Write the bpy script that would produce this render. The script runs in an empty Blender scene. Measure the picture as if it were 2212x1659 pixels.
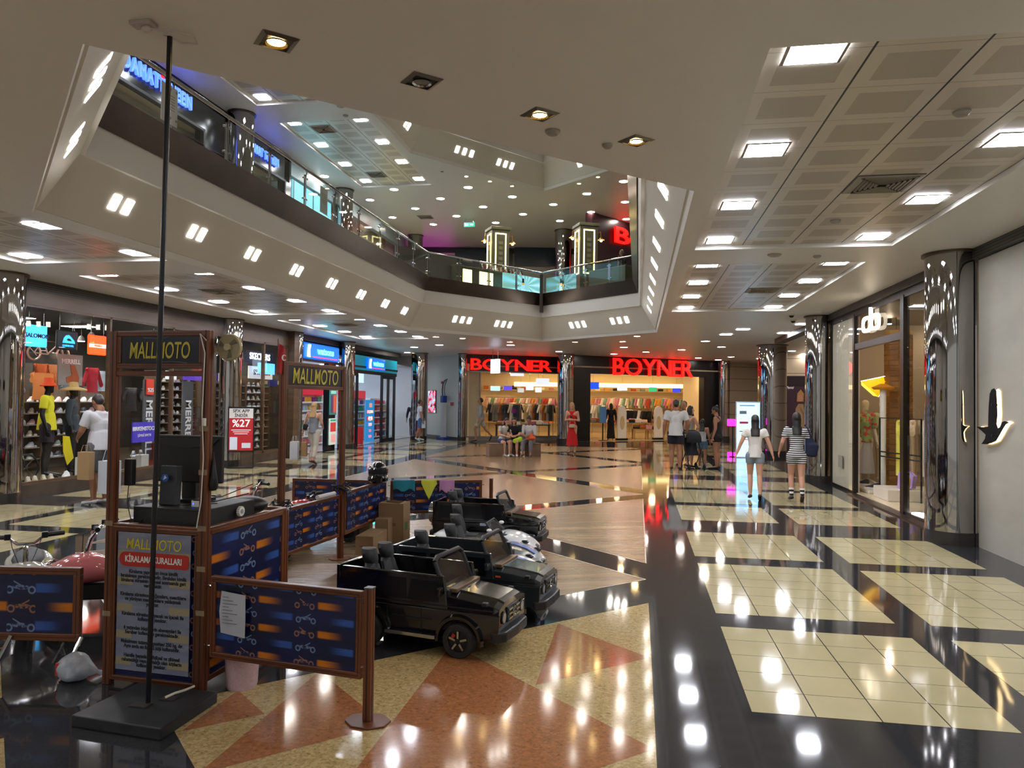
import bpy, bmesh, math, random
from mathutils import Vector, Matrix, geometry
random.seed(7)
PI = math.pi
S = bpy.context.scene
COL = S.collection
R = math.radians

# ------------------------------------------------------------------ camera
FPX, PITCH, ROLL, YAW, CAMH = 1600.0, 0.0216, 0.012, 0.169, 1.7
def camera_axes():
    f = Vector((-math.sin(YAW)*math.cos(PITCH), math.cos(YAW)*math.cos(PITCH), math.sin(PITCH)))
    r0 = Vector((math.cos(YAW), math.sin(YAW), 0)); u0 = r0.cross(f)
    r = r0*math.cos(ROLL) + u0*math.sin(ROLL)
    u = -r0*math.sin(ROLL) + u0*math.cos(ROLL)
    return r, u, f
cam = bpy.data.cameras.new('camera'); camo = bpy.data.objects.new('camera', cam); COL.objects.link(camo)
cr, cu, cf = camera_axes()
camo.matrix_world = Matrix(((cr.x, cu.x, -cf.x, 0), (cr.y, cu.y, -cf.y, 0), (cr.z, cu.z, -cf.z, CAMH), (0, 0, 0, 1)))
cam.sensor_width = 36; cam.lens = 36*FPX/2212; cam.clip_start = .05; cam.clip_end = 200
S.camera = camo
# ------------------------------------------------------------------ world + view
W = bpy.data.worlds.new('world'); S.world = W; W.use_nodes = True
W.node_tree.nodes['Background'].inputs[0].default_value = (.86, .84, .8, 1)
W.node_tree.nodes['Background'].inputs[1].default_value = .55  # even fill light, added; it enters through the hall's open back end
S.view_settings.view_transform = 'Standard'; S.view_settings.look = 'None'
S.view_settings.exposure = 0.3; S.view_settings.gamma = 1; S.view_settings.use_curve_mapping = False
L_SQ, L_RD, L_SOF, L_SPOT = 85.0, 95.0, 24.0, 140.0       # lamp strengths of the mall
# ------------------------------------------------------------------ materials
MATS = {}
def srgb(h):
    if isinstance(h, str):
        h = h.lstrip('#'); c = [int(h[i:i+2], 16)/255 for i in (0, 2, 4)]
        return tuple((x/12.92 if x <= .04045 else ((x+.055)/1.055)**2.4) for x in c) + (1,)
    return tuple(h[:3]) + (1,)
def mat(name, col, rough=.5, metal=0, emit=0, spec=.5, alpha=1, trans=0, ecol=None, coat=0, ior=1.45):
    if name in MATS: return MATS[name]
    m = bpy.data.materials.new(name); m.use_nodes = True; MATS[name] = m
    b = m.node_tree.nodes['Principled BSDF']; c = srgb(col)
    b.inputs['Base Color'].default_value = c; m.diffuse_color = c
    b.inputs['Roughness'].default_value = rough; b.inputs['Metallic'].default_value = metal
    b.inputs['Specular IOR Level'].default_value = spec; b.inputs['Alpha'].default_value = alpha
    b.inputs['Transmission Weight'].default_value = trans; b.inputs['IOR'].default_value = ior
    b.inputs['Coat Weight'].default_value = coat
    if emit:
        b.inputs['Emission Color'].default_value = srgb(ecol) if ecol else c
        b.inputs['Emission Strength'].default_value = emit
    return m
class NT:
    """tiny node expression helper"""
    def __init__(s, m): s.t = m.node_tree; s.n = s.t.nodes; s.l = s.t.links; s.b = s.n['Principled BSDF']
    def new(s, k, **kw):
        x = s.n.new(k)
        for a, v in kw.items(): setattr(x, a, v)
        return x
    def put(s, sock, v):
        if hasattr(v, 'is_output'): s.l.new(v, sock)
        else: sock.default_value = v
    def m(s, op, a, b=0.0, c=0.0):
        x = s.new('ShaderNodeMath', operation=op)
        s.put(x.inputs[0], a); s.put(x.inputs[1], b); s.put(x.inputs[2], c); return x.outputs[0]
    def obj(s):
        tc = s.new('ShaderNodeTexCoord'); sp = s.new('ShaderNodeSeparateXYZ'); s.l.new(tc.outputs['Object'], sp.inputs[0])
        s.co = tc.outputs['Object']; return sp.outputs[0], sp.outputs[1], sp.outputs[2]
    def mix(s, f, a, b):
        x = s.new('ShaderNodeMix', data_type='RGBA'); s.put(x.inputs[0], f)
        s.put(x.inputs[6], srgb(a) if not hasattr(a, 'is_output') else a)
        s.put(x.inputs[7], srgb(b) if not hasattr(b, 'is_output') else b); return x.outputs[2]
    def noise(s, sc, det=3, co=None, rough=.5):
        x = s.new('ShaderNodeTexNoise'); x.inputs['Scale'].default_value = sc; x.inputs['Detail'].default_value = det
        x.inputs['Roughness'].default_value = rough
        if co: s.l.new(co, x.inputs['Vector'])
        return x.outputs[0]
    def scale(s, v):
        x = s.new('ShaderNodeVectorMath', operation='MULTIPLY'); s.l.new(s.co, x.inputs[0]); x.inputs[1].default_value = v
        return x.outputs[0]
    def ramp(s, f, *st):
        x = s.new('ShaderNodeValToRGB'); s.put(x.inputs[0], f)
        e = x.color_ramp.elements
        while len(e) < len(st): e.new(.5)
        for i, (p, c) in enumerate(st): e[i].position = p; e[i].color = srgb(c)
        return x.outputs[0]
    def base(s, v): s.l.new(v, s.b.inputs['Base Color'])
    def bump(s, h, st=.1, d=.01):
        x = s.new('ShaderNodeBump'); x.inputs['Strength'].default_value = st; x.inputs['Distance'].default_value = d
        s.l.new(h, x.inputs['Height']); s.l.new(x.outputs[0], s.b.inputs['Normal'])
def noisy(name, c1, c2, sc, rough=.5, metal=0, spec=.5, lo=.35, hi=.65, det=4, stretch=None, bump=0, coat=0):
    if name in MATS: return MATS[name]
    m = mat(name, c1, rough, metal, spec=spec, coat=coat); t = NT(m); t.obj()
    f = t.noise(sc, det, t.scale(stretch) if stretch else t.co)
    t.base(t.ramp(f, (lo, c1), (hi, c2)))
    if bump: t.bump(f, bump)
    return m
# ------------------------------------------------------------------ mesh builder
class MB:
    def __init__(s, T=None): s.v = []; s.f = []; s.mi = []; s.sm = []; s.T = T or Matrix(); s.cur = 0
    def mset(s, i): s.cur = i; return s
    def add(s, vs, fs, smooth=False):
        o = len(s.v); s.v += [s.T @ Vector(p) for p in vs]
        for f in fs: s.f.append([o+i for i in f]); s.mi.append(s.cur); s.sm.append(smooth)
        return s
    def box(s, x0, y0, z0, x1, y1, z1, rot=0, piv=None):
        vs = [(x, y, z) for z in (z0, z1) for y in (y0, y1) for x in (x0, x1)]
        if rot:
            px, py = piv or ((x0+x1)/2, (y0+y1)/2); c, n = math.cos(rot), math.sin(rot)
            vs = [(px+(x-px)*c-(y-py)*n, py+(x-px)*n+(y-py)*c, z) for x, y, z in vs]
        return s.add(vs, [(0,2,3,1), (4,5,7,6), (0,1,5,4), (2,6,7,3), (0,4,6,2), (1,3,7,5)])
    def cbox(s, c, d, M=None):
        h = [x/2 for x in d]; vs = [Vector((x, y, z)) for z in (-h[2], h[2]) for y in (-h[1], h[1]) for x in (-h[0], h[0])]
        if M: vs = [M @ v for v in vs]
        c = Vector(c); return s.add([v+c for v in vs], [(0,2,3,1), (4,5,7,6), (0,1,5,4), (2,6,7,3), (0,4,6,2), (1,3,7,5)])
    def quad(s, a, b, c, d): return s.add([a, b, c, d], [(0, 1, 2, 3)])
    def poly(s, pts): return s.add(pts, [list(range(len(pts)))])
    def prism(s, pts, z0, z1, axis='z'):
        n = len(pts)
        def P(p, h): return (p[0], p[1], h) if axis == 'z' else ((p[0], h, p[1]) if axis == 'y' else (h, p[0], p[1]))
        vs = [P(p, z0) for p in pts] + [P(p, z1) for p in pts]
        return s.add(vs, [list(range(n))[::-1], list(range(n, 2*n))] + [(i, (i+1) % n, n+(i+1) % n, n+i) for i in range(n)])
    def ring(s, pts_list, closed=True, caps=True, smooth=True):
        n = len(pts_list[0]); vs = [p for r in pts_list for p in r]; fs = []
        for k in range(len(pts_list)-1):
            for i in range(n if closed else n-1):
                j = (i+1) % n; fs.append((k*n+i, k*n+j, (k+1)*n+j, (k+1)*n+i))
        s.add(vs, fs, smooth)
        if caps and closed:
            s.add(pts_list[0], [list(range(n))[::-1]]); s.add(pts_list[-1], [list(range(n))])
        return s
    def tube(s, path, r, seg=8, caps=True):
        P = [Vector(p) for p in path]; rings = []; rr = r if isinstance(r, (list, tuple)) else [r]*len(P)
        up = None
        for i, p in enumerate(P):
            t = (P[min(i+1, len(P)-1)] - P[max(i-1, 0)]).normalized()
            if up is None: up = Vector((0, 0, 1)) if abs(t.z) < .9 else Vector((1, 0, 0))
            a = t.cross(up).normalized(); b = a.cross(t); up = b
            rings.append([p + (a*math.cos(2*PI*k/seg) + b*math.sin(2*PI*k/seg))*rr[i] for k in range(seg)])
        return s.ring(rings, caps=caps)
    def cyl(s, c, r, h, seg=24, axis='z', r2=None):
        r2 = r if r2 is None else r2; c = Vector(c)
        def P(a, rad, t):
            x, y = rad*math.cos(a), rad*math.sin(a)
            return c + Vector({'z': (x, y, t), 'y': (x, t, y), 'x': (t, x, y)}[axis])
        return s.ring([[P(2*PI*k/seg, rr, t) for k in range(seg)] for rr, t in ((r, 0), (r2, h))])
    def lathe(s, prof, c=(0, 0, 0), seg=24, axis='z', caps=False):
        c = Vector(c)
        def P(a, rad, t):
            x, y = rad*math.cos(a), rad*math.sin(a)
            return c + Vector({'z': (x, y, t), 'y': (x, t, y), 'x': (t, x, y)}[axis])
        return s.ring([[P(2*PI*k/seg, max(r, 1e-4), t) for k in range(seg)] for r, t in prof], caps=caps)
    def ell(s, c, r, seg=14, rings=9):
        c = Vector(c); rs = []
        for i in range(rings+1):
            a = PI*i/rings; q = max(math.sin(a), 1e-3)
            rs.append([c + Vector((r[0]*q*math.cos(2*PI*k/seg), r[1]*q*math.sin(2*PI*k/seg), -r[2]*math.cos(a))) for k in range(seg)])
        return s.ring(rs)
    def build(s, name, m, parent=None, bevel=0, sharp=35, smooth=False, sub=0, loc=None, rotz=0):
        me = bpy.data.meshes.new(name); me.from_pydata([tuple(v) for v in s.v], [], s.f)
        ms = m if isinstance(m, (list, tuple)) else [m]
        for x in ms: me.materials.append(x)
        me.polygons.foreach_set('material_index', s.mi)
        me.polygons.foreach_set('use_smooth', [bool(smooth or q) for q in s.sm])
        me.update()
        bm = bmesh.new(); bm.from_mesh(me); bmesh.ops.recalc_face_normals(bm, faces=bm.faces) if len(bm.faces) > 1 else None
        bm.to_mesh(me); bm.free()
        if smooth or any(s.sm): me.set_sharp_from_angle(angle=R(sharp))
        o = bpy.data.objects.new(name, me); COL.objects.link(o)
        if parent: o.parent = parent
        if loc: o.location = loc
        if rotz: o.rotation_euler.z = rotz
        if bevel:
            b = o.modifiers.new('b', 'BEVEL'); b.width = bevel; b.segments = 2; b.limit_method = 'ANGLE'; b.angle_limit = R(40)
        if sub:
            b = o.modifiers.new('s', 'SUBSURF'); b.levels = b.render_levels = sub
        return o
def tag(o, label=None, cat=None, group=None, kind=None):
    if label: o['label'] = label
    if cat: o['category'] = cat
    if group: o['group'] = group
    if kind: o['kind'] = kind
    return o
def thing(name, label, cat, loc=(0, 0, 0), rotz=0, group=None):
    o = bpy.data.objects.new(name, None); COL.objects.link(o); o.empty_display_size = .1
    o.location = loc; o.rotation_euler = (0, 0, rotz); return tag(o, label, cat, group)
def struct(name, mb, m, **k): return tag(mb.build(name, m, **k), kind='structure')
def copy_tree(o, parent=None):
    c = o.copy(); COL.objects.link(c); c.parent = parent
    for ch in list(o.children): copy_tree(ch, c)
    return c
def text(name, body, size, m, parent=None, loc=(0, 0, 0), rot=(0, 0, 0), ext=.004, sx=1, bold=0, align='CENTER', shear=0, sp=1, line=1):
    cu_ = bpy.data.curves.new('t', 'FONT'); cu_.body = body; cu_.size = size; cu_.extrude = ext; cu_.align_x = align; cu_.align_y = 'CENTER'
    cu_.shear = shear; cu_.space_character = sp; cu_.offset = bold; cu_.resolution_u = 4; cu_.space_line = line
    t = bpy.data.objects.new('t', cu_); COL.objects.link(t)
    bpy.context.view_layer.update()
    me = bpy.data.meshes.new_from_object(t.evaluated_get(bpy.context.evaluated_depsgraph_get()))
    bpy.data.objects.remove(t); me.name = name; me.materials.clear(); me.materials.append(m)
    me.transform(Matrix.Diagonal((sx, 1, 1, 1)))
    o = bpy.data.objects.new(name, me); COL.objects.link(o)
    if parent: o.parent = parent
    o.location = loc; o.rotation_euler = rot; return o
def merge(name, objs, parent=None):
    """join several mesh objects (same parent space) into one object"""
    bm = bmesh.new(); ms = []; 
    for o in objs:
        me = o.data.copy(); me.transform(o.matrix_basis)
        idx = []
        for q in me.materials:
            if q not in ms: ms.append(q)
            idx.append(ms.index(q))
        for p in me.polygons: p.material_index = idx[p.material_index] if idx else 0
        bm.from_mesh(me)
    me = bpy.data.meshes.new(name); bm.to_mesh(me); bm.free()
    for q in ms: me.materials.append(q)
    for o in objs: bpy.data.objects.remove(o)
    r = bpy.data.objects.new(name, me); COL.objects.link(r); r.parent = parent; return r
def clip(poly, a, b, c):
    """keep a*x+b*y<=c"""
    out = []
    for i in range(len(poly)):
        p, q = poly[i], poly[(i+1) % len(poly)]; d0 = a*p[0]+b*p[1]-c; d1 = a*q[0]+b*q[1]-c
        if d0 <= 0: out.append(p)
        if d0*d1 < 0:
            t = d0/(d0-d1); out.append((p[0]+(q[0]-p[0])*t, p[1]+(q[1]-p[1])*t))
    return out
def flat_with_holes(mb, outer, holes, z):
    loops = [[Vector((x, y, 0)) for x, y in l] for l in [outer]+holes]
    flat = [p for l in loops for p in l]
    tr = geometry.tessellate_polygon(loops)
    mb.add([(p.x, p.y, z) for p in flat], [list(t) for t in tr])
ORD = ['first', 'second', 'third', 'fourth', 'fifth', 'sixth', 'seventh', 'eighth', 'ninth', 'tenth', 'eleventh', 'twelfth', 'thirteenth', 'fourteenth', 'fifteenth', 'sixteenth', 'seventeenth', 'eighteenth', 'nineteenth', 'twentieth']
WALLROT_L = (PI/2, 0, PI/2)      # text that faces +x (left wall)
WALLROT_R = (PI/2, 0, -PI/2)     # text that faces -x (right wall)
# a sight line of the photograph, cut by a real plane of the building, gives a point in metres
CAMP = Vector((0, 0, CAMH))
def sight(x, y): return cf + cr*((x-1106)/FPX) - cu*((y-829.5)/FPX)
def onX(x, y, X): d = sight(x, y); return CAMP + d*(X/d.x)
def onZ(x, y, z): d = sight(x, y); return CAMP + d*((z-CAMH)/d.z)
def onD(x, y, dep): return CAMP + sight(x, y)*dep
def onL(x, y, A, B):
    n = Vector((-(B[1]-A[1]), B[0]-A[0])); d = sight(x, y); t = (n.x*A[0]+n.y*A[1])/(n.x*d.x+n.y*d.y); return CAMP + d*t
# ------------------------------------------------------------------ common materials
M_CEIL = mat('painted_ceiling', '#d6d3ce', .38, spec=.35)
M_CEILUP = mat('upper_ceiling_paint', '#c6c4be', .4, spec=.4)
M_SOFFIT = mat('soffit_paint', '#d2cfc4', .5, spec=.3)
M_BAND = mat('band_paint', '#e0e0dc', .5, spec=.3)
M_FASCIA = noisy('bronze_cladding', '#4a4038', '#3c342d', 1.2, rough=.28, metal=.6)
M_CHROME = mat('polished_steel', '#c9cacc', .04, 1)
M_STEEL = mat('steel', '#b9babc', .18, 1)
M_DARK = mat('dark_metal', '#1c1b1c', .4, .3)
M_BLACK = mat('black_plastic', '#0c0c0d', .4)
M_WHITEL = mat('lamp_panel', '#ffffff', .5, emit=L_SQ, ecol='#f4f6ff')
M_ROUNDL = mat('round_lamp', '#ffffff', .5, emit=L_RD, ecol='#fff3e6')
M_SOFL = mat('soffit_lamp', '#ffffff', .5, emit=L_SOF, ecol='#fff6ea')
M_SPOTL = mat('halogen_lamp', '#ffffff', .5, emit=L_SPOT, ecol='#ffd58a')
M_TRIM = mat('white_trim', '#c9c6bd', .4)
M_GRIDFRAME = mat('lamp_frame', '#8c857a', .4)
# ---- floors
def granite(name, stops, rough=.06, sc=60):
    m = mat(name, '#111111', rough, spec=.6); t = NT(m); t.obj()
    v = t.new('ShaderNodeTexVoronoi'); v.inputs['Scale'].default_value = sc; t.l.new(t.co, v.inputs['Vector'])
    n = t.noise(sc*.45, 5, t.co, .7); sp = t.new('ShaderNodeSeparateColor'); t.l.new(v.outputs['Color'], sp.inputs[0])
    f = t.m('ADD', t.m('MULTIPLY', n, .75), t.m('MULTIPLY', sp.outputs[0], .25))
    t.base(t.ramp(f, *stops)); 
    big = t.noise(3, 3, t.co); t.put(t.b.inputs['Roughness'], t.m('ADD', rough*.7, t.m('MULTIPLY', big, rough*.7)))
    return m
M_FBLACK = granite('black_granite', ((.3, '#202022'), (.6, '#2f3032'), (.85, '#454648')), .055, 120)
M_FYEL = granite('yellow_granite', ((.25, '#5e4b30'), (.36, '#8f7a50'), (.55, '#a68f62'), (.8, '#bfa878')), .08, 75)
M_FRED = granite('red_granite', ((.25, '#523420'), (.36, '#835434'), (.6, '#95613c'), (.8, '#a8754e')), .08, 75)
M_FCREAM = noisy('cream_tile', '#aba07c', '#9f9472', 1.5, rough=.07, spec=.6, lo=.3, hi=.7)
def wood():
    m = mat('laminate_floor', '#9a8468', .26, spec=.38); t = NT(m); x, y, z = t.obj()
    # planks run diagonally
    a = t.m('ADD', t.m('MULTIPLY', x, .94), t.m('MULTIPLY', y, .34)); b = t.m('SUBTRACT', t.m('MULTIPLY', y, .94), t.m('MULTIPLY', x, .34))
    row = t.m('FLOOR', t.m('MULTIPLY', b, 6.5)); cb = t.new('ShaderNodeCombineXYZ')
    t.put(cb.inputs[0], t.m('MULTIPLY', a, .9)); t.put(cb.inputs[1], t.m('MULTIPLY', b, 16)); t.put(cb.inputs[2], t.m('MULTIPLY', row, 3.7))
    n = t.noise(1.6, 5, cb.outputs[0], .6)
    wn = t.new('ShaderNodeTexWhiteNoise', noise_dimensions='1D'); t.put(wn.inputs['W'], row)
    f = t.m('ADD', t.m('MULTIPLY', n, .8), t.m('MULTIPLY', wn.outputs[0], .2))
    t.base(t.ramp(f, (.3, '#5c4c38'), (.5, '#746048'), (.7, '#877259')))
    return m
M_FWOOD = wood()
FX0, FX1, FY0, FY1 = -10.3, 4.05, -6.0, 43.6
struct('floor', MB().box(-17, FY0, -.12, 14, FY1, 0), M_FBLACK)
mb = MB(); g = .0035
ROWS = []
for k in range(-1, 5):
    o = 6.72*k
    for (a, n) in ((4.278, 5), (6.205, 6), (8.444, 5)): ROWS.append((a+o, n))
for (a, n) in ROWS:
    if a > 30 or a < -5: continue
    for (x0, s) in ((.627, .339), (2.238, .337), (-6.73, -.339), (-8.34, -.337)):
        for i in range(4):
            for j in range(n):
                xs = sorted((x0+s*i, x0+s*(i+1))); y0 = a+.3145*j
                mb.quad((xs[0]+g, y0+g*.6, .001), (xs[1]-g, y0+g*.6, .001), (xs[1]-g, y0+.3145-g*.6, .001), (xs[0]+g, y0+.3145-g*.6, .001))
struct('floor', mb, M_FCREAM)
PB = [(-6.7-.0, .42), (0.0, .42), (6.72, .42), (13.4, .32), (20.1, .32), (26.8, .32), (33.5, .32)]
QB = [(-12.7, .4), (-6.05, .4), (.65, .5), (7.69, .36), (14.3, .36), (21.0, .36), (27.6, .36), (34.3, .36)]
wd, gr, ed = MB(), MB(), MB()
for i in range(len(PB)-1):
    for j in range(len(QB)-1):
        P = [(-6.2, -3), (.1, -3), (.1, 27.5), (-6.2, 27.5)]
        p0, p1, q0, q1 = PB[i][0]+PB[i][1], PB[i+1][0]-PB[i+1][1], QB[j][0]+QB[j][1], QB[j+1][0]-QB[j+1][1]
        P = clip(P, 1, -1, -p0); P = clip(P, -1, 1, p1) if P else P      # y-x>=p0, y-x<=p1
        P = clip(P, -1, -1, -q0) if P else P; P = clip(P, 1, 1, q1) if P else P
        if len(P) < 3: continue
        cy = sum(p[1] for p in P)/len(P)
        if cy > 6.0:
            wd.poly([(x, y, .001) for x, y in P])
            if cy < 22:
                for k in range(len(P)):
                    a, b = Vector(P[k]), Vector(P[(k+1) % len(P)])
                    if (b-a).length < .05: continue
                    t = (b-a).normalized(); n_ = Vector((-t.y, t.x))*.012
                    ed.quad((*(a), .0016), (*(b), .0016), (*(b+n_), .0016), (*(a+n_), .0016))
        else: gr.poly([(x, y, .001) for x, y in P])
struct('floor', wd, M_FWOOD); struct('floor', gr, M_FYEL)
struct('trim_1', ed, mat('floor_edge_strip', '#b4ada0', .3, .4))
mb = MB()
for tri in (((-1.26, 5.03), (-1.26, 2.43), (.09, 3.73)), ((-.59, 5.66), (-.59, 4.42), (.09, 5.04)), ((-.59, 1.8), (-.59, 3.04), (.09, 2.42)),
            ((-1.94, 4.38), (-1.94, 3.08), (-1.28, 3.73)), ((-2.27, 4.0), (-2.27, 3.46), (-1.96, 3.73)),
            ((-4.84, 5.03), (-6.18, 3.73), (-4.84, 2.43)), ((-4.17, 4.38), (-4.82, 3.73), (-4.17, 3.08)), ((-3.05, 2.6), (-3.7, 1.95), (-2.4, 1.95))):
    mb.poly([(x, y, .0018) for x, y in tri])
struct('floor', mb, M_FRED)
# ---- lower ceiling with its hexagonal opening
ZC, ZU, ZC2 = 3.6, 5.02, 8.5
HEX = [(-2.98, 3.52), (.48, 6.81), (.49, 20.64), (-3.08, 23.76), (-6.27, 19.6), (-6.42, 6.9)]
def inset(P, d):
    n = len(P); L = []
    for i in range(n):
        a, b = Vector(P[i]), Vector(P[(i+1) % n]); t = (b-a).normalized(); L.append((a+Vector((-t.y, t.x))*d, t))
    out = []
    for i in range(n):
        (a, t), (b, u) = L[i-1], L[i]; c = t.x*-u.y - t.y*-u.x
        w = b-a; s_ = (w.x*-u.y - w.y*-u.x)/c; out.append(tuple(a+t*s_))
    return out
GRIDS = [(.68, 4.1, 2.98, 9.46), (.68, 10.5, 2.98, 15.92), (.68, -2.5, 2.98, 2.9),
         (-8.83, 3.9, -6.53, 9.4), (-8.83, -2.5, -6.53, 2.9), (-8.83, 10.45, -6.53, 15.9), (-8.83, 17.0, -6.53, 22.6)]
REC = .05
def rect(g): return [(g[0], g[1]), (g[2], g[1]), (g[2], g[3]), (g[0], g[3])]
DIAG = [(2.05, 19.1), (3.75, 17.5), (4.6, 18.4), (4.6, 20.3), (3.0, 21.9), (1.6, 20.5)]
for name, m, z, outer in (('ceiling', M_CEIL, ZC, (-17, FY0, 14, FY1)), ('ceiling', M_CEILUP, ZC2, (-17, FY0, 14, FY1))):
    mb = MB(); flat_with_holes(mb, rect(outer), [HEX] + [rect(g_) for g_ in GRIDS], z); struct(name, mb, m)
    mb = MB()
    for g_ in GRIDS:
        r_ = rect(g_)
        for k in range(4):
            a, b = r_[k], r_[(k+1) % 4]; mb.quad((*a, z), (*b, z), (*b, z+REC), (*a, z+REC))
    struct('trim_2', mb, M_TRIM)
def grid_mat():
    m = mat('metal_ceiling_tiles', '#8f8678', .36, .35, spec=.5); t = NT(m); x, y, z = t.obj()
    fx = t.m('FRACT', t.m('DIVIDE', x, .575)); fy = t.m('FRACT', t.m('DIVIDE', t.m('ADD', y, 2.72), .5435))
    cx = t.m('ABSOLUTE', t.m('SUBTRACT', fx, .5)); cy = t.m('ABSOLUTE', t.m('SUBTRACT', fy, .5))
    inner = t.m('MULTIPLY', t.m('LESS_THAN', cx, .33), t.m('LESS_THAN', cy, .33))
    line = t.m('GREATER_THAN', cx, .488); line2 = t.m('GREATER_THAN', cy, .492)
    c = t.mix(inner, '#cdc6ba', '#b2aa9d'); c = t.mix(t.m('MULTIPLY', line2, .45), c, '#5c554c'); c = t.mix(line, c, '#0e0d0d')
    t.base(c); return m
M_GRID = grid_mat()
for z in (ZC, ZC2):
    for g_ in GRIDS:
        # object origin at the row of lamps so that the tile module falls on the lamps
        oy = {4.1: 4.27, 10.5: 10.79, -2.5: -2.25, 3.9: 4.27, 10.45: 10.79, 17.0: 17.31}[g_[1]]
        mb = MB().box(g_[0]-g_[0], g_[1]-oy, REC, g_[2]-g_[0], g_[3]-oy, REC+.03)
        struct('ceiling', mb, M_GRID, loc=(g_[0], oy, z))
# ---- slab edge: lip, sloped soffit, band, bronze fascia
def loopwall(mb, A, za, B, zb):
    n = len(A)
    for i in range(n):
        j = (i+1) % n; mb.quad((*A[i], za), (*A[j], za), (*B[j], zb), (*B[i], zb))
for base in (0.0, ZC2-ZC):
    mb = MB(); loopwall(mb, HEX, ZC+base, inset(HEX, .03), ZC+.085+base); struct('trim_3', mb, M_BAND)
    mb = MB(); loopwall(mb, inset(HEX, .05), ZC+.085+base, inset(HEX, .42), 4.31+base)
    loopwall(mb, inset(HEX, .03), ZC+.085+base, inset(HEX, .05), ZC+.085+base); struct('wall_soffit', mb, M_SOFFIT)
    mb = MB(); loopwall(mb, inset(HEX, .47), 4.31+base, inset(HEX, .51), 4.68+base); loopwall(mb, inset(HEX, .42), 4.31+base, inset(HEX, .47), 4.31+base)
    struct('wall_band', mb, M_BAND)
    if not base:
        mb = MB(); loopwall(mb, inset(HEX, .53), 4.66, inset(HEX, .67), ZU); loopwall(mb, inset(HEX, .67), ZU, inset(HEX, .5), ZU+.004)
        struct('wall_fascia', mb, M_FASCIA)
        mb = MB(); flat_with_holes(mb, rect((-17, FY0, 14, FY1)), [inset(HEX, .5)], ZU); struct('floor', mb, mat('upper_floor_tile', '#8d8678', .15))
struct('ceiling', MB().box(-8, 2, 9.7, 3, 26, 9.8), M_CEILUP)
# bronze strut cover at the far corner
P4 = inset(HEX, .66)[3]
struct('trim_4', MB().box(P4[0]-.05, P4[1]-.12, 4.42, P4[0]+.05, P4[1]+.02, 5.6, rot=0), M_FASCIA)
# ---- outer walls
M_PLASTER = noisy('grey_plaster', '#a19c91', '#8f8a80', .9, rough=.7, det=6, stretch=(1, .6, 1.5))
M_WALLG = mat('grey_wall', '#c6ccc6', .35)
M_WALLB = mat('beige_wall', '#a69c8c', .5)
struct('wall_right', MB().box(4.05, FY0, 0, 4.25, 9.75, 3.46), M_PLASTER)
struct('wall_left', MB().box(-10.1, FY0, 0, -9.95, 9.8, 3.6), M_PLASTER)
struct('wall_far', MB().box(-17, 43.5, 0, 14, 43.7, 8.6), M_WALLB)
# shade box above the shop fronts (dark ribbed roller-shutter housing)
def ribbed():
    m = mat('shutter_housing', '#4b4640', .45, .4); t = NT(m); x, y, z = t.obj()
    f = t.m('FRACT', t.m('MULTIPLY', z, 28)); t.base(t.mix(t.m('GREATER_THAN', f, .6), '#4d4842', '#2a2724')); return m
M_RIB = ribbed()
struct('trim_5', MB().box(3.98, FY0, 3.47, 4.25, 23, 3.6), M_RIB)
struct('trim_6', MB().box(-10.1, 3, 3.42, -9.9, 30, 3.6), M_RIB)
# upper floor walls
struct('wall_left', MB().box(-10.4, FY0, 5.02, -10.2, 40, 8.5), M_WALLB)
struct('wall_right', MB().box(4.3, FY0, 5.02, 4.5, 26, 8.5), M_WALLB)
struct('wall_far', MB().box(-17, 36, 5.02, 14, 36.2, 8.5), mat('upper_far_wall', '#8f8a80', .4))
# ------------------------------------------------------------------ square lamps in the tiled ceilings
def square_lamp(label, x, y, z, group=None, s=.145):
    t = thing('ceiling_light', label, 'ceiling light', (x, y, z+REC), 0, group)
    f = MB(); 
    for k in range(4):
        a = [(-s-.02, -s-.02), (s+.02, -s-.02), (s+.02, s+.02), (-s-.02, s+.02)]; b = [(-s, -s), (s, -s), (s, s), (-s, s)]; j = (k+1) % 4
        f.quad((*a[k], -.004), (*a[j], -.004), (*b[j], -.010), (*b[k], -.010))
    f.build('frame', M_GRIDFRAME, t)
    MB().box(-s, -s, -.008, s, s, -.001).build('diffuser', M_WHITEL, t)
    return t
for (x, side, where) in ((.95, 'left', 'right'), (2.68, 'right', 'right')):
    for i, y in enumerate((-2.25, -.62, 1.01)): square_lamp('unseen square ceiling light added as fill above and behind the viewer', x, y, ZC, 'lamps behind the viewer')
    for i, y in enumerate((4.27, 5.90, 7.53, 9.16)):
        square_lamp('square ceiling lamp, %s in %s row, nearest tiled field over right walkway' % (ORD[i], side), x, y, ZC)
    for i, y in enumerate((10.79, 12.38, 14.01, 15.64)):
        square_lamp('square ceiling lamp, %s in %s row, second tiled field over right walkway' % (ORD[i], side), x, y, ZC)
for (x, side) in ((-8.53, 'left'), (-6.8, 'right')):
    for y in (-2.25, -.62, 1.01): square_lamp('unseen square ceiling light added as fill above and behind the viewer', x, y, ZC, 'lamps behind the viewer')  # unseen lamps, added to make up for the weaker world fill
    for nm, ys in (('nearest', (4.3, 5.85, 7.48, 9.1)), ('second', (10.64, 12.27, 13.97, 15.62)), ('third', (17.28, 18.9, 20.6, 22.3))):
        for i, y in enumerate(ys):
            square_lamp('square ceiling lamp, %s in %s row, %s tiled field along left shops' % (ORD[i], side, nm), x, y, ZC)
    for nm, ys in (('nearer', (4.3, 5.9, 7.5, 9.1, 10.7, 12.3, 14.0, 15.58)), ('farther', (17.14, 18.77, 20.42, 22.1))):
        for i, y in enumerate(ys):
            square_lamp('square upstairs ceiling lamp, %s in %s row of the %s tiled field' % (ORD[i], side, nm), x, y, ZC2)
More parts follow.
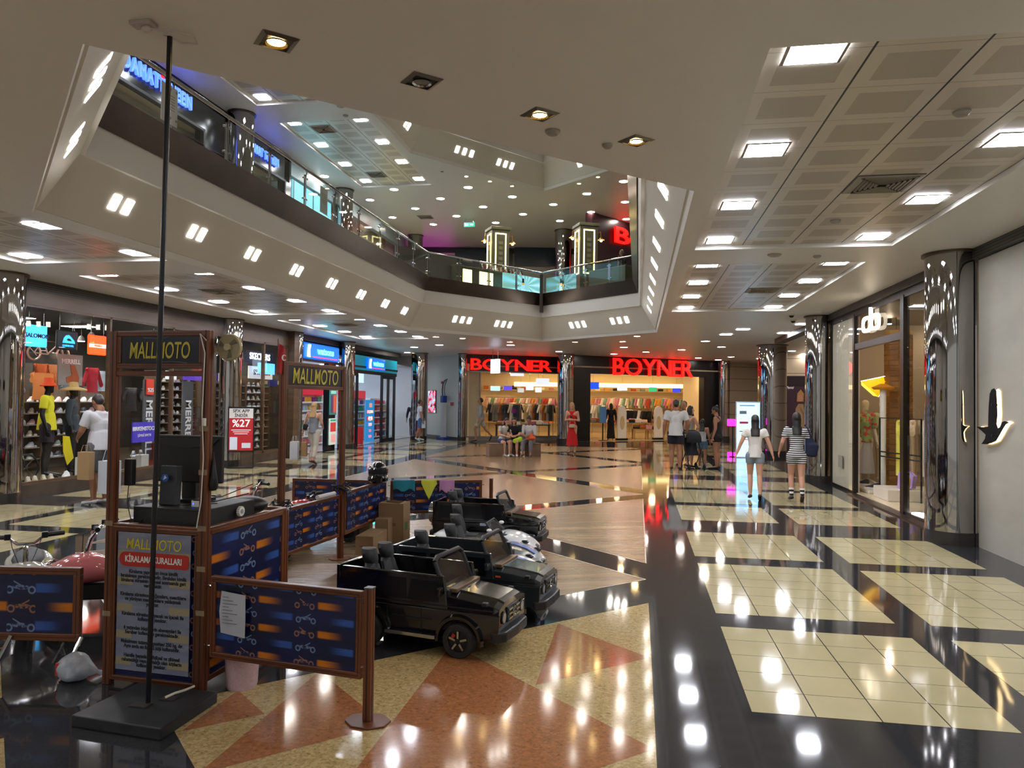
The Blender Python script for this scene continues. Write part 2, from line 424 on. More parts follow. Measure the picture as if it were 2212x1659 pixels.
for i, (x, y, w) in enumerate(((2.66, 19.85, 'leftmost'), (3.87, 18.6, 'nearest'), (3.87, 20.9, 'farthest'), (2.4, 21.3, 'second farthest'))):
    square_lamp('square ceiling lamp, %s of four before the wide mirrored column' % w, x, y, ZC-REC)
# ------------------------------------------------------------------ round lamps
def round_lamp(label, x, y, z, r=.1, m=None, group=None, lit=True):
    t = thing('round_downlight', label, 'ceiling light', (x, y, z), 0, group)
    MB().lathe([(r*1.25, -.001), (r*1.22, -.008), (r*1.02, -.008), (r, -.001)]).build('rim', M_TRIM, t)
    MB().cyl((0, 0, -.005), r, .003).build('bulb', m or M_ROUNDL if lit else mat('unlit_lamp', '#3c3833', .3, .5), t)
FARL = [(-5.4, 22.4), (-6.1, 21.85), (-6.88, 25.1), (-8.12, 26.16), (-9.35, 29.2), (-4.16, 23.85), (-4.36, 25.19), (-2.03, 23.89), (-3.04, 28.52),
        (-.5, 23.73), (-.51, 26.21), (-.05, 21.82), (-.98, 30.0), (.28, 28.8), (1.54, 27.54), (2.04, 23.63), (2.79, 26.1), (2.52, 32.6), (3.78, 31.8), (3.5, 34.0), (6.42, 31.6), (6.25, 29.66), (5.47, 28.11), (5.11, 33)]
WARM = {(-5.4, 22.4), (-6.1, 21.85), (-4.16, 23.85), (-.5, 23.73), (-.05, 21.82), (-2.03, 23.89)}
for i, (x, y) in enumerate(FARL):
    round_lamp('small round downlight in the far lower ceiling in front of the shops with red signs', x, y, ZC, .085 if (x, y) in WARM else .13, M_SPOTL if (x, y) in WARM else None, 'round downlights of the far lower ceiling')
for i, (x, y) in enumerate(((-9.56, 21.3), (-7.88, 22.94), (-9.12, 24.06), (-6.67, 24.2), (-5.43, 23.02), (-7.91, 25.35), (-5.45, 25.43), (-4.21, 24.28), (-2.96, 25.42), (-1.72, 24.23), (-9.15, 26.5), (-6.7, 26.59), (-4.21, 26.62), (-1.73, 26.61), (-7.92, 27.76), (-5.45, 27.78), (-2.98, 27.78), (-9.9, 26.2), (-.5, 23.0), (-.5, 25.4), (-.5, 27.8), (.7, 24.2), (1.9, 25.4))):
    round_lamp('round white downlight in the upstairs ceiling seen through the atrium opening', x, y, ZC2, .13, None, 'round downlights of the upstairs ceiling')
for i, (x, y) in enumerate(((-5.83, 21.31), (-5.22, 21.87), (-4.61, 22.47), (-4.01, 23.06), (-1.88, 23.06), (-1.26, 22.45))):
    round_lamp('unlit small square spotlight upstairs, nearest to the left' if i == 0 else 'small warm spotlight along the edge of the upstairs ceiling opening', x, y, ZC2, .05, M_SPOTL, None if i == 0 else 'small warm spots upstairs', lit=i > 0)
# ------------------------------------------------------------------ four square recessed spotlights in the near ceiling
M_REFL = mat('lamp_reflector', '#8a7436', .15, .9)
for i, (x, y) in enumerate(((-1.92, 3.645), (-1.29, 4.23), (-.66, 4.84), (-.03, 5.43))):
    lab = ['bright square recessed spotlight closest to the viewer in the plain near ceiling', 'unlit square recessed spotlight, second of the diagonal row in the near ceiling', 'lit square recessed spotlight, third of the diagonal row in the near ceiling', 'lit square recessed spotlight, farthest of the diagonal row in the near ceiling'][i]
    t = thing('recessed_spotlight', lab, 'ceiling light', (x, y, ZC), R(-47))
    s, q = .098, .075; f = MB()
    a = [(-s, -s), (s, -s), (s, s), (-s, s)]; b = [(-q, -q), (q, -q), (q, q), (-q, q)]
    for k in range(4):
        j = (k+1) % 4; f.quad((*a[k], -.002), (*a[j], -.002), (*b[j], -.012), (*b[k], -.012)); f.quad((*b[k], -.012), (*b[j], -.012), (*b[j], -.004), (*b[k], -.004))
    f.build('frame', mat('spot_frame', '#6f675c', .3, .6), t)
    MB().box(-q, -q, -.004, q, q, -.001).build('housing', M_BLACK, t)
    MB().lathe([(.055, -.006), (.058, -.016), (.046, -.008)], seg=28).build('reflector_ring', M_REFL if i != 1 else M_STEEL, t)
    MB().lathe([(.0, -.012), (.03, -.011), (.046, -.006)], seg=24).build('bulb', M_SPOTL if i != 1 else mat('unlit_bulb', '#77726a', .3), t)
# ------------------------------------------------------------------ lamps set into the sloped slab edge
def soffit_lamp(label, base, d_along, edge, z=4.0, w=.13, h=.19, group=None):
    """edge index i: HEX[i]->HEX[i+1]; d_along metres from HEX[i]"""
    A, B = inset(HEX, .05), inset(HEX, .42); i = edge; j = (i+1) % 6
    a0 = Vector((*HEX[i], 0)); e = (Vector((*HEX[j], 0))-a0).normalized(); n = Vector((-e.y, e.x, 0))
    s_ = Vector((n.x*.37, n.y*.37, .625)).normalized(); f = (z-3.685)/.625
    c = a0 + e*d_along + n*(.05+.37*f) + Vector((0, 0, z)); out = e.cross(s_).normalized()
    if out.dot(n) > 0 and out.z < 0: pass
    if out.z > 0: out = -out
    mb = MB(); h2 = s_*h/2; w2 = e*w/2; o = out*.006
    pts = [-w2-h2, w2-h2, w2+h2, -w2+h2]
    mb.ring([[tuple(p) for p in pts], [tuple(p+o) for p in pts]], smooth=False)
    ob = mb.build('soffit_light', M_SOFL, loc=tuple(c+Vector((0, 0, base)))); tag(ob, label, 'wall light', group)
def along(edge, pt):
    a, b = Vector(HEX[edge]), Vector(HEX[(edge+1) % 6]); return (Vector(pt)-a).dot((b-a).normalized())
for k, y in enumerate((7.97, 9.5, 11.0, 12.52, 14.05, 15.6, 17.14, 18.58)):
    for q, dy in enumerate((-.11, .11)):
        soffit_lamp('oblong soffit lamp, %s one of %s pair on long left slab edge' % (('left', 'right')[q], ORD[k]), 0, along(4, (-6.2, y+dy)), 4)
for k, y in enumerate((8.1, 9.45, 10.98, 12.52, 14.1, 15.62, 17.15, 18.67)):
    for q, dy in enumerate((-.11, .11)):
        soffit_lamp('slanting soffit lamp, %s one of %s pair from top, right slab edge' % (('near', 'far')[q], ORD[k]), 0, along(1, (.3, y+dy)), 1)
for k, (x, y) in enumerate(((-5.2, 20.95), (-4.03, 22.08))):
    for q in (-1, 0, 1): soffit_lamp('bright soffit lamp, %s of the %s trio on the far left slab edge' % (('left', 'middle', 'right')[q+1], ('left', 'right')[k]), 0, along(3, (x, y))-q*.27, 3, w=.125)
for k, (x, y) in enumerate(((-1.98, 22.17), (-.77, 20.97))):
    for q in (-1, 0, 1): soffit_lamp('bright soffit lamp, %s of the %s trio on the far right slab edge' % (('left', 'middle', 'right')[q+1], ('left', 'right')[k]), 0, along(2, (x, y))-q*.27, 2, w=.125)
for k, (x, y) in enumerate(((-3.94, 4.7), (-5.13, 5.81))):
    for q in (-1, 0, 1): soffit_lamp('bright sliver of soffit lamp, %s of the %s trio on the near left slab edge' % (('upper', 'middle', 'lower')[q+1], ('upper', 'lower')[k]), 0, along(5, (x, y))-q*.27, 5, w=.125)
UB = ZC2-ZC
for k, (x, y) in enumerate(((-5.2, 20.95), (-4.03, 22.08))):
    for q in (-1, 0, 1): soffit_lamp('small lamp, %s of the %s trio upstairs above the balcony' % (('left', 'middle', 'right')[q+1], ('left', 'right')[k]), UB, along(3, (x, y))-q*.27, 3, w=.125)
for q, dy in enumerate((-.11, .11)): soffit_lamp('upstairs slab lamp, %s one of the pair left of the upstairs trios' % ('left', 'right')[q], UB, along(4, (-6.2, 18.58+dy)), 4)
soffit_lamp('lone lamp on the upstairs slab edge right of the trios', UB, along(2, (-1.98, 22.17)), 2, w=.15)
for k, y in enumerate((15.6, 17.1)): 
    for q, dy in enumerate((-.11, .11)): soffit_lamp('hidden upstairs slab lamp above the left balcony', UB, along(4, (-6.2, y+dy)), 4, group='hidden upstairs slab lamps')
# ------------------------------------------------------------------ vents, detectors, cameras
def vent(label, x, y, z, s=.27, four=False):
    t = thing('air_vent', label, 'air vent', (x, y, z))
    MB().box(-s, -s, -.004, s, s, -.001).build('backing', M_BLACK, t)
    f = MB()
    for k in range(4):
        a = [(-s, -s), (s, -s), (s, s), (-s, s)]; q = s*.86; b = [(-q, -q), (q, -q), (q, q), (-q, q)]; j = (k+1) % 4
        f.quad((*a[k], -.006), (*a[j], -.006), (*b[j], -.012), (*b[k], -.012))
    f.build('frame', M_GRIDFRAME, t)
    for side in (-1, 1):
        f = MB()
        for i in range(6):
            xx = side*(.05+i*.034)*s/.27; hl = (.04+i*.033)*s/.27
            f.cbox((xx, 0, -.014), (.016*s/.27, hl*2, .018), Matrix.Rotation(side*.6, 3, 'Y'))
        f.build('slats', M_GRIDFRAME, t)
        f = MB()
        for i in range(6):
            yy = side*(.05+i*.034)*s/.27; hl = (.04+i*.033)*s/.27
            f.cbox((0, yy, -.014), (hl*2, .012, .016), Matrix.Rotation(-side*.6, 3, 'X'))
        f.build('slats', mat('vent_slat', '#7a7468', .4, .4), t)
vent('large louvred air vent among the near ceiling tiles above the right walkway', 2.11, 6.96, ZC+REC)
vent('louvred air vent in the second tiled field above the right walkway', 2.11, 13.3, ZC+REC)
vent('dark air vent in the tiled ceiling along the left shops', -7.68, 12.6, ZC+REC)
vent('dark air vent in the far tiled ceiling near the blue shop signs', -7.68, 18.6, ZC+REC)
vent('dark air vent at the near end of the tiled upstairs ceiling', -7.97, 17.66, ZC2+REC)
vent('dark air vent at the far end of the tiled upstairs ceiling', -7.96, 21.51, ZC2+REC)
vent('air vent in the plain upstairs ceiling among round lamps', -7.9, 26.6, ZC2)
def detector(label, x, y, z, r=.05):
    MBo = MB().lathe([(r*1.1, 0), (r*1.1, -.012), (r*.7, -.03), (0, -.034)], seg=18).build('smoke_detector', mat('detector_plastic', '#9b968c', .5), loc=(x, y, z)); tag(MBo, label, 'smoke detector')
detector('round detector in the near ceiling left of the third square spotlight row', -.61, 5.15, ZC)
detector('small round detector in the near ceiling close to the farthest square spotlight', -.24, 5.48, ZC, .035)
detector('detector in a ceiling tile of the large right field, beside the third lamp', 2.1, 5.3, ZC+REC)
detector('detector in a ceiling tile of the large right field, beyond the louvred vent', 2.05, 8.3, ZC+REC)
detector('large detector on the strip between the two tiled fields on the right', 1.7, 9.85, ZC, .08)
detector('small detector on the strip between the two tiled fields on the right', 2.25, 10.0, ZC, .045)
detector('detector upstairs beside the tiled ceiling, nearer', -6.9, 16.2, ZC2, .08)
detector('detector upstairs beside the tiled ceiling, farther', -7.0, 16.75, ZC2, .06)
for i, (x, y) in enumerate(((3.2, 16.5), (3.45, 17.6))):
    t = thing('security_camera', 'small dark dome camera under the right ceiling, %s' % ('nearer' if i == 0 else 'farther'), 'camera', (x, y, ZC))
    MB().lathe([(.07, 0), (.07, -.03), (.06, -.035)], seg=18).build('base', M_TRIM, t)
    MB().ell((0, 0, -.04), (.05, .05, .04)).build('dome', M_BLACK, t)
t = thing('exit_sign', 'green exit sign hanging upstairs', 'exit sign', (-6.3, 27.0, ZC2))
MB().box(-.2, -.02, -.32, .2, .02, -.16).build('board', mat('exit_green', '#2ea88a', .4, emit=.8), t)
MB().box(-.16, -.03, -.27, -.04, -.02, -.21).box(.03, -.03, -.26, .15, -.02, -.22).build('pictogram', mat('exit_white', '#e8fff6', .4, emit=1.5), t)
MB().tube([(-.15, 0, 0), (-.15, 0, -.16)], .006).tube([(.15, 0, 0), (.15, 0, -.16)], .006).build('hanger', M_STEEL, t)
# ------------------------------------------------------------------ mirrored columns
def wavy():
    m = mat('column_mirror', '#a19e9c', .035, 1); t = NT(m); t.obj()
    t.bump(t.noise(2.2, 1, t.scale((1, 1, .15))), .12, .02); return m
M_COLM = wavy()
def column(label, x, y, r, z0=0, h=3.6, plinth=.16):
    t = thing('mirrored_column', label, 'column', (x, y, z0))
    MB().cyl((0, 0, plinth), r, h-plinth-.03, 56).build('shaft', M_COLM, t)
    MB().cyl((0, 0, 0), r*1.02, plinth, 48).build('plinth', mat('plinth_stone', '#2b2826', .15), t)
    MB().cyl((0, 0, h-.03), r*1.12, .028, 48).build('collar', mat('collar_bronze', '#5b4f42', .3, .7), t)
    sm = MB()
    for a in (.3, 2.4, 4.5): sm.cbox((r*math.cos(a)*1.0, r*math.sin(a)*1.0, plinth+(h-plinth)/2), (.006, .006, h-plinth-.05))
    sm.build('seams', M_DARK, t); return t
column('mirrored column at the left edge of the view beside the sports shop window', -9.88, 10.1, .33)
column('mirrored column between the sports window and the shoe window, red poster stand before it', -9.9, 16.75, .3)
column('mirrored column between the two bright blue shop signs', -9.72, 23.7, .27)
column('mirrored column right of the blue shop doors, beside the grey passage', -8.95, 29.6, .33)
column('thin mirrored column left of the glass fronted red sign shop', *onD(998, 866, 30.6).xy, .17)
column('mirrored column between the two red sign shop fronts', *onD(1221, 866, 30.2).xy, .33)
column('thin mirrored column right of the black portal with red letters', *onD(1563, 866, 33.9).xy, .27)
column('wide mirrored column behind the walking woman in grey shorts', *onD(1668, 866, 24.2).xy, .45)
column('mirrored column left of the right hand fashion shop window', 3.86, 16.95, .28)
column('large mirrored column between the fashion shop and the plaster wall with the bird', 3.87, 10.05, .31)
column('mirrored column upstairs behind the glass rail near the blue letters', -9.45, 16.3, .3, ZU, 3.48)
column('mirrored column upstairs farther along the left balcony', -9.55, 22.8, .3, ZU, 3.48)
column('mirrored column upstairs behind the perfume counters', -3.0, 29.4, .33, ZU, 3.48)
column('mirrored column upstairs at the far left end of the balcony', -9.2, 29.6, .3, ZU, 3.48)
# ------------------------------------------------------------------ shop glass
def glassmat():
    m = bpy.data.materials.new('shop_glass'); m.use_nodes = True; n = m.node_tree; MATS['shop_glass'] = m
    for x in list(n.nodes): n.nodes.remove(x)
    o = n.nodes.new('ShaderNodeOutputMaterial'); mx = n.nodes.new('ShaderNodeMixShader'); tr = n.nodes.new('ShaderNodeBsdfTransparent')
    gl = n.nodes.new('ShaderNodeBsdfGlossy'); fr = n.nodes.new('ShaderNodeMath'); fr.operation = 'MULTIPLY_ADD'; lw = n.nodes.new('ShaderNodeLayerWeight'); lw.inputs[0].default_value = .5; pw = n.nodes.new('ShaderNodeMath'); pw.operation = 'POWER'; pw.inputs[1].default_value = 4.5; n.links.new(lw.outputs['Facing'], pw.inputs[0]); n.links.new(pw.outputs[0], fr.inputs[0]); fr.inputs[1].default_value = .8; fr.inputs[2].default_value = .035
    tr.inputs[0].default_value = (.93, .96, .95, 1); gl.inputs['Roughness'].default_value = .0
    n.links.new(fr.outputs[0], mx.inputs[0]); n.links.new(tr.outputs[0], mx.inputs[1]); n.links.new(gl.outputs[0], mx.inputs[2]); n.links.new(mx.outputs[0], o.inputs[0])
    return m
M_GLASS = glassmat()
WN = [0]
def window(A, B, z0, z1, frame=None, posts=(), fw=.06, fd=.08, name='window', top=True, bottom=True):
    """glass between plan points A and B with frame bars; posts = fractions"""
    WN[0] += 1; A, B = Vector((*A, 0)), Vector((*B, 0)); L = (B-A).length; rz = math.atan2(B.y-A.y, B.x-A.x)
    g_ = MB().quad((0, 0, z0), (L, 0, z0), (L, 0, z1), (0, 0, z1)).build('%s_%d' % (name, WN[0]), M_GLASS, loc=tuple(A), rotz=rz); tag(g_, kind='structure')
    if frame:
        f = MB()
        for q in (0, 1)+tuple(posts): f.box(q*L-fw/2, -fd/2, z0, q*L+fw/2, fd/2, z1)
        if top: f.box(0, -fd/2, z1-fw, L, fd/2, z1)
        if bottom: f.box(0, -fd/2, z0, L, fd/2, z0+fw)
        f.build('window_frame', frame, g_)
    return g_
M_BROWN = noisy('shop_timber', '#5a4331', '#46331f', 3, rough=.4, stretch=(.3, .3, 3))
M_SHOPDARK = mat('shop_dark_wall', '#2e2a26', .6)
# ---- sports shop shell
struct('wall_sports', MB().box(-15.2, 10.0, .0, -15, 20.1, 3.6).box(-15, 10.0, 0, -9.9, 10.1, 3.6).box(-15, 20.0, 0, -9.95, 20.1, 3.6), M_SHOPDARK)
struct('ceiling', MB().box(-15, 10.1, 3.3, -10.02, 20.0, 3.35), M_SHOPDARK)
struct('floor', MB().box(-15, 10.1, 0, -10.0, 20, .16), noisy('shop_floor_board', '#55483a', '#3f352a', 2, rough=.25))
struct('trim_7', MB().box(-10.02, 10.4, 0, -9.9, 16.5, .2).box(-10.02, 17.0, 0, -9.9, 19.85, .2), noisy('window_sill_stone', '#4b4036', '#3a322a', 3, rough=.25))
struct('trim_8', MB().box(-10.02, 10.4, 3.18, -9.9, 16.5, 3.42).box(-10.02, 17.0, 3.18, -9.9, 19.85, 3.42), M_BROWN)
window((-9.95, 10.42), (-9.95, 16.48), .2, 3.2, M_BROWN, (.36, .68), fw=.05)
window((-9.95, 17.02), (-9.95, 19.85), .2, 3.2, M_BROWN, (.52,), fw=.07)
struct('wall_pilaster', MB().box(-10.0, 19.85, 0, -9.72, 20.3, 3.6), M_BROWN)
column('thin mirrored pilaster between the shoe window and the first blue sign', -9.78, 20.25, .12)
# shop lamps in the sports shop
for i, (x, y) in enumerate([(-10.9-.9*(k % 3), 10.9+.8*k) for k in range(11)]):
    t = thing('shop_pendant_lamp', 'white pendant spotlight under the dark sports shop ceiling', 'lamp', (x, y, 3.3), 0, 'pendant lamps of the sports shop')
    MB().cyl((0, 0, -.35), .006, .35, 6).build('cord', M_BLACK, t)
    MB().lathe([(.02, -.33), (.05, -.36), (.075, -.44), (.07, -.45)]).build('shade', mat('white_shade', '#e8e8e8', .4), t)
    MB().cyl((0, 0, -.455), .065, .01).build('bulb', mat('shop_bulb', '#ffffff', .5, emit=160, ecol='#fff4e6'), t)
for i, y in enumerate((11.4, 13.2, 15.0, 17.6, 19.0)):
    t = thing('shop_light_panel', 'flat white light panel high in the sports shop, %s from the near column' % ORD[i], 'lamp', (-12.6, y, 3.29))
    MB().box(-.35, -.2, -.03, .35, .2, 0).build('frame', M_GRIDFRAME, t); MB().box(-.33, -.18, -.035, .33, .18, -.03).build('diffuser', mat('shop_panel', '#ffffff', .5, emit=55, ecol='#fff8f0'), t)
# ---- illuminated hanging brand boxes
def sign_box(name, label, c, w, h, col, em, txt=None, tcol='#0a2036', ry=PI/2, ts=.07, d=.05, tem=0, parent_cat='sign', bevel=.03):
    """box whose front looks to +x after rotation ry about z (ry = angle of its width axis)"""
    t = thing(name, label, parent_cat, c, ry)
    MB().box(-w/2, -d/2, -h/2, w/2, d/2, h/2).build('panel', mat('sign_'+col+str(em), col, .4, emit=em), t, bevel=bevel)
    if txt: text('lettering', txt, ts, mat('let_'+tcol+str(tem), tcol, .4, emit=tem), t, (0, -d/2-.004, 0), (PI/2, 0, 0), sx=1.1, bold=.002)
    return t
def hanger(t, w, h, up):
    MB().tube([(-w*.35, 0, h/2), (-w*.35, 0, h/2+up)], .006, 6).tube([(w*.35, 0, h/2), (w*.35, 0, h/2+up)], .006, 6).build('hanger', M_STEEL, t)
WR = PI/2       # width axis along +y; front (-y local) looks to +x
t = sign_box('brand_sign', 'glowing light blue box sign with dark lettering in the sports window', (-10.3, 11.25, 2.71), .46, .38, '#3fb4ff', 1.3, 'SALOMON', '#0a2a50', WR, .1); hanger(t, .46, .38, .35)
t = sign_box('brand_sign', 'black box sign with a glowing blue wave mark in the sports window', (-10.3, 11.95, 2.69), .5, .36, '#0b1220', .02, None, ry=WR); hanger(t, .5, .36, .35)
MB().prism([(-.13, -.05), (.17, -.05), (.15, 0), (.08, .06), (.02, .1), (-.05, .09), (-.1, .04)], -.032, -.026, 'y').build('wave_mark', mat('wave_blue', '#2f9dff', .4, emit=2), t)
MB().prism([(.0, -.01), (.09, -.01), (.05, .03), (.0, .04), (-.04, .01)], -.034, -.032, 'y').build('wave_mark', M_BLACK, t)
text('lettering', 'QUIKSILVER', .05, mat('wave_blue', '#2f9dff'), t, (0, -.03, -.1), (PI/2, 0, 0))
t = sign_box('brand_sign', 'glowing orange box sign with a white band in the sports window', (-10.3, 12.72, 2.66), .48, .38, '#ff4a10', 1.6, None, ry=WR); hanger(t, .48, .38, .35)
MB().box(-.24, -.03, -.05, .24, -.026, .02).build('white_band', mat('band_white', '#ffd9d0', .4, emit=1.2), t); text('lettering', 'MERRELL', .055, mat('lt_orange', '#ff6a30', .4, emit=1), t, (0, -.034, -.015), (PI/2, 0, 0))
t = sign_box('shop_name_sign', 'white and red glowing sign box high in the sports window beside the column', (-10.25, 15.9, 3.02), .9, .16, '#bfe6ff', 2.2, None, ry=WR, bevel=.01)
MB().box(.3, -.03, -.09, .45, .02, .12).build('red_end', mat('red_glow', '#ff1c10', .4, emit=2.5), t)
# ---- shoes
def shoe_mesh():
    mb = MB(); mb.mset(0)
    secs = [(-.13, .03, .0), (-.125, .036, .095), (-.09, .038, .11), (-.04, .038, .10), (.01, .04, .075), (.07, .043, .055), (.12, .036, .04), (.145, .018, .026)]
    rings = []
    for x, w, h in secs:
        h = max(h, .03); rings.append([(x, w*math.cos(a), .022 + (h-.022)*max(0, math.sin(a))) for a in [PI*k/7 for k in range(8)]] + [(x, -w*.8, .02), (x, w*.8, .02)])
    mb.ring(rings)
    mb.mset(1); mb.prism([(-.135, -.034), (-.02, -.03), (.08, -.046), (.14, -.026), (.15, 0), (.14, .026), (.08, .046), (-.02, .03), (-.135, .034), (-.145, 0)], 0, .026)
    mb.mset(2)
    for k in range(4): mb.cbox((-.03+k*.026, 0, .098-k*.013), (.008, .05, .008))
    return mb
SHOE_C = ['#e9e9ea', '#dcdcd8', '#2c2d31', '#b9a58a', '#8a8f98', '#e7b3bd', '#f2f2f2', '#3d4a60', '#c9c2b2', '#6b4d3a', '#d0d6dc', '#9bb39a']
shoe0 = shoe_mesh().build('shoe', [mat('shoe_upper', '#e9e9ea', .6), mat('shoe_sole', '#f0f0ee', .6), mat('shoe_lace', '#fafafa', .7)])
SM = [mat('shoe_%d' % i, c, .6) for i, c in enumerate(SHOE_C)]
shoe0.material_slots[0].link = 'OBJECT'
def put_shoe(x, y, z, rz, ci, label, group, first=[True]):
    o = shoe0 if first[0] else shoe0.copy()
    if not first[0]: COL.objects.link(o)
    first[0] = False; o.material_slots[0].link = 'OBJECT'; o.material_slots[0].material = SM[ci % len(SM)]
    o.location = (x, y, z); o.rotation_euler = (0, 0, rz); tag(o, label, 'shoe', group); return o
M_SHELFM = mat('shoe_shelf', '#8a8076', .4); M_RACKW = mat('rack_board', '#6f6255', .5)
def shoe_wall(label, x, y0, y1, z0, z1, rows, bays, lab, group, per=.17, d=.26, face=1):
    t = thing('shoe_rack', label, 'shelf', (x, (y0+y1)/2, .16)); hy = (y1-y0)/2
    MB().box(-d-.03, -hy, 0, -d, hy, z1+.1).build('back_panel', M_RACKW, t)
    for b in range(bays+1):
        yy = -hy+2*hy*b/bays; MB().box(-d, yy-.03, 0, .02, yy+.03, z1+.1).build('upright', M_BROWN, t)
    for r_ in range(rows):
        z = z0-.16+(z1-z0)*r_/(rows-1); MB().box(-d, -hy, z-.02, 0, hy, z).build('shelf', M_SHELFM, t)
        y = y0+.12; 
        while y < y1-.08:
            put_shoe(x-.13, y, z+.16, R(-65)+random.uniform(-.15, .15), random.randrange(12), lab, group); y += per+random.uniform(-.015, .02)
    return t
shoe_wall('brown timber rack of pale trainers behind the window with grey banners', -11.3, 15.9, 17.55, .45, 2.05, 9, 3, 'trainer on the brown rack behind the grey banners in the left window', 'trainers on the rack behind the banners', per=.19)
shoe_wall('tall brown shoe rack of the window right of the red poster stand', -10.45, 17.2, 19.8, .3, 2.0, 10, 2, 'trainer on the tall rack right of the red poster stand', 'trainers on the rack right of the poster stand', per=.26)
shoe_wall('low rack of mixed shoes behind the mannequins of the sports window', -12.0, 12.3, 15.3, .4, 1.55, 6, 3, 'shoe on the low rack behind the window mannequins', 'shoes behind the window mannequins', per=.24)
# banners
def board(name, label, c, w, h, col, ry=WR, d=.03, em=0, cat='sign', rough=.5):
    t = thing(name, label, cat, c, ry); MB().box(-w/2, -d/2, 0, w/2, d/2, h).build('board', mat('bd_'+col+str(em), col, rough, emit=em), t); return t
for (y, lab) in ((14.62, 'tall grey banner with vertical white lettering, nearer one, below a red sale card'), (16.05, 'tall slate grey banner with vertical white lettering beside the mirrored column')):
    t = board('brand_banner', lab, (-10.55, y, .3), .34 if y < 15 else .42, 1.75, '#55555a'); text('lettering', 'MERRELL', .3, mat('banner_white', '#e9e9ec', .5), t, (.0, -.02, .72), (PI/2, PI/2, 0), sx=1.0, bold=.006)
t = board('sale_card', 'red sale card with white digits above the nearer grey banner', (-10.5, 14.6, 1.72), .22, .34, '#d8402e', em=.15); text('lettering', '%25', .12, mat('banner_white', '#e9e9ec'), t, (0, -.02, .1), (PI/2, 0, 0), bold=.003)
t = board('brand_poster', 'violet poster with white sandal brand lettering in the window', (-10.3, 14.15, .72), .72, .42, '#4234a8', em=.25); text('lettering', 'BIRKENSTOCK', .115, mat('banner_white', '#e9e9ec'), t, (0, -.02, .28), (PI/2, 0, 0), bold=.003); text('lettering', 'ŞİMDİ SPX\'TE', .07, mat('banner_white', '#e9e9ec'), t, (0, -.02, .14), (PI/2, 0, 0))
t = board('brand_poster', 'grey poster with white lettering and an orange boot hung high in the sports window', (-10.9, 12.75, 1.88), .62, .6, '#8a8781'); text('lettering', 'MERRELL', .12, mat('banner_white', '#e9e9ec'), t, (0, -.02, .46), (PI/2, 0, 0), bold=.003); MB().prism([(-.1, .05), (.2, .05), (.22, .15), (.1, .4), (-.02, .4), (.02, .2), (-.12, .15)], -.025, -.018, 'y').build('boot_picture', mat('boot_orange', '#a0501e', .6), t)
t = board('sale_sign', 'white sign with grey and red letters above the shoe rack right of the poster stand', (-10.35, 19.1, 2.2), 1.3, .34, '#d8cfc4', em=.5); text('lettering', 'SPX', .2, mat('lt_grey', '#57504a'), t, (-.25, -.02, .17), (PI/2, 0, 0), bold=.004); text('lettering', 'KIDS', .2, mat('lt_red', '#d02a1c'), t, (.3, -.02, .17), (PI/2, 0, 0), bold=.004)
t = board('brand_sign', 'dark blue glowing sign with white lettering high in the shoe window', (-10.2, 18.75, 2.6), 1.5, .34, '#141a33', em=.3); text('lettering', 'SKECHERS', .24, mat('glow_white', '#eef4ff', .4, emit=3), t, (0, -.02, .19), (PI/2, 0, 0), bold=.004)
board('screen_sign', 'bright light blue hanging panel under the dark blue sign in the shoe window', (-10.1, 18.95, 2.33), .9, .3, '#4fa0ee', em=1.5, cat='screen')
for i, y in enumerate((16.2, 16.9, 17.3)): board('brand_card', ('white', 'violet', 'violet')[i]+' card above the %s bay of the trainer rack' % ORD[i], (-11.1, y, 2.1), .4, .2, ('#e6e6f0', '#5a38b8', '#5a38b8')[i], em=.5)
# ---- bicycle parts, garments, boxes
def bike(label, c, rz, r=.17, col='#c9a99a', tilt=0):
    t = thing('bicycle', label, 'bicycle', c, rz); t.rotation_euler.y = tilt
    fr = mat('bike_'+col, col, .3, .3)
    for x in (-.3, .3):
        w = MB().lathe([(r-.02, -.015), (r, -.012), (r+.012, 0), (r, .012), (r-.02, .015), (r-.02, -.015)], (x, 0, r), 28, 'y').build('wheel', mat('tyre', '#1a1a1a', .7) if col != '#c9a99a' else fr, t)
        s_ = MB()
        for k in range(8): a = k*PI/4; s_.tube([(x, 0, r), (x+(r-.02)*math.cos(a), 0, r+(r-.02)*math.sin(a))], .003, 4)
        s_.build('spokes', M_STEEL, w)
    MB().tube([(-.3, 0, r), (-.02, 0, r-.02), (.22, 0, r+.22), (-.12, 0, r+.24), (-.02, 0, r-.02)], .014).tube([(-.3, 0, r), (-.12, 0, r+.24)], .01).tube([(.3, 0, r), (.2, 0, r+.32)], .014).build('frame', fr, t)
    MB().tube([(.18, -.16, r+.36), (.2, -.04, r+.32), (.2, .04, r+.32), (.18, .16, r+.36)], .011).build('handlebar', M_STEEL, t)
    MB().ell((-.14, 0, r+.29), (.07, .04, .02)).build('saddle', M_BLACK, t)
bike('small pale bicycle hung under the dark sports shop ceiling', (-11.2, 12.55, 2.35), R(80), .14)
bike('black bicycle standing low in the sports window beside the left column', (-10.75, 11.2, .16), R(75), .24, '#2a2a2c')
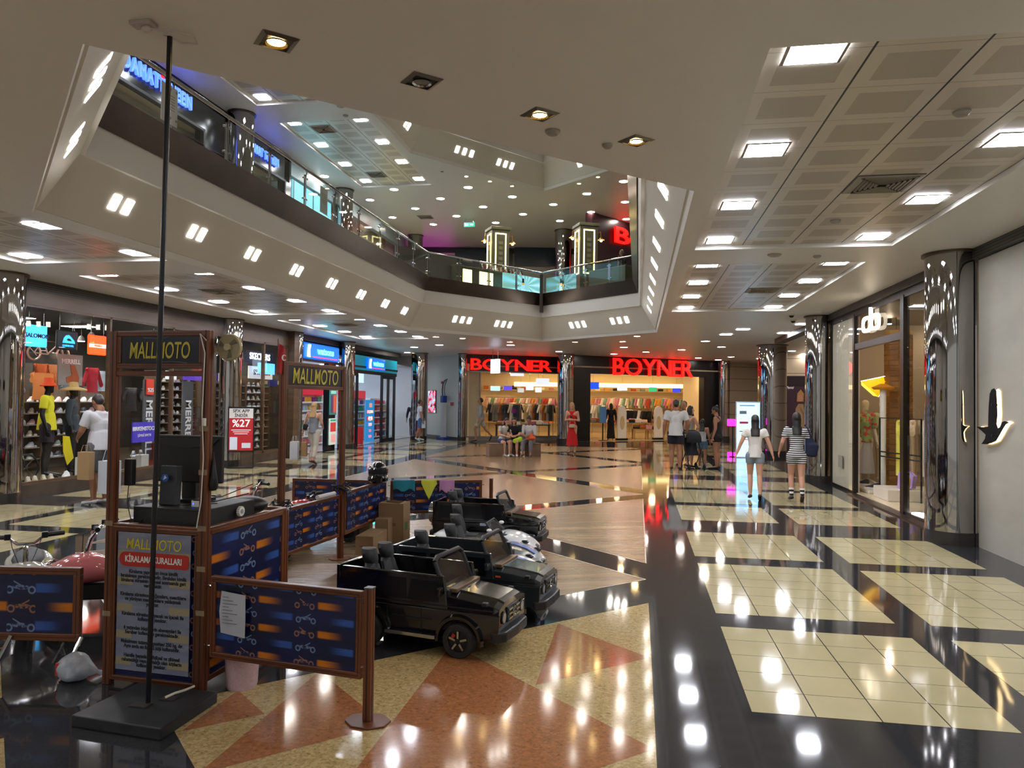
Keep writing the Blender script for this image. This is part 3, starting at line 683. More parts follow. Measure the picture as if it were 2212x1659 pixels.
def garment(label, c, rz, col, w=.34, h=.5, group=None, sl=.3, name='hanging_shirt', cat='clothing', shade=.0):
    m = mat('cloth_'+col, col, .85)
    key = 'garment_%.2f_%.2f_%.2f' % (w, h, sl)
    if key in GC:
        o = GC[key].copy(); COL.objects.link(o)
    else:
        mb = MB(); d = .05; rings = []
        for z, ww, dd in ((0, w*.5, .03), (-.03, w*.62, .05), (-.14, w*.5, .06), (-h*.6, w*.46, .055), (-h, w*.5, .06)):
            rings.append([(ww*math.cos(a)*(1 if abs(math.cos(a)) > .3 else .9), dd*math.sin(a)+.008*math.sin(5*a+z*9), z) for a in [2*PI*k/16 for k in range(16)]])
        mb.ring(rings)
        for s_ in (-1, 1): mb.ring([[(s_*(w*.45+q*.4), rr*math.cos(a), -.04-q+rr*math.sin(a)) for a in [2*PI*k/8 for k in range(8)]] for q, rr in ((0, .05), (sl*.5, .045), (sl, .05))])
        o = mb.build(name, m); GC[key] = o
    o.material_slots[0].link = 'OBJECT'; o.material_slots[0].material = m
    o.location = c; o.rotation_euler = (0, 0, rz); tag(o, label, cat, group); return o
GC = {}
for i, (y, z, col, nm) in enumerate(((11.2, 2.25, '#4d5148', 'olive'), (11.55, 2.3, '#6a6a62', 'grey'), (11.9, 2.3, '#d0642a', 'orange'), (12.2, 2.3, '#c77a4a', 'tan'))):
    garment(nm+' garment on the high rail of the sports window', (-11.6, y+.9, z), R(90), col, .3, .5)
for i in range(14):
    col = random.choice(['#23262b', '#2f3338', '#b7b7b2', '#3e4a55', '#1a1a1c']); garment('dark garment hanging deep inside the sports shop', (-13.2+.3*(i % 3), 12.2+.5*i, 1.9-.0*(i % 2)), R(80+random.random()*20), col, .34, .6, 'dark garments inside the sports shop')
garment('crimson red jacket hanging in the sports window behind the man in white', (-10.9, 13.35, 2.25), R(90), '#a81b30', .3, .5)
garment('pale blue jacket hanging beside the crimson one', (-11.0, 13.75, 2.2), R(90), '#a9b9c4', .26, .42)
garment('white and blue shirt hanging low at the left end of the sports window', (-10.5, 11.0, 2.1), R(90), '#b9c4dc', .22, .3)
garment('orange patterned towel hung behind the yellow shirt mannequin', (-10.95, 12.15, 2.1), R(90), '#e08a4a', .5, .5, sl=.1)
bx = lambda name, label, c, d, col, rz=0, cat='box', rough=.6: tag(MB().box(-d[0]/2, -d[1]/2, 0, d[0]/2, d[1]/2, d[2]).build(name, mat('bx_'+col, col, rough), bevel=.004, loc=c, rotz=rz), label, cat)
bx('display_block', 'white display block standing on the sports window sill', (-10.25, 12.35, .2), (.16, .26, .34), '#dcdad4', R(20))
bx('display_block', 'grey display block under the sandal poster', (-10.3, 14.05, .2), (.22, .3, .26), '#b9b7ae', R(8))
bx('display_table', 'narrow black display stand with white vertical lettering beside the man in white', (-10.5, 12.75, .16), (.3, .32, .9), '#151516')
text('stand_lettering', 'MERRELL', .13, mat('banner_white', '#e9e9ec'), None, (-10.34, 12.75, .55), (PI/2, PI/2, PI/2)); o = bpy.data.objects['stand_lettering']; o.name = 'vinyl_lettering'; tag(o, 'small vertical white lettering on the black display stand', 'lettering')
for i, y in enumerate((14.9, 15.3, 15.7)): bx('shoe_box', 'shoe display plinth with sandals, %s from the left below the sandal poster' % ORD[i], (-10.5, y, .16), (.3, .3, .5-.1*i), ('#8a2f2a', '#5a4a8a', '#c9b9a0')[i])
bx('paper_bag', 'crumpled beige paper bag shape in the window below the violet poster', (-10.15, 14.7, .2), (.12, .34, .5), '#9a8a76', R(-15), 'bag')
for i, (y, col) in enumerate(((11.0, 3), (11.15, 8), (11.33, 3), (11.5, 8))): put_shoe(-10.15, y, .2, R(-40), 3, 'tan shoe, %s in the row on the sill beside the left column' % ORD[i], None)
put_shoe(-10.15, 11.85, .2, R(-60), 0, 'white striped trainer on the sill below the yellow mannequin', None); put_shoe(-10.3, 12.0, .2, R(-60), 0, 'white striped trainer behind its pair below the yellow mannequin', None)
put_shoe(-10.2, 13.7, .46, R(-60), 7, 'dark blue trainer on the grey block below the sandal poster', None); put_shoe(-10.25, 14.0, .46, R(-50), 2, 'black trainer on the grey display block', None)
# ------------------------------------------------------------------ blue cosmetics shop (left, beyond the sports shop)
def pt(v): return (v.x, v.y)
M_SHOPWHITE = mat('shop_white', '#d9dee2', .5)
struct('wall_cosmetics', MB().box(-15.2, 20.1, 0, -15, 32.2, 3.6).box(-15, 32.1, 0, -9.9, 32.2, 3.6), M_SHOPWHITE)
struct('floor', MB().box(-15, 20.3, 0, -9.98, 32.1, .012), mat('shop_floor_white', '#c9cdd2', .12))
struct('ceiling', MB().box(-15, 20.2, 3.1, -10.05, 32.1, 3.15), M_SHOPWHITE)
for i in range(6):
    tag(MB().box(-.6, -.12, -.03, .6, .12, 0).build('tube_light', mat('shop_tube', '#ffffff', .5, emit=30, ecol='#e4f0ff'), loc=(-11.2-1.3*(i % 2), 21.2+1.6*i, 3.1)), 'long white ceiling light, %s inside the blue signed shop' % ORD[i], 'ceiling light')
M_TEAL = mat('teal_fascia', '#0f7f95', .3, emit=.4); M_BLUEGLOW = mat('blue_glow', '#0560c4', .4, emit=1.1); M_CYAN = mat('cyan_glow', '#49f0e6', .4, emit=5.0); M_WGLOW = mat('white_glow', '#ffffff', .4, emit=3.5); M_PINKGLOW = mat('pink_glow', '#d83a6a', .4, emit=1.5)
def blue_sign(label, c, w, h, pw, ph, off, base_m):
    t = thing('shop_sign', label, 'shop sign', c, PI/2)
    MB().box(-w/2, 0, 0, w/2, .1, h).build('fascia', base_m, t)
    pl = MB().box(off-pw/2, -.1, (h-ph)/2, off+pw/2, 0, (h+ph)/2).build('lightbox', M_BLUEGLOW, t, bevel=.03)
    z0 = (h-ph)/2+.04; z1 = (h+ph)/2-.04; x0 = off-pw*.42
    MB().prism([(x0, z0), (x0+.16*ph/.45, z0), (x0+.12*ph/.45, (z0+z1)/2), (x0+.2*ph/.45, z1), (x0+.06*ph/.45, z1), (x0, (z0+z1)/2)], -.125, -.1, 'y').build('white_curve', M_WGLOW, pl)
    text('lettering', 'watsons', ph*.62, M_CYAN, pl, (off+pw*.08, -.112, h/2+ph*.05), (PI/2, 0, 0), bold=.009, sx=1.3)
    MB().box(off-pw*.28, -.115, z0+.0, off+pw*.42, -.1, z0+.035).build('underline', M_PINKGLOW, pl)
    return t
blue_sign('nearer glowing blue shop sign with cyan lettering above the shop entrance', (-9.85, 21.85, 2.86), 2.9, .5, 2.6, .46, 0, M_BLUEGLOW)
blue_sign('farther glowing blue shop sign on a teal fascia above glass doors', (-9.85, 26.85, 2.72), 5.1, .52, 1.9, .42, -.1, M_TEAL)
struct('trim_9', MB().box(-9.98, 20.35, 2.8, -9.82, 29.4, 2.87), M_BLACK)
struct('trim_10', MB().box(-9.98, 24.0, 2.6, -9.86, 29.4, 2.72), M_BLACK)
window((-9.93, 24.05), (-9.93, 25.2), 0, 2.6, M_BLACK, (), fw=.1); window((-9.93, 27.8), (-9.93, 29.3), 0, 2.6, M_BLACK, (.5,), fw=.12)
struct('wall_pilaster', MB().box(-10.0, 22.5, 0, -9.84, 23.1, 2.82), mat('black_stone', '#16161a', .15))
struct('wall_pilaster', MB().box(-9.98, 20.45, 0, -9.86, 20.7, 2.8), mat('turquoise_paint', '#1fb4bd', .4, emit=.2))
def poster(label, p, w, h, col, blocks, em=.3, name='poster', ry=PI/2, cat='poster'):
    t = thing(name, label, cat, p, ry); MB().box(-w/2, -.02, 0, w/2, .02, h).build('panel', mat('po_'+col+str(em), col, .4, emit=em), t)
    for (x0, z0, x1, z1, c) in blocks: MB().box(x0*w, -.026, z0*h, x1*w, -.02, z1*h).build('printed_block', mat('po_'+c+str(em), c, .4, emit=em), t)
    return t
poster('upper green and orange poster in the frame beside the cosmetics entrance', (-9.8, 22.8, 1.15), .5, .85, '#3a7a72', [(-.4, .08, -.05, .75, '#5a3a6a'), (.0, .08, .42, .75, '#e05a34'), (-.4, .8, .4, .92, '#9adad0')])
poster('lower red and mint poster in the frame beside the cosmetics entrance', (-9.8, 22.8, .18), .5, .85, '#c9d8ce', [(-.42, .5, .42, .85, '#cc3a3a'), (-.3, .1, .35, .4, '#e8a0a0'), (-.42, .9, .42, .97, '#3aa08a')])
def price_text(t, rows):
    for (s, z, sz, c) in rows: text('lettering', s, sz, mat('lt_'+c, c, .5, emit=.6), t, (0, -.03, z), (PI/2, 0, 0), bold=.004)
t = poster('blue roll-up banner with pink price bubbles inside the glass doors', (-10.3, 27.5, .02), .95, 1.62, '#2a86c8', [(-.4, .68, .4, .75, '#d8324a'), (-.38, .5, .38, .6, '#c02a4a'), (-.1, .82, .22, .92, '#e8a090')], .5)
price_text(t, [('KAÇIRMA', 1.155, .15, '#ffe8e8'), ('49,90', .89, .22, '#ffffff'), ('39,90', .66, .16, '#ffd0d8'), ('%50', .42, .14, '#ff7a9a'), ('99,90', .2, .14, '#ff8aa8')])
t = poster('white lit sign with script lettering high inside the cosmetics shop', (-11.5, 28.2, 2.35), 3.4, .62, '#bcd9f2', [], 1.0, 'interior_sign', cat='sign'); text('lettering', 'SoyNow', .36, M_WGLOW, t, (.5, -.03, .42), (PI/2, 0, 0), shear=.3)
poster('white lit band over the first entrance of the cosmetics shop', (-10.6, 21.4, 2.15), 2.2, .25, '#8fd0ff', [], 1.2, 'interior_sign', cat='sign')
# product shelving
M_PROD = [mat('prod_'+c, c, .4) for c in ('#c8283c', '#e8e8ea', '#2f5fa8', '#e06a8a', '#4aa070', '#f0c040', '#d84a2a', '#b0c4d8', '#7a3a8a', '#f4f4f4')]
prod0 = MB().cyl((0, 0, 0), .04, .15, 10).cyl((0, 0, .15), .018, .03, 8).build('product_bottle', M_PROD[0]); prod0.material_slots[0].link = 'OBJECT'
boxp0 = MB().box(-.05, -.04, 0, .05, .04, .16).build('product_box', M_PROD[1]); boxp0.material_slots[0].link = 'OBJECT'
PF = [True, True]
def product(x, y, z, ci, label, group, kind=0):
    src = (prod0, boxp0)[kind]
    o = src if PF[kind] else src.copy()
    if not PF[kind]: COL.objects.link(o)
    PF[kind] = False; o.material_slots[0].link = 'OBJECT'; o.material_slots[0].material = M_PROD[ci % 10]; o.location = (x, y, z); tag(o, label, 'product', group)
def gondola(label, x, y0, y1, rows, h, lab, group, color='#e6e6ea', head=None):
    t = thing('product_shelf', label, 'shelf', (x, (y0+y1)/2, 0)); L = (y1-y0)/2
    MB().box(-.36, -L, 0, -.32, L, h).build('back_panel', mat('gond_'+color, color, .4), t)
    for s_ in (-1, 1): MB().box(-.36, s_*L-.02, 0, 0, s_*L+.02, h).build('side_panel', mat('gond_'+color, color, .4), t)
    for r_ in range(rows):
        z = .1+(h-.35)*r_/(rows-1); MB().box(-.34, -L, z-.02, 0, L, z).box(-.005, -L, z-.04, .005, L, z+.01).build('shelf', mat('gond_w', '#f2f2f4', .4), t)
        y = y0+.1; c0 = random.randrange(10)
        while y < y1-.06:
            if random.random() < .3: c0 = random.randrange(10)
            product(x-.1, y, z, c0, lab, group, random.randrange(2)); y += .15
    if head: MB().box(-.34, -L, h, 0, L, h+.3).build('header', mat('gondh_'+head, head, .4, emit=.4), t)
gondola('white product shelf with a red header just inside the glass doors', -10.9, 26.6, 28.6, 6, 1.7, 'small product on the shelf behind the glass doors', 'products behind the glass doors', head='#d0303a')
gondola('white product shelf behind the first cosmetics entrance', -11.2, 22.6, 25.2, 6, 1.8, 'small product on the shelf in the first cosmetics entrance', 'products in the first cosmetics entrance', head='#c8283c')
gondola('white product shelf right of the price banner in the cosmetics shop', -10.9, 29.2, 31.2, 6, 1.7, 'small product on the shelf right of the price banner', 'products right of the price banner')
tag(MB().cyl((0, 0, 0), .25, .62, 20).build('promo_drum', mat('promo_red', '#c02434', .4), loc=(-10.2, 25.9, .02)), 'red round promotion bin inside the glass doors', 'bin')
# ------------------------------------------------------------------ grey passage wall with screen and life-saving stand
G0, G1 = pt(onD(872, 866, 36)), pt(onD(1000, 866, 30.9))
def wallseg(name, A, B, z0, z1, m, th=.12):
    A, B = Vector(tuple(A)[:2]), Vector(tuple(B)[:2]); n = Vector((-(B-A).y, (B-A).x)).normalized()*th
    return struct(name, MB().prism([tuple(A), tuple(B), tuple(B+n), tuple(A+n)], z0, z1), m)
wallseg('wall_passage', G0, G1, 0, 3.6, M_WALLG)
wallseg('trim_11', onL(890, 866, G0, G1).xy, onL(985, 866, G0, G1).xy, 0, .0, M_WALLG) if 0 else None
def placed(p, A, B): 
    """angle of the line A->B"""
    return math.atan2(B[1]-A[1], B[0]-A[0])
ga = placed(None, G0, G1)
def facing(name, label, cat, x, y0px, y1px, w, A, B, off=.04):
    """thing standing on wall line A-B at pixel column x; returns empty with bottom z and height"""
    p0, p1 = onL(x, y1px, A, B), onL(x, y0px, A, B); n = Vector(((B[1]-A[1]), -(B[0]-A[0]))).normalized()*off
    t = thing(name, label, cat, (p0.x+n.x, p0.y+n.y, p0.z), placed(None, A, B)); return t, p1.z-p0.z
t, h = facing('advertising_screen', 'glowing colourful portrait screen on the grey passage wall', 'screen', 934, 843, 892, .8, G0, G1)
w = .78
def splash():
    m = mat('screen_splash', '#000000', .3); t_ = NT(m); x, y, z = t_.obj(); n = t_.noise(4.5, 4, t_.co); v = t_.new('ShaderNodeTexVoronoi'); v.inputs['Scale'].default_value = 7; t_.l.new(t_.co, v.inputs['Vector'])
    c = t_.ramp(n, (.38, '#050608'), (.47, '#d8324a'), (.52, '#e8a0c8'), (.58, '#2aa0c8'), (.66, '#f0f4f8')); t_.l.new(c, m.node_tree.nodes['Principled BSDF'].inputs['Emission Color'])
    m.node_tree.nodes['Principled BSDF'].inputs['Emission Strength'].default_value = 1.1; return m
MB().box(-w/2, 0, 0, w/2, .05, h).build('housing', M_BLACK, t); MB().box(-w/2+.02, -.006, .02, w/2-.02, 0, h-.02).build('screen', splash(), t)
t, h = facing('defibrillator_stand', 'white and blue slim stand with a curved arm against the grey passage wall', 'stand', 966, 826, 951, .3, G0, G1, .2); t.location.z = 0
wm, bm_ = mat('stand_white', '#c4c8d2', .4), mat('stand_blue', '#1f3f9a', .4)
MB().box(-.35, -.15, 0, .35, .15, .07).build('base', bm_, t); MB().box(-.12, -.08, .07, .12, .08, 1.5).build('column', wm, t); MB().box(-.13, -.1, 1.55, .13, .1, 1.85).build('blue_box', bm_, t, bevel=.02)
MB().tube([(-.1, 0, 1.8), (-.14, 0, 2.1), (-.08, 0, 2.35), (.08, 0, 2.5), (.3, 0, 2.55)], .03).tube([(.12, 0, 1.8), (.06, 0, 2.1), (.1, 0, 2.3), (.25, 0, 2.5)], .02).build('arm', mat('arm_grey', '#50586a', .4), t)
t, h = facing('fire_alarm_bell', 'small red alarm button high on the grey passage wall', 'fire alarm', 957, 823, 829, .1, G0, G1); MB().cyl((0, -.03, .05), .06, .05, 16, 'y').build('button', mat('alarm_red', '#a02030', .4), t)
t, h = facing('fire_alarm_bell', 'small red alarm button beside the glowing screen low on the passage wall', 'fire alarm', 957, 888, 894, .1, G0, G1); MB().cyl((0, -.03, .05), .06, .05, 16, 'y').build('button', mat('alarm_red', '#a02030', .4), t)
t, h = facing('notice_plate', 'small red notice plate on the grey wall right of the white stand', 'sign', 978, 869, 876, .2, G0, G1); MB().box(-.13, -.01, 0, .13, 0, h).build('plate', mat('notice_red', '#b04050', .5), t)
struct('baseboard_passage', MB().prism([G0, G1, (G1[0], G1[1]-.03), (G0[0], G0[1]-.03)], 0, .1), mat('baseboard_grey', '#44484a', .4))
# ------------------------------------------------------------------ department store with red letters
A1, B1 = pt(onD(1008, 866, 30.9)), pt(onD(1206, 866, 32.3)); A2, B2 = pt(onD(1238, 866, 30.7)), pt(onD(1560, 866, 34.2))
M_CREAMW = mat('store_cream_wall', '#e2cfa8', .5); M_PORTAL = mat('store_black_portal', '#151416', .25); M_REDGLOW = mat('red_letters', '#ff1410', .4, emit=2.0, ecol='#ff120c')
BK0, BK1 = pt(onD(985, 866, 40)), pt(onD(1560, 866, 41.5))
room = [A1, B1, A2, B2, BK1, BK0]
struct('floor', MB().prism([A1, B1, A2, B2, BK1, BK0], 0, .014), mat('store_floor', '#cbb58a', .15))
struct('ceiling', MB().prism([A1, B1, A2, B2, BK1, BK0], 3.1, 3.16), mat('store_ceiling', '#d8c7a4', .6))
wallseg('wall_store_back', BK0, BK1, 0, 3.2, M_CREAMW); wallseg('wall_store_left', A1, BK0, 0, 3.2, M_CREAMW, -.1); wallseg('wall_store_right', B2, BK1, 0, 3.2, M_CREAMW, .1)
def seg(A, B, q): return (A[0]+(B[0]-A[0])*q, A[1]+(B[1]-A[1])*q)
wallseg('wall_store_header', A1, B1, 2.9, 3.6, mat('store_dark_red', '#1b0d12', .3), .3)
wallseg('trim_12', A1, B1, 0, .12, mat('store_sill', '#77706a', .3), .2)
wallseg('wall_store_panel', seg(A1, B1, .01), seg(A1, B1, .14), .12, 2.9, M_CREAMW, .2)
window(A1, B1, .12, 2.9, mat('steel_frame', '#8a8480', .3, .7), (.14,), fw=.05)
wallseg('wall_store_portal', A2, B2, 2.85, 3.6, M_PORTAL, .35); wallseg('wall_store_portal', A2, seg(A2, B2, .105), 0, 2.85, M_PORTAL, .35); wallseg('wall_store_portal', seg(A2, B2, .865), B2, 0, 2.85, M_PORTAL, .35)
def letters(label, word, A, B, x0, x1, y0, y1, m, off=.1, name='illuminated_lettering', sxf=1.0):
    p0, p1 = onL(x0, (y0+y1)/2, A, B), onL(x1, (y0+y1)/2, A, B); c = (p0+p1)/2; n = Vector(((B[1]-A[1]), -(B[0]-A[0]), 0)).normalized()*off
    H = (onL((x0+x1)/2, y0, A, B).z-onL((x0+x1)/2, y1, A, B).z); Wd = (p1-p0).length
    t = thing(name, label, 'shop sign', tuple(c+n), placed(None, A, B))
    objs = []; pen = 0
    for ch in word:
        o = text('letter', ch, H*1.38, m, t, (0, 0, 0), (PI/2, 0, 0), ext=.04, bold=H*.012); objs.append(o)
    ws = [max(v.co.x for v in o.data.vertices)-min(v.co.x for v in o.data.vertices) for o in objs]
    gap = .06*H; tot = sum(ws)+gap*(len(ws)-1); k = Wd/tot; x = -Wd/2
    for o, w_ in zip(objs, ws):
        zc = (max(v.co.y for v in o.data.vertices)+min(v.co.y for v in o.data.vertices))/2; xc = (max(v.co.x for v in o.data.vertices)+min(v.co.x for v in o.data.vertices))/2
        hh = max(v.co.y for v in o.data.vertices)-min(v.co.y for v in o.data.vertices)
        for v in o.data.vertices: v.co.x = (v.co.x-xc)*k; v.co.y = (v.co.y-zc)*H/hh
        o.location = (x+w_*k/2, 0, 0); x += (w_+gap)*k
    return t
letters('row of glowing red letters on the dark band above the left glass store front', 'BOYNER', A1, B1, 1016, 1190, 777, 801, M_REDGLOW, .06)
letters('large glowing red letters on the black portal of the store entrance', 'BOYNER', A2, B2, 1321, 1493, 777, 813, M_REDGLOW, .12)
def inroom(x, y, z=None, d=None): return onD(x, y, d)
for i in range(14):
    x = 1030+38*i; d = 34+(i % 3)*2.2; p = onD(x, 866, d)
    t = thing('store_downlight', 'warm downlight in the cream store ceiling', 'ceiling light', (p.x, p.y, 3.1), 0, 'warm downlights of the store')
    MB().cyl((0, 0, -.02), .13, .02, 14).build('bulb', mat('store_bulb', '#ffffff', .5, emit=95, ecol='#ffdca8'), t)
t = thing('cove_light', 'long glowing strip along the back wall of the store', 'light', tuple(onD(1300, 866, 40.2).xy)+(2.45,), placed(None, BK0, BK1)); MB().box(-4.8, -.1, 0, 4.8, 0, .22).build('strip', mat('cove', '#fff0c0', .4, emit=2.6, ecol='#ffe0a0'), t); MB().box(-4.8, -.35, -.06, 4.8, 0, 0).build('ledge', M_CREAMW, t)
ROT = placed(None, A2, B2)
def gr(label, x, d, n, cols, group, z=1.4, hgt=.75):
    p = onD(x, 866, d); t = thing('clothes_rack', label, 'clothes rack', (p.x, p.y, .014), .1)
    w = .16*n
    MB().tube([(-w/2, 0, z+.12), (w/2, 0, z+.12)], .014).build('rail', M_STEEL, t)
    for s_ in (-1, 1): MB().tube([(s_*w/2, 0, 0), (s_*w/2, 0, z+.12)], .016).tube([(s_*w/2, -.2, .02), (s_*w/2, .2, .02)], .016).build('upright', M_STEEL, t)
    for k in range(n):
        o = garment('garment on a rail inside the cream department store', (p.x-w/2+.08+.16*k, p.y+.02*k, z+.1), R(60)+random.uniform(-.15, .15), random.choice(cols), .32, hgt, group)
cA = ['#23262b', '#c9b48a', '#4a3a30', '#e8e0d0', '#a8642a', '#2f3a4a', '#8a8a84']; cB = ['#d8a0a0', '#e8e0d0', '#c04a3a', '#e0a04a', '#f0ece0', '#7aa08a', '#c87a9a']
G_ = 'garments on rails in the store'
gr('clothes rail right behind the left glass front', 1090, 33.5, 9, cA, G_); gr('clothes rail near the right end of the left glass front', 1165, 34.2, 8, cA, G_)
gr('clothes rail deep behind the left glass front', 1120, 37, 10, cB, G_); gr('clothes rail just inside the portal on the left', 1290, 35, 5, cB, G_)
gr('clothes rail in the middle of the portal', 1375, 35.5, 9, ['#1a1a1c', '#2a2a2e', '#e0e0e0', '#333338'], G_, 1.15, .55)
for i, x in enumerate((1300, 1340, 1385, 1430, 1470)): gr('wall rail with colourful clothes, %s from the left on the back of the store' % ORD[i], x, 39.2, 6, cB, G_, 1.75, .5)
for i, x in enumerate((1070, 1105, 1145, 1180)): gr('wall rail with folded colours, %s from the left behind the left glass front' % ORD[i], x, 38.8, 6, cB, G_, 1.7, .5)
dv = (Vector(BK1)-Vector(BK0)).normalized(); nv = Vector((dv.y, -dv.x))
t = thing('wall_shelving', 'long cream wall shelving with coloured folded clothes at the back of the store', 'shelf', (BK0[0], BK0[1], .014), placed(None, BK0, BK1))
LBK = (Vector(BK1)-Vector(BK0)).length
for z in (.5, .95, 1.4, 2.25): MB().box(.3, -.45, z-.03, LBK-.3, -.12, z).build('shelf', M_CREAMW, t)
fc0 = MB().box(-.12, -.1, 0, .12, .1, .16).build('folded_clothes', M_CREAMW); fc0.material_slots[0].link = 'OBJECT'; FCM = [mat('cloth_'+c, c, .9) for c in ('#c04a3a', '#e0a04a', '#e8e0d0', '#2f3a4a', '#c87a9a', '#7aa08a', '#23262b', '#d86a2a', '#f0ece0', '#8a8a84')]
kk = 0
for z in (.5, .95, 1.4, 2.25):
    for i in range(28):
        o = fc0 if kk == 0 else fc0.copy()
        if kk: COL.objects.link(o)
        kk += 1; o.material_slots[0].link = 'OBJECT'; o.material_slots[0].material = random.choice(FCM); q = Vector(BK0)+dv*(.6+i*(LBK-1.2)/27)+nv*.3; o.location = (q.x, q.y, z+.014); o.scale = (1, 1, random.uniform(.7, 1.5)); o.rotation_euler.z = placed(None, BK0, BK1); tag(o, 'folded clothes on the long shelving at the back of the store', 'clothing', 'folded clothes on the back shelving')
def table(label, x, d, col='#b08a4a', n=4, z=.72):
    p = onD(x, 866, d); t = thing('display_table', label, 'table', (p.x, p.y, .014), .15); m = mat('table_'+col, col, .5)
    MB().box(-.6, -.35, z-.04, .6, .35, z).build('tabletop', m, t)
    for sx in (-1, 1):
        for sy in (-1, 1): MB().box(sx*.55-.03, sy*.3-.03, 0, sx*.55+.03, sy*.3+.03, z-.04).build('leg', m, t)
    for k in range(n):
        for q in range(2):
            tag(MB().box(-.13, -.12, 0, .13, .12, .1+.04*((k+q) % 3)).build('folded_clothes', mat('cloth_'+random.choice(cB+cA), '#d0d0d0', .9), bevel=.02, loc=(p.x-.42+.28*k, p.y-.15+.3*q-.02*k, z+.014), rotz=.15), 'stack of folded clothes on a light wooden table inside the store', 'clothing', 'folded clothes on the store tables')
table('wooden table with folded clothes behind the left gate in the store', 1372, 34.0); table('low wooden table with red clothes between the gates', 1395, 33.6, n=4, z=.45); table('wooden table at the left side of the portal', 1290, 33.9); table('wooden table right of the right gate', 1450, 34.6)
table('dark table with clothes behind the left glass front', 1100, 32.9, '#2a2a2a', z=.6); table('second dark table behind the left glass front', 1160, 33.4, '#2a2a2a', z=.6)
for i, x in enumerate((1343, 1423)):
    p = onL(x, 866, A2, B2); t = thing('security_gate', 'white oval anti-theft gate, %s one of the portal' % ('left', 'right')[i], 'security gate', (p.x, p.y+.5, .014), ROT)
    MB().prism([(-.22, 0), (.22, 0), (.22, 1.2), (.16, 1.42), (0, 1.5), (-.16, 1.42), (-.22, 1.2)], -.04, .04, 'y').build('panel', mat('gate_white', '#e6ddc8', .4), t)
    MB().prism([(.12*math.cos(a), .75+.3*math.sin(a)) for a in [2*PI*k/18 for k in range(18)]], -.045, .045, 'y').build('oval_window', mat('gate_beige', '#c9b07a', .4), t)
    MB().box(-.26, -.1, 0, .26, .1, .08).build('base', M_BLACK, t)
p = onL(1302, 866, A2, B2); t = thing('poster_stand', 'narrow poster stand with a blue poster inside the portal', 'poster stand', (p.x, p.y+.3, .014), ROT)
MB().box(-.16, -.02, .75, .16, .02, 1.45).build('poster', mat('stand_blue_poster', '#3a5a7a', .4, emit=.3), t); MB().box(-.02, -.02, 0, .02, .02, .75).box(-.15, -.12, 0, .15, .12, .02).build('stand', M_DARK, t)
for (x, y, w, h, c, lab, dd) in ((1281, 833, .55, .32, '#1846e0', 'glowing blue hanging sign at the left of the portal', 34), (1344, 839, .5, .22, '#c8f0f8', 'pale glowing sign on the store back wall', 38), (1410, 841, .4, .2, '#1f9a68', 'green glowing sign on the store back wall', 38), (1461, 843, .4, .2, '#2a3ad8', 'small blue glowing sign on the store back wall', 38),
                            (1070, 839, .45, .22, '#9ad4e8', 'pale cyan sign hanging behind the left glass front', 35), (1097, 838, .4, .2, '#4a3ac0', 'violet sign hanging behind the left glass front', 35), (1125, 843, .3, .2, '#9aa0a8', 'grey sign hanging behind the left glass front', 35), (1144, 838, .35, .2, '#d8e0f0', 'white sign hanging behind the left glass front', 35), (1163, 842, .3, .24, '#b8c0d0', 'pale sign hanging at the right behind the left glass front', 35),
                            (1172, 824, .6, .28, '#c8ccd8', 'larger white sign hanging near the right end of the left glass front', 33.5), (1117, 808, .6, .18, '#d0d0e0', 'white sign just under the red letters of the left front', 33)):
    p = onD(x, y, dd); t = thing('hanging_sign', lab, 'sign', (p.x, p.y, p.z-h/2), .15); MB().box(-w/2, -.02, 0, w/2, .02, h).build('board', mat('hs_'+c, c, .4, emit=1.2), t); MB().tube([(0, 0, h), (0, 0, 3.1-p.z+h/2)], .006, 5).build('wire', M_STEEL, t)
p = onD(1070, 790, 27.5); t = thing('hanging_lightbox', 'narrow white double sided light box hung before the left red letters', 'sign', (p.x, p.y, p.z-.28), R(-50)); MB().box(-.28, -.05, 0, .28, .05, .52).build('panel', mat('lb_white', '#dfe8ff', .4, emit=2.6), t, bevel=.01)
MB().tube([(-.2, 0, .52), (-.2, 0, ZC-p.z+.28)], .01, 6).tube([(.2, 0, .52), (.2, 0, ZC-p.z+.28)], .01, 6).build('hanger', M_STEEL, t)
# cream wall inside portal right
wallseg('wall_store_inner', onD(1475, 866, 36), onD(1515, 866, 34.2), 0, 3.1, M_CREAMW); 
# ------------------------------------------------------------------ far right: stone wall, dark lingerie front, info totem
M_STONE = mat('stone_panel', '#8a7d70', .3); tS = NT(M_STONE); x_, y_, z_ = tS.obj(); tS.base(tS.mix(tS.m('GREATER_THAN', tS.m('FRACT', tS.m('MULTIPLY', z_, 1.75)), .96), '#c9bba6', '#6a6052'))
SA, SB = pt(onD(1555, 866, 35.2)), pt(onD(1700, 866, 36.5))
wallseg('wall_stone', SA, SB, 0, 3.6, M_STONE)
LA, LB = pt(onD(1690, 866, 28.5)), pt(onD(1775, 866, 28.0))
wallseg('wall_lingerie', LA, LB, 2.75, 3.6, M_STONE); wallseg('wall_lingerie', LA, LB, 0, 2.75, mat('plum_dark', '#2a1720', .25))
wallseg('wall_right', LA, SB, 0, 3.6, M_STONE); wallseg('wall_right', (3.95, 17.2), LB, 0, 3.6, M_STONE)
t, h = facing('fashion_poster', 'plum poster with a blonde model in a beige dress behind the walking women', 'poster', 1722, 835, 960, .9, LA, LB, .05)
MB().box(-.5, -.02, -.2, .5, .02, h).build('panel', mat('plum', '#3c2430', .3, emit=.1), t)
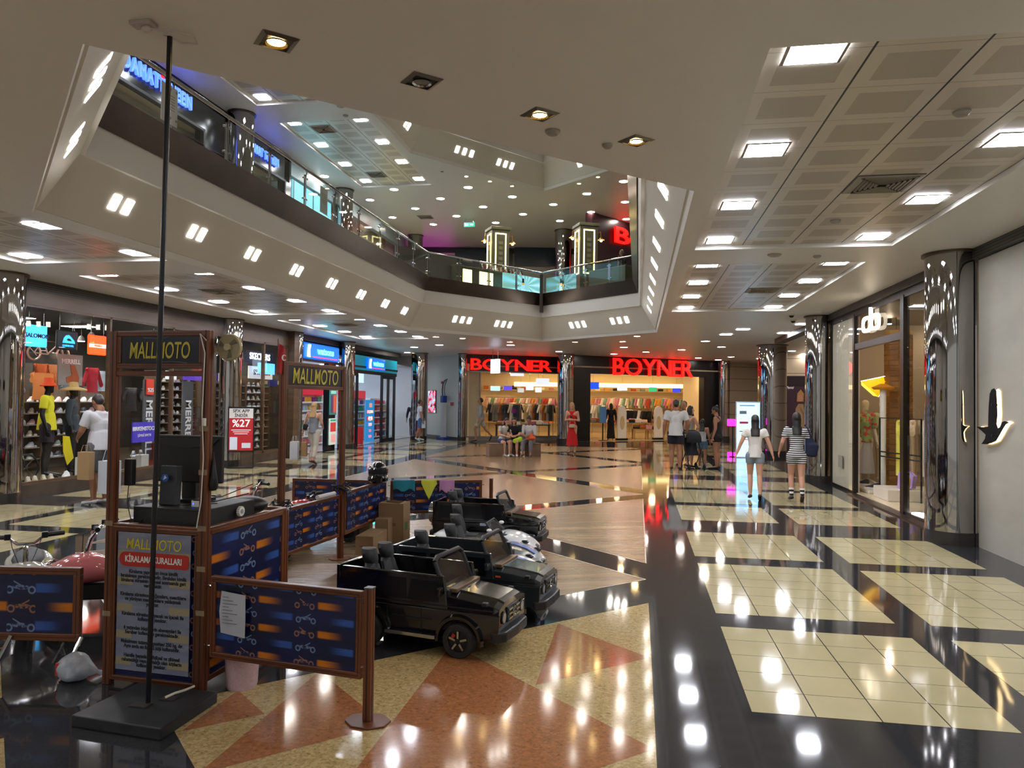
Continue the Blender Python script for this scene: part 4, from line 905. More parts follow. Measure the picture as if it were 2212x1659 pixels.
sk = mat('poster_skin', '#b08068', .5, emit=.12); MB().prism([(.1+.09*math.cos(a), h*.8+.12*math.sin(a)) for a in [2*PI*k/16 for k in range(16)]], -.03, -.022, 'y').build('model_face', sk, t)
MB().prism([(-.12, .0), (.32, .0), (.3, h*.5), (.34, h*.3), (.22, h*.7), (.04, h*.7), (-.06, h*.62)], -.03, -.022, 'y').build('model_dress', mat('poster_dress', '#9a7a5a', .5, emit=.12), t)
MB().prism([(-.02, h*.74), (.22, h*.74), (.23, h*.88), (.12, h*.95), (.0, h*.88)], -.027, -.0215, 'y').build('model_hair', mat('poster_hair', '#a87848', .5, emit=.12), t)
text('lettering', 'Penti', .14, mat('po_white', '#e8e0e0', .4, emit=.4), t, (-.28, -.03, h*.98), (PI/2, 0, 0), shear=.3)
p = onD(1615, 986, 23.0); t = thing('information_totem', 'tall glowing pale blue information totem behind the woman in grey shorts', 'screen', (p.x, p.y, 0), R(2))
MB().box(-.36, -.06, 0, .36, .06, 1.74).build('housing', mat('totem_white', '#c8d8e8', .3), t)
MB().box(-.34, -.068, .03, .34, -.06, 1.7).build('screen', mat('totem_screen', '#9fd8ff', .3, emit=1.5, ecol='#a4d8ff'), t)
for (x0, z0, x1, z1, c) in ((-.26, 1.35, -.05, 1.45, '#5a5f68'), (-.26, 1.05, .0, 1.12, '#8a2a3a'), (-.26, .8, .1, .83, '#3a4a5a'), (-.2, .55, .15, .58, '#c86a3a'), (-.26, 1.6, .2, 1.63, '#4a7ab0')): MB().box(x0, -.072, z0, x1, -.068, z1).build('screen_text', mat('tt_'+c, c, .4, emit=.4), t)
for i, (y0, y1) in enumerate(((904, 920), (979, 990))):
    p = onD(1583, (y0+y1)/2, 23.3); t = thing('magenta_light_panel', '%s glowing magenta strip left of the information totem' % ('upper', 'lower')[i], 'light', (p.x, p.y, max(p.z-.12, 0)), 0)
    MB().box(-.17, -.02, 0, .17, .02, .22 if i == 0 else .14).build('panel', mat('magenta', '#f02ad0', .4, emit=2.0), t); 
    if i == 0: MB().box(-.02, .0, -p.z+.12, .02, .03, 0).box(-.1, -.08, -p.z+.12, .1, .1, -p.z+.14).build('pole', M_DARK, t)

# red and white poster stand before the left column
t = thing('poster_stand', 'red and white app advert on a black floor stand beside the sports shop column', 'poster stand', (-9.33, 16.35, 0), R(24))
MB().box(-.27, -.015, .42, .27, .015, 1.42).build('board', mat('ad_red', '#b02028', .4, emit=.12), t); MB().box(-.27, -.018, 1.19, .27, -.015, 1.42).build('white_header', mat('ad_white', '#d4d0cc', .4, emit=.12), t)
MB().box(-.3, -.02, .38, .3, .02, .42).box(-.3, -.02, 1.42, .3, .02, 1.46).box(-.3, -.02, .02, -.27, .02, 1.46).box(.27, -.02, .02, .3, .02, 1.46).box(-.3, -.14, 0, .3, .14, .025).build('frame', M_BLACK, t)
text('lettering', 'SPX APP', .105, mat('ad_ink', '#26262a', .5), t, (0, -.02, 1.36), (PI/2, 0, 0), bold=.002); text('lettering', 'İNDİR', .1, mat('ad_ink', '#26262a'), t, (0, -.02, 1.25), (PI/2, 0, 0), bold=.002)
text('lettering', '%27', .24, mat('ad_letters', '#f0ece8', .5, emit=.3), t, (0, -.02, 1.06), (PI/2, 0, 0), bold=.004)
for k, w in enumerate((.44, .36, .3)): MB().box(-w/2, -.018, .9-.045*k, w/2, -.015, .915-.045*k).build('printed_line', mat('ad_letters', '#f0ece8'), t)
MB().box(-.25, -.02, .44, -.08, -.015, .74).build('phone_picture', mat('ad_phone', '#c8ccd8', .4, emit=.15), t, bevel=.01); MB().box(.02, -.018, .48, .22, -.015, .6).build('pale_block', mat('ad_phone', '#c8ccd8'), t)
# ------------------------------------------------------------------ right hand fashion shop
XR = 4.05
M_SHOPCREAM = mat('fashion_wall', '#cdc0ab', .5)
struct('floor', MB().box(XR+.02, 10.2, 0, 9.2, 17.0, .03), mat('fashion_floor', '#c4b496', .15))
struct('ceiling', MB().box(XR+.02, 10.2, 3.4, 9.2, 17.1, 3.45), mat('fashion_ceiling', '#6f675c', .5))
struct('wall_fashion', MB().box(9.2, 10.2, 0, 9.3, 17.1, 3.6).box(XR+.25, 17.05, 0, 9.3, 17.15, 3.6).box(XR, 9.8, 0, 9.3, 9.95, 3.6), mat('fashion_dark', '#a3937e', .5))
struct('wall_fashion', MB().box(XR, 14.98, .03, XR+.1, 16.62, 3.42), M_SHOPCREAM)
struct('trim_13', MB().box(XR-.02, 10.3, 3.36, XR+.06, 16.62, 3.47).box(XR-.03, 14.9, 0, XR+.05, 15.0, 3.4).box(XR-.03, 16.56, 0, XR+.05, 16.64, 3.45).box(XR-.03, 12.25, 0, XR+.06, 12.4, 3.4).box(XR-.03, 10.35, 0, XR+.06, 10.45, 3.4).box(XR-.02, 12.35, 2.72, XR+.04, 14.95, 2.84).box(XR-.01, 10.4, 0, XR+.04, 12.3, .05).box(XR-.01, 14.98, 0, XR+.04, 16.6, .05), mat('dark_frame', '#241e1a', .35, .4))
window((XR, 10.45), (XR, 12.28), .05, 3.38, None); window((XR, 12.4), (XR, 14.92), 2.84, 3.38, None); window((XR-.03, 15.0), (XR-.03, 16.56), .05, 3.38, None)
struct('floor', MB().box(XR-.16, 10.4, 0, XR+.02, 14.9, .02), M_FASCIA)
for i in range(8):
    x, y = 4.9+1.3*(i % 3), 11.2+.75*i
    t = thing('track_spot', 'warm spotlight under the fashion shop ceiling', 'lamp', (x, y, 3.4), 0, 'spotlights of the fashion shop')
    MB().cyl((0, 0, -.1), .04, .1, 12).build('body', M_BLACK, t); MB().cyl((0, 0, -.108), .035, .008, 12).build('bulb', mat('fashion_bulb', '#ffffff', .5, emit=620, ecol='#ffe6c4'), t)
t = thing('shop_emblem', 'glowing rounded emblem high on the glass above the fashion shop door', 'shop sign', (XR-.05, 13.8, 3.12), -PI/2); t.scale = (.8, 1, .85)
def ringshape(cx, w, h, th):
    mb = MB(); o = []; i_ = []
    for k in range(28):
        a = 2*PI*k/28; c, s_ = math.cos(a), math.sin(a); q = 3
        rx = math.copysign(abs(c)**(2/q), c); rz = math.copysign(abs(s_)**(2/q), s_); o.append((cx+w*rx, h*rz)); i_.append((cx+(w-th)*rx, (h-th)*rz))
    for y0 in (-.02, .02): mb.add([(p[0], y0, p[1]) for p in o+i_], [(k, (k+1) % 28, 28+(k+1) % 28, 28+k) for k in range(28)])
    mb.add([(p[0], y, p[1]) for y in (-.02, .02) for p in o], [(k, (k+1) % 28, 28+(k+1) % 28, 28+k) for k in range(28)]); mb.add([(p[0], y, p[1]) for y in (-.02, .02) for p in i_], [(k, (k+1) % 28, 28+(k+1) % 28, 28+k) for k in range(28)])
    return mb
M_LOGO = mat('emblem_glow', '#fff2dc', .4, emit=2.2)
ringshape(-.3, .3, .17, .07).build('left_ring', M_LOGO, t); ringshape(.3, .3, .17, .07).build('right_ring', M_LOGO, t); MB().box(-.07, -.02, -.02, 0, .02, .33).box(.0, -.02, .0, .07, .02, .3).build('stems', M_LOGO, t)
# cone lamp sculpture
t = thing('cone_lamp', 'big glowing yellow cone lamp tilted inside the fashion shop window', 'lamp', (4.9, 16.2, 2.13), 0)
o_ = t.location; p0 = onX(1936, 808, 4.8)-o_; dd = 15.2
def atY(x, y): d = sight(x, y); return CAMP+d*(15.4/d.y)-o_
p0, pl_, pb_ = atY(1936, 808), atY(1860, 824), atY(1897, 857)
M_CONE = mat('yellow_cone', '#f2b020', .5, emit=.9, ecol='#ffae10'); c_ = (pl_+pb_)/2; a_ = (pl_-pb_)/2; b_ = Vector((.05, .16, 0)); bl = (c_-p0).normalized()*.05
rings = [[tuple(p0+(v-p0)*.01) for v in [c_]*36], [tuple(c_+a_*math.cos(2*PI*k/36)+b_*math.sin(2*PI*k/36)) for k in range(36)]]
rings[0] = [tuple(p0+(Vector(v)-p0)*.01) for v in rings[1]]
MB().ring(rings, caps=False).build('shade', M_CONE, t)
MB().ring([rings[1], [tuple(c_+bl+a_*.7*math.cos(2*PI*k/36)+b_*.7*math.sin(2*PI*k/36)) for k in range(36)]]).build('diffuser', mat('cone_diffuser', '#ffd060', .4, emit=1.6, ecol='#ffc840'), t)
MB().tube([tuple(p0), tuple(pl_)], .012, 6).tube([tuple(p0), tuple(pb_)], .009, 6).build('glowing_rim', mat('cone_rim', '#fff4d8', .4, emit=3.5), t)
MB().tube([tuple(p0), (p0.x, p0.y, 3.4-t.location.z)], .005, 5).build('cord', M_BLACK, t)
t = thing('slatted_column', 'tall golden column of horizontal wooden strips in the fashion shop', 'column', (4.95, 15.35, .03))
mb = MB(); 
for k in range(30): mb.cyl((0, 0, .02+.1*k), .26, .088, 10)
mb.build('slats', noisy('golden_wood', '#8a5f26', '#6b4717', 4, rough=.5), t); MB().cyl((0, 0, 0), .24, 3.1, 10).build('core', mat('column_core', '#c9974a', .5), t)
t = thing('white_tube_post', 'slim white post beside the golden slatted column', 'post', (4.55, 14.95, .03)); MB().cyl((0, 0, 0), .055, 1.95, 18).build('post', mat('white_post', '#cfcac0', .4), t)
MB().lathe([(.16, 1.95), (.2, 1.99), (.05, 2.06)]).build('cap', mat('orange_cap', '#d08a2a', .4), t)
def rail_stand(label, A, B, z0, z1, two=True):
    A, B = Vector((*A, 0)), Vector((*B, 0)); t = thing('garment_stand', label, 'clothes rack', (A.x, A.y, z0), math.atan2(B.y-A.y, B.x-A.x)); L = (B-A).length; H = z1-z0
    MB().tube([(0, 0, 0), (0, 0, H), (L, 0, H), (L, 0, 0)], .018, 6).build('frame', M_BLACK, t)
    MB().tube([(0, 0, H*.5), (L, 0, H*.5)], .014, 6).tube([(0, 0, H*.56), (L, 0, H*.56)], .014, 6).build('crossbars', M_BLACK, t)
rail_stand('black frame clothes stand behind the fashion shop doorway', (4.45, 14.8), (4.75, 13.6), .03, 1.45)
rail_stand('second black frame stand beside the large mirrored column', (4.5, 12.2), (4.9, 11.3), .03, 1.4)
for i, (x, y, col) in enumerate(((4.7, 14.5, '#c9c04a'), (4.95, 14.6, '#cdb896'), (5.1, 14.4, '#d8c8a8'), (5.2, 14.9, '#b9a684'))): garment('long %s garment on the black frame stand' % ('mustard', 'sand', 'cream', 'tan')[i], (x, y, 1.42), R(70), col, .36, 1.0, sl=.2)
for i, (x, y) in enumerate(((4.9, 12.0), (5.0, 11.7), (5.15, 11.5))): garment('red garment, %s on the second black frame stand' % ORD[i], (x, y, 1.35), R(80), ('#b02030', '#c83040', '#8a1a2a')[i], .3, 1.0, sl=.2)
tag(MB().box(-.5, -.4, 0, .5, .4, .2).build('display_platform', mat('white_platform', '#cfc4b2', .3), bevel=.01, loc=(4.75, 14.1, .03)), 'low white display platform inside the fashion shop doorway', 'platform')
tag(MB().box(-.45, -.8, 0, .45, .8, .06).build('display_platform', mat('white_platform', '#cfc4b2', .3), bevel=.01, loc=(4.7, 15.6, .03)), 'thin white floor platform under the mannequins in the fashion shop', 'platform')
t = thing('patterned_bag', 'violet and yellow patterned bag on the white platform', 'bag', (4.62, 13.95, .23), R(-60)); MB().prism([(-.14, 0), (.16, .02), (.2, .24), (.02, .34), (-.12, .28)], -.05, .05, 'y').build('body', mat('bag_violet', '#a88ac0', .6), t, bevel=.01); MB().prism([(-.04, .06), (.13, .05), (.14, .2), (.0, .22)], -.06, -.05, 'y').build('pattern_patch', mat('bag_yellow', '#c9a838', .6), t); MB().tube([(-.08, 0, .3), (-.04, 0, .44), (.06, 0, .44), (.08, 0, .3)], .01, 6).build('handle', mat('bag_violet', '#a88ac0'), t)
for i, y in enumerate((15.9, 15.2, 14.9)): put_shoe(4.45, y, .09 if y > 15 else .03, R(160), 2, 'dark shoe on the fashion shop floor, %s from the back' % ORD[i], None)
tag(MB().cyl((0, 0, 0), .09, .03, 20).build('floor_spotlight', mat('floor_spot', '#ffffff', .4, emit=8), loc=(4.2, 12.15, .03)), 'bright round floor light beside the large mirrored column', 'light')
tag(MB().box(-.15, 0, -.02, .15, .01, .22).build('door_sticker', mat('sticker', '#8a8478', .5), loc=(XR-.045, 15.8, .45), rotz=-PI/2), 'small square sticker low on the pale fashion shop panel', 'sticker')
# ------------------------------------------------------------------ bird emblem on the plaster wall
BP = [(1770, 525), (1825, 530), (1880, 525), (1885, 350), (1895, 220), (1912, 180), (1930, 170), (1948, 190), (1954, 300), (1958, 420), (1950, 500), (1965, 545), (1990, 530), (2010, 482), (2032, 474), (2070, 487), (2036, 505), (2008, 550), (1978, 605), (1945, 660), (1905, 678), (1865, 690), (1818, 688), (1850, 640), (1858, 600), (1815, 560)]
def wpt(X, Y, xx=XR-.055): p = onX(1700+X/4.32, 800+Y/4.32, xx); return (p.y, p.z)
P_ = [wpt(*q) for q in BP]; c_ = (sum(p[0] for p in P_)/len(P_), sum(p[1] for p in P_)/len(P_))
t = thing('bird_emblem', 'black backlit bird shaped emblem on the grey plaster wall', 'wall sign', (XR, c_[0], c_[1]))
loc_ = [(p[0]-c_[0], p[1]-c_[1]) for p in P_]
MB().prism(loc_, -.06, -.048, 'x').build('bird_plate', mat('emblem_black', '#0c0a0a', .7, spec=.2), t)
MB().prism([(p[0]*.985, p[1]*.985) for p in loc_], -.012, -.004, 'x').build('backlight', mat('emblem_light', '#fff0d0', .4, emit=5, ecol='#ffdca0'), t)
M_ = MB(); M_.cbox((-.035, 0, .2), (.07, .02, .02)).cbox((-.035, 0, -.15), (.07, .02, .02)).build('standoffs', M_DARK, t)
# ------------------------------------------------------------------ balustrade around the opening upstairs
RB = inset(HEX, .6)
M_RAILGLASS = M_GLASS
def balustrade(edge, label, n):
    a, b = Vector(RB[edge]), Vector(RB[(edge+1) % 6]); L = (b-a).length; t = thing('glass_balustrade', label, 'railing', (a.x, a.y, ZU+.005), math.atan2(b.y-a.y, b.x-a.x))
    MB().tube([(0, 0, .66), (L, 0, .66)], .026, 10).build('handrail', M_STEEL, t)
    for k in range(n):
        x0, x1 = L*k/n+.05, L*(k+1)/n-.05; MB().box(x0, -.006, .06, x1, .006, .6).build('glass_panel', M_RAILGLASS, t)
    for k in range(n+1):
        x = L*k/n; mb = MB()
        for s_ in (-1, 1): mb.box(x-.008+s_*.022, -.012, 0, x+.008+s_*.022, .012, .56)
        mb.tube([(x, 0, .5), (x, .03, .6), (x, 0, .66)], .01, 6).box(x-.05, -.05, 0, x+.05, .05, .012)
        p = mb.build('post', M_CHROME, t)
        cl = MB()
        for z in (.14, .5):
            for s_ in (-1, 1): MB().cyl((x+s_*.06, -.02, z), .018, .04, 8, 'y').box(min(x, x+s_*.06), -.006, z-.005, max(x, x+s_*.06), .006, z+.005).build('clamp', M_STEEL, p)
balustrade(4, 'long glass balustrade with steel posts on the left edge of the upper floor', 10)
balustrade(3, 'glass balustrade with handrail on the far left edge of the upper floor', 4)
balustrade(2, 'glass balustrade with handrail on the far right edge of the upper floor', 4)
balustrade(1, 'glass balustrade seen edge on along the right side of the upper floor', 10)
balustrade(5, 'short glass balustrade at the near left corner of the upper floor', 3)
# notice sheets hung on the glass
for i, (y, z, lab) in enumerate(((8.3, 5.07, 'white notice sheet hung on the upstairs glass near the blue letters'), (12.9, 5.1, 'faint white notice sheet hung farther along the upstairs glass'))):
    t = thing('notice_sheet', lab, 'paper', (-5.79, y, z), PI/2); MB().box(-.16, -.004, .02, .16, .004, .5).build('sheet', mat('sheet_white', '#d8d8d6', .6), t, bevel=.002)
    mb = MB()
    for k in range(6): mb.box(-.1, -.006, .2+.035*k, .1, -.004, .208+.035*k)
    mb.build('printed_lines', mat('print_grey', '#8a8a8c', .6), t)
# ------------------------------------------------------------------ upstairs left shops
M_DAMAT = mat('shop_black_panel', '#0d0e12', .18); M_BLUEL = mat('blue_letters', '#4a6aff', .4, emit=3.2, ecol='#3f62ff')
XU = -9.75
struct('wall_upper_shop', MB().box(XU-.2, 8.5, 7.74, XU, 19.4, 8.5).box(XU-.2, 15.2, 5.02, XU, 17.2, 7.74).box(XU-.2, 8.5, 5.02, XU, 9.0, 7.74).box(XU-.2, 19.1, 5.02, XU, 19.5, 8.5).box(-14.6, 8.5, 5.02, -14.4, 19.4, 8.4), M_DAMAT)
struct('ceiling', MB().box(-14.4, 8.6, 7.74, XU-.2, 19.2, 7.8), mat('upper_shop_ceiling', '#b09a80', .5))
struct('wall_upper_shop', MB().box(-13.0, 8.6, 5.02, -12.9, 19.2, 7.74), mat('upper_shop_wall', '#c0a888', .5))
for i in range(12):
    tag(MB().cyl((0, 0, -.02), .16, .02, 16).build('round_downlight', mat('upshop_bulb', '#ffffff', .5, emit=40, ecol='#fff0d8'), loc=(-10.6-.9*(i % 2), 9.4+.85*i, 7.74)), 'round lamp under the beige ceiling of the upstairs shop with blue letters', 'ceiling light', 'lamps of the upstairs shop with blue letters')
window((XU+.0, 9.0), (XU+.0, 15.2), 5.05, 7.74, M_DARK, (.5,)); window((XU, 17.2), (XU, 19.1), 5.05, 7.74, M_DARK)
def wl(label, s_, y, z, size, n='blue_lettering'):
    t = thing(n, label, 'shop sign', (XU+.06, y, z), PI/2); objs = text('lettering', s_, size, M_BLUEL, t, (0, 0, 0), (PI/2, 0, 0), ext=.03, bold=.01, sp=1.25); return t
def fitw(t, wd, hh):
    o = [c for c in t.children if c.name.startswith('lettering')][0]; xs = [v.co.x for v in o.data.vertices]; ys = [v.co.y for v in o.data.vertices]; cx, cy = (max(xs)+min(xs))/2, (max(ys)+min(ys))/2
    for v in o.data.vertices: v.co.x = (v.co.x-cx)*wd/(max(xs)-min(xs)); v.co.y = (v.co.y-cy)*hh/(max(ys)-min(ys))
for (lab, wrd, xa, ya, xb, yb, hh) in (('glowing blue letters nearest to the viewer on the upstairs shop front', 'DAMAT', 248, 121, 329, 160, .3), ('glowing blue letters with a red accent behind the black pole upstairs', 'TWEEN', 338, 178, 407, 218, .29), ('smaller glowing blue letters farther along the upstairs shop front', 'DAMAT TWEEN', 531, 308, 597, 350, .22)):
    a_, b_ = onX(xa, ya, XU+.06), onX(xb, yb, XU+.06); t = wl(lab, wrd, (a_.y+b_.y)/2+(.22 if wrd == 'DAMAT' else .1), (a_.z+b_.z)/2, .4); fitw(t, b_.y-a_.y, hh)
    if wrd == 'TWEEN': MB().box(-(b_.y-a_.y)/2, -.04, .12, -(b_.y-a_.y)/2+.1, 0, .17).build('red_accent', M_REDGLOW, t)
# bright shop beyond
M_CYANW = mat('cyan_shop_glow', '#8ad8ea', .4, emit=.9)
struct('wall_upper_shop', MB().box(XU-.2, 19.5, 8.0, XU, 30, 8.5), mat('pale_upper_wall', '#9fb2ba', .4))
t = poster('large pale cyan lit glass front of the upstairs shop beyond the blue letters', (XU-.05, 21.0, 5.03), 2.7, 2.9, '#6fb8c8', [(-.48, .0, -.46, 1, '#2a4a52'), (.0, .0, .02, 1, '#2a4a52'), (-.35, .1, -.1, .45, '#d0e8ee')], .8, 'lit_shop_front', cat='shop front')
poster('bright blue upstairs poster, first beyond the pale cyan front', (XU, 24.4, 5.2), 1.1, 1.5, '#58c8f0', [(-.3, .2, .2, .8, '#e8fbff'), (-.4, .05, .4, .14, '#2a6aa8')], 1.2)
poster('bright blue upstairs poster, second beyond the pale cyan front', (XU, 25.8, 5.2), 1.0, 1.4, '#4aa8e8', [(-.3, .3, .3, .7, '#f4f8ff')], 1.2)
for i, y in enumerate((27.0, 28.2, 29.2)):
    poster('tall yellow lit display frame upstairs, %s behind the left rail' % ORD[i], (XU+.02, y, 5.1), .8, 2.2, '#8a8a58', [(-.45, .02, -.38, .98, '#fff4a0'), (.38, .02, .45, .98, '#fff4a0'), (-.4, .92, .4, .97, '#fff4a0')], 1.3, 'lit_display_case', cat='display')
# far wall upstairs
FW0, FW1 = pt(onD(850, 866, 33)), pt(onD(1420, 866, 33))
M_UPT = mat('upper_tile_wall', '#9a9488', .35); tt_ = NT(M_UPT); x_, y_, z_ = tt_.obj(); tt_.base(tt_.mix(tt_.m('GREATER_THAN', tt_.m('FRACT', tt_.m('MULTIPLY', x_, .55)), .985), '#9a9488', '#5a564e'))
wallseg('wall_far_upper', FW0, FW1, 5.02, 8.25, M_UPT); wallseg('trim_14', FW0, FW1, 8.25, 8.5, mat('dark_track', '#23242a', .3))
def fwbox(label, x0, x1, y0, y1, col, em, name='dark_sign_panel', cat='sign', d=.1, dep=None):
    a, b = onL(x0, y1, FW0, FW1), onL(x1, y0, FW0, FW1); t = thing(name, label, cat, (a.x, a.y-.1, a.z), placed(None, FW0, FW1)); MB().box(0, -d, 0, (b.xy-a.xy).length, 0, b.z-a.z).build('panel', mat('fw_'+col, col, .25, emit=em), t); return t
fwbox('long magenta glowing strip on the upstairs far wall', 884, 980, 559, 571, '#e820d8', 2.4, 'magenta_light_panel', 'light')
fwbox('dark teal panel left of the left perfume pillar upstairs', 984, 1050, 541, 575, '#1a2832', .02)
fwbox('dark teal panel between the perfume pillars upstairs', 1112, 1202, 537, 575, '#1a2832', .02)
fwbox('black panel just right of the left perfume pillar upstairs', 1090, 1108, 545, 575, '#15120f', 0)
# perfume island: counters, pillars, posters
M_OLIVE = mat('counter_olive', '#5c5c4a', .3, .2); M_YGLOW = mat('yellow_strip', '#fff6a8', .4, emit=3.0)
def pillar(label, x, dep, rz, w=.62):
    p = onD(x, 866, dep); t = thing('display_pillar', label, 'display', (p.x, p.y, ZU), rz); H = 2.5; h_ = w/2
    MB().box(-h_, -h_, 0, h_, h_, H).build('body', M_OLIVE, t, bevel=.01); MB().box(-h_-.05, -h_-.05, H, h_+.05, h_+.05, H+.1).build('cornice', M_OLIVE, t, bevel=.01)
    for s_ in range(4):
        r_ = Matrix.Rotation(s_*PI/2, 4, 'Z'); mb = MB(r_); mb.box(-.2, -h_-.015, .9, -.16, -h_, H-.12).box(.16, -h_-.015, .9, .2, -h_, H-.12).box(-.16, -h_-.015, H-.16, .16, -h_, H-.12).box(-.16, -h_-.015, .9, .16, -h_, .94)
        mb.build('light_strip', M_YGLOW, t)
        mb = MB(r_)
        for k in range(6): mb.box(-.07, -h_-.012, 1.1+.18*k, .07, -h_, 1.2+.18*k)
        mb.build('lettering', mat('pillar_text', '#77765e', .5), t)
    for s_ in (-1, 1):
        a = MB().tube([(s_*h_, -.1, H-.2), (s_*(h_+.18), -.1, H-.12), (s_*(h_+.2), -.1, H-.35)], .012, 6).lathe([(.03, 0), (.12, -.07)], (s_*(h_+.2), -.1, H-.33)).build('wall_lamp', mat('brass', '#b8863a', .3, .8), t)
        MB().ell((s_*(h_+.2), -.1, H-.42), (.04, .04, .04)).build('bulb', M_SPOTL, a)
pillar('olive square pillar with yellow light strips, left one of the upstairs perfume island', 1071, 25.5, R(30)); pillar('olive square pillar with yellow light strips, right one of the upstairs perfume island', 1262, 24.8, R(25))
def counter(label, A, B, h=.95, d=.5, m=M_OLIVE):
    A, B = Vector((*A, 0)), Vector((*B, 0)); L = (B-A).length; t = thing('sales_counter', label, 'counter', (A.x, A.y, ZU), math.atan2(B.y-A.y, B.x-A.x)); MB().box(0, 0, 0, L, d, h).build('body', m, t); MB().box(-.02, -.02, h, L+.02, d+.02, h+.04).build('worktop', mat('counter_top', '#7a7868', .2), t); return t, L
e3 = (Vector(HEX[4])-Vector(HEX[3])).normalized(); o3 = Vector((e3.y, -e3.x))   # outward from the opening
e2 = (Vector(HEX[3])-Vector(HEX[2])).normalized(); o2 = Vector((e2.y, -e2.x))
c3 = lambda s_, off: tuple(Vector(HEX[3])+e3*s_+o3*off); c2 = lambda s_, off: tuple(Vector(HEX[3])-e2*s_+o2*off)
t, L = counter('olive perfume counter behind the far left glass of the upper floor', c3(3.3, .35), c3(.3, .35), .66); 
for x, w in ((.25, .35), (.9, .55)): MB().box(x, -.012, .1, x+w, 0, .6).build('lit_niche', mat('niche', '#fff0b8', .4, emit=1.6), t)
def bottle_poster(label, A, B, flip):
    A, B = Vector((*A, 0)), Vector((*B, 0)); L = (B-A).length; t = thing('perfume_poster', label, 'poster', (A.x, A.y, ZU+.02), math.atan2(B.y-A.y, B.x-A.x))
    m = mat('rays'+str(flip), '#000000', .3); n = NT(m); x, y, z = n.obj(); a = n.m('ARCTAN2', n.m('SUBTRACT', z, .3), n.m('SUBTRACT', x, L*.62)); s_ = n.m('SINE', n.m('MULTIPLY', a, 13)); c = n.ramp(n.m('ADD', n.m('MULTIPLY', s_, .25), n.m('ADD', .35, n.m('MULTIPLY', x, .25/L))), (0, '#7fae9a'), (.35, '#86c8c0'), (.6, '#8ae0f4'), (.9, '#d8fbff'))
    n.l.new(c, n.b.inputs['Emission Color']); n.b.inputs['Emission Strength'].default_value = .95 if not flip else .5
    MB().box(0, -.04, 0, L, 0, .6).build('lightbox', m, t)
    MB().box(L*.48, -.055, .08, L*.57, -.04, .3).build('printed_bottle', mat('bottle_pic', '#9ad0e8', .4, emit=.9), t); MB().box(L*.49, -.055, .3, L*.56, -.04, .36).build('printed_bottle_neck', mat('bottle_gold', '#d8a850', .4, emit=.8), t); MB().box(L*.5, -.055, .37, L*.55, -.04, .5).build('printed_bottle_cap', mat('bottle_cap', '#2a3038', .4), t)
bottle_poster('bright cyan perfume poster with a bottle behind the far left upstairs glass', c3(1.72, .05), c3(.12, .05), 0); bottle_poster('dimmer blue perfume poster behind the far right upstairs glass', c2(.15, .05), c2(1.5, .05), 1)
t, L = counter('olive counter behind the far right glass of the upper floor', c2(1.7, .4), c2(3.2, .4), .66)
tag(MB().box(-1.1, -.02, 0, 1.1, .02, 1.0).build('glass_counter_panel', mat('grey_counter', '#6a6862', .2, .3), loc=(*c3(4.2, .6), ZU), rotz=math.atan2(e3.y, e3.x)), 'grey glazed counter front behind the left end of the far upstairs rail', 'counter')
bt0 = MB().cyl((0, 0, 0), .035, .1, 10).cyl((0, 0, .1), .016, .05, 8).build('perfume_bottle', M_PROD[0]); bt0.material_slots[0].link = 'OBJECT'; PBC = [mat('pb_'+c, c, .3) for c in ('#1a1412', '#e8e0d8', '#8a3a1a', '#d8b8a0', '#3a1a22', '#c86a3a', '#f0f0f0')]
for i in range(22):
    o = bt0 if i == 0 else bt0.copy()
    if i: COL.objects.link(o)
    o.material_slots[0].link = 'OBJECT'; o.material_slots[0].material = PBC[i % 7]; o.location = (*c3(2.0-.085*i, .75+.05*(i % 2)), ZU+.70); o.scale = (1.3, 1.3, 1.3+.4*((i*3) % 4)/3); tag(o, 'perfume bottle standing on the upstairs counter', 'bottle', 'bottles on the upstairs counter')
# red letters upstairs on the right
UA, UB_ = pt(onD(1275, 866, 26.5)), pt(onD(1420, 866, 29.5))
wallseg('wall_upper_store', UA, UB_, 5.02, 8.5, mat('plum_wall', '#2a1418', .3), .3)
letters('pair of glowing red letters on the dark wall upstairs at the right', 'BOYNER', UA, UB_, 1325, 1530, 521, 553, M_REDGLOW, .1)
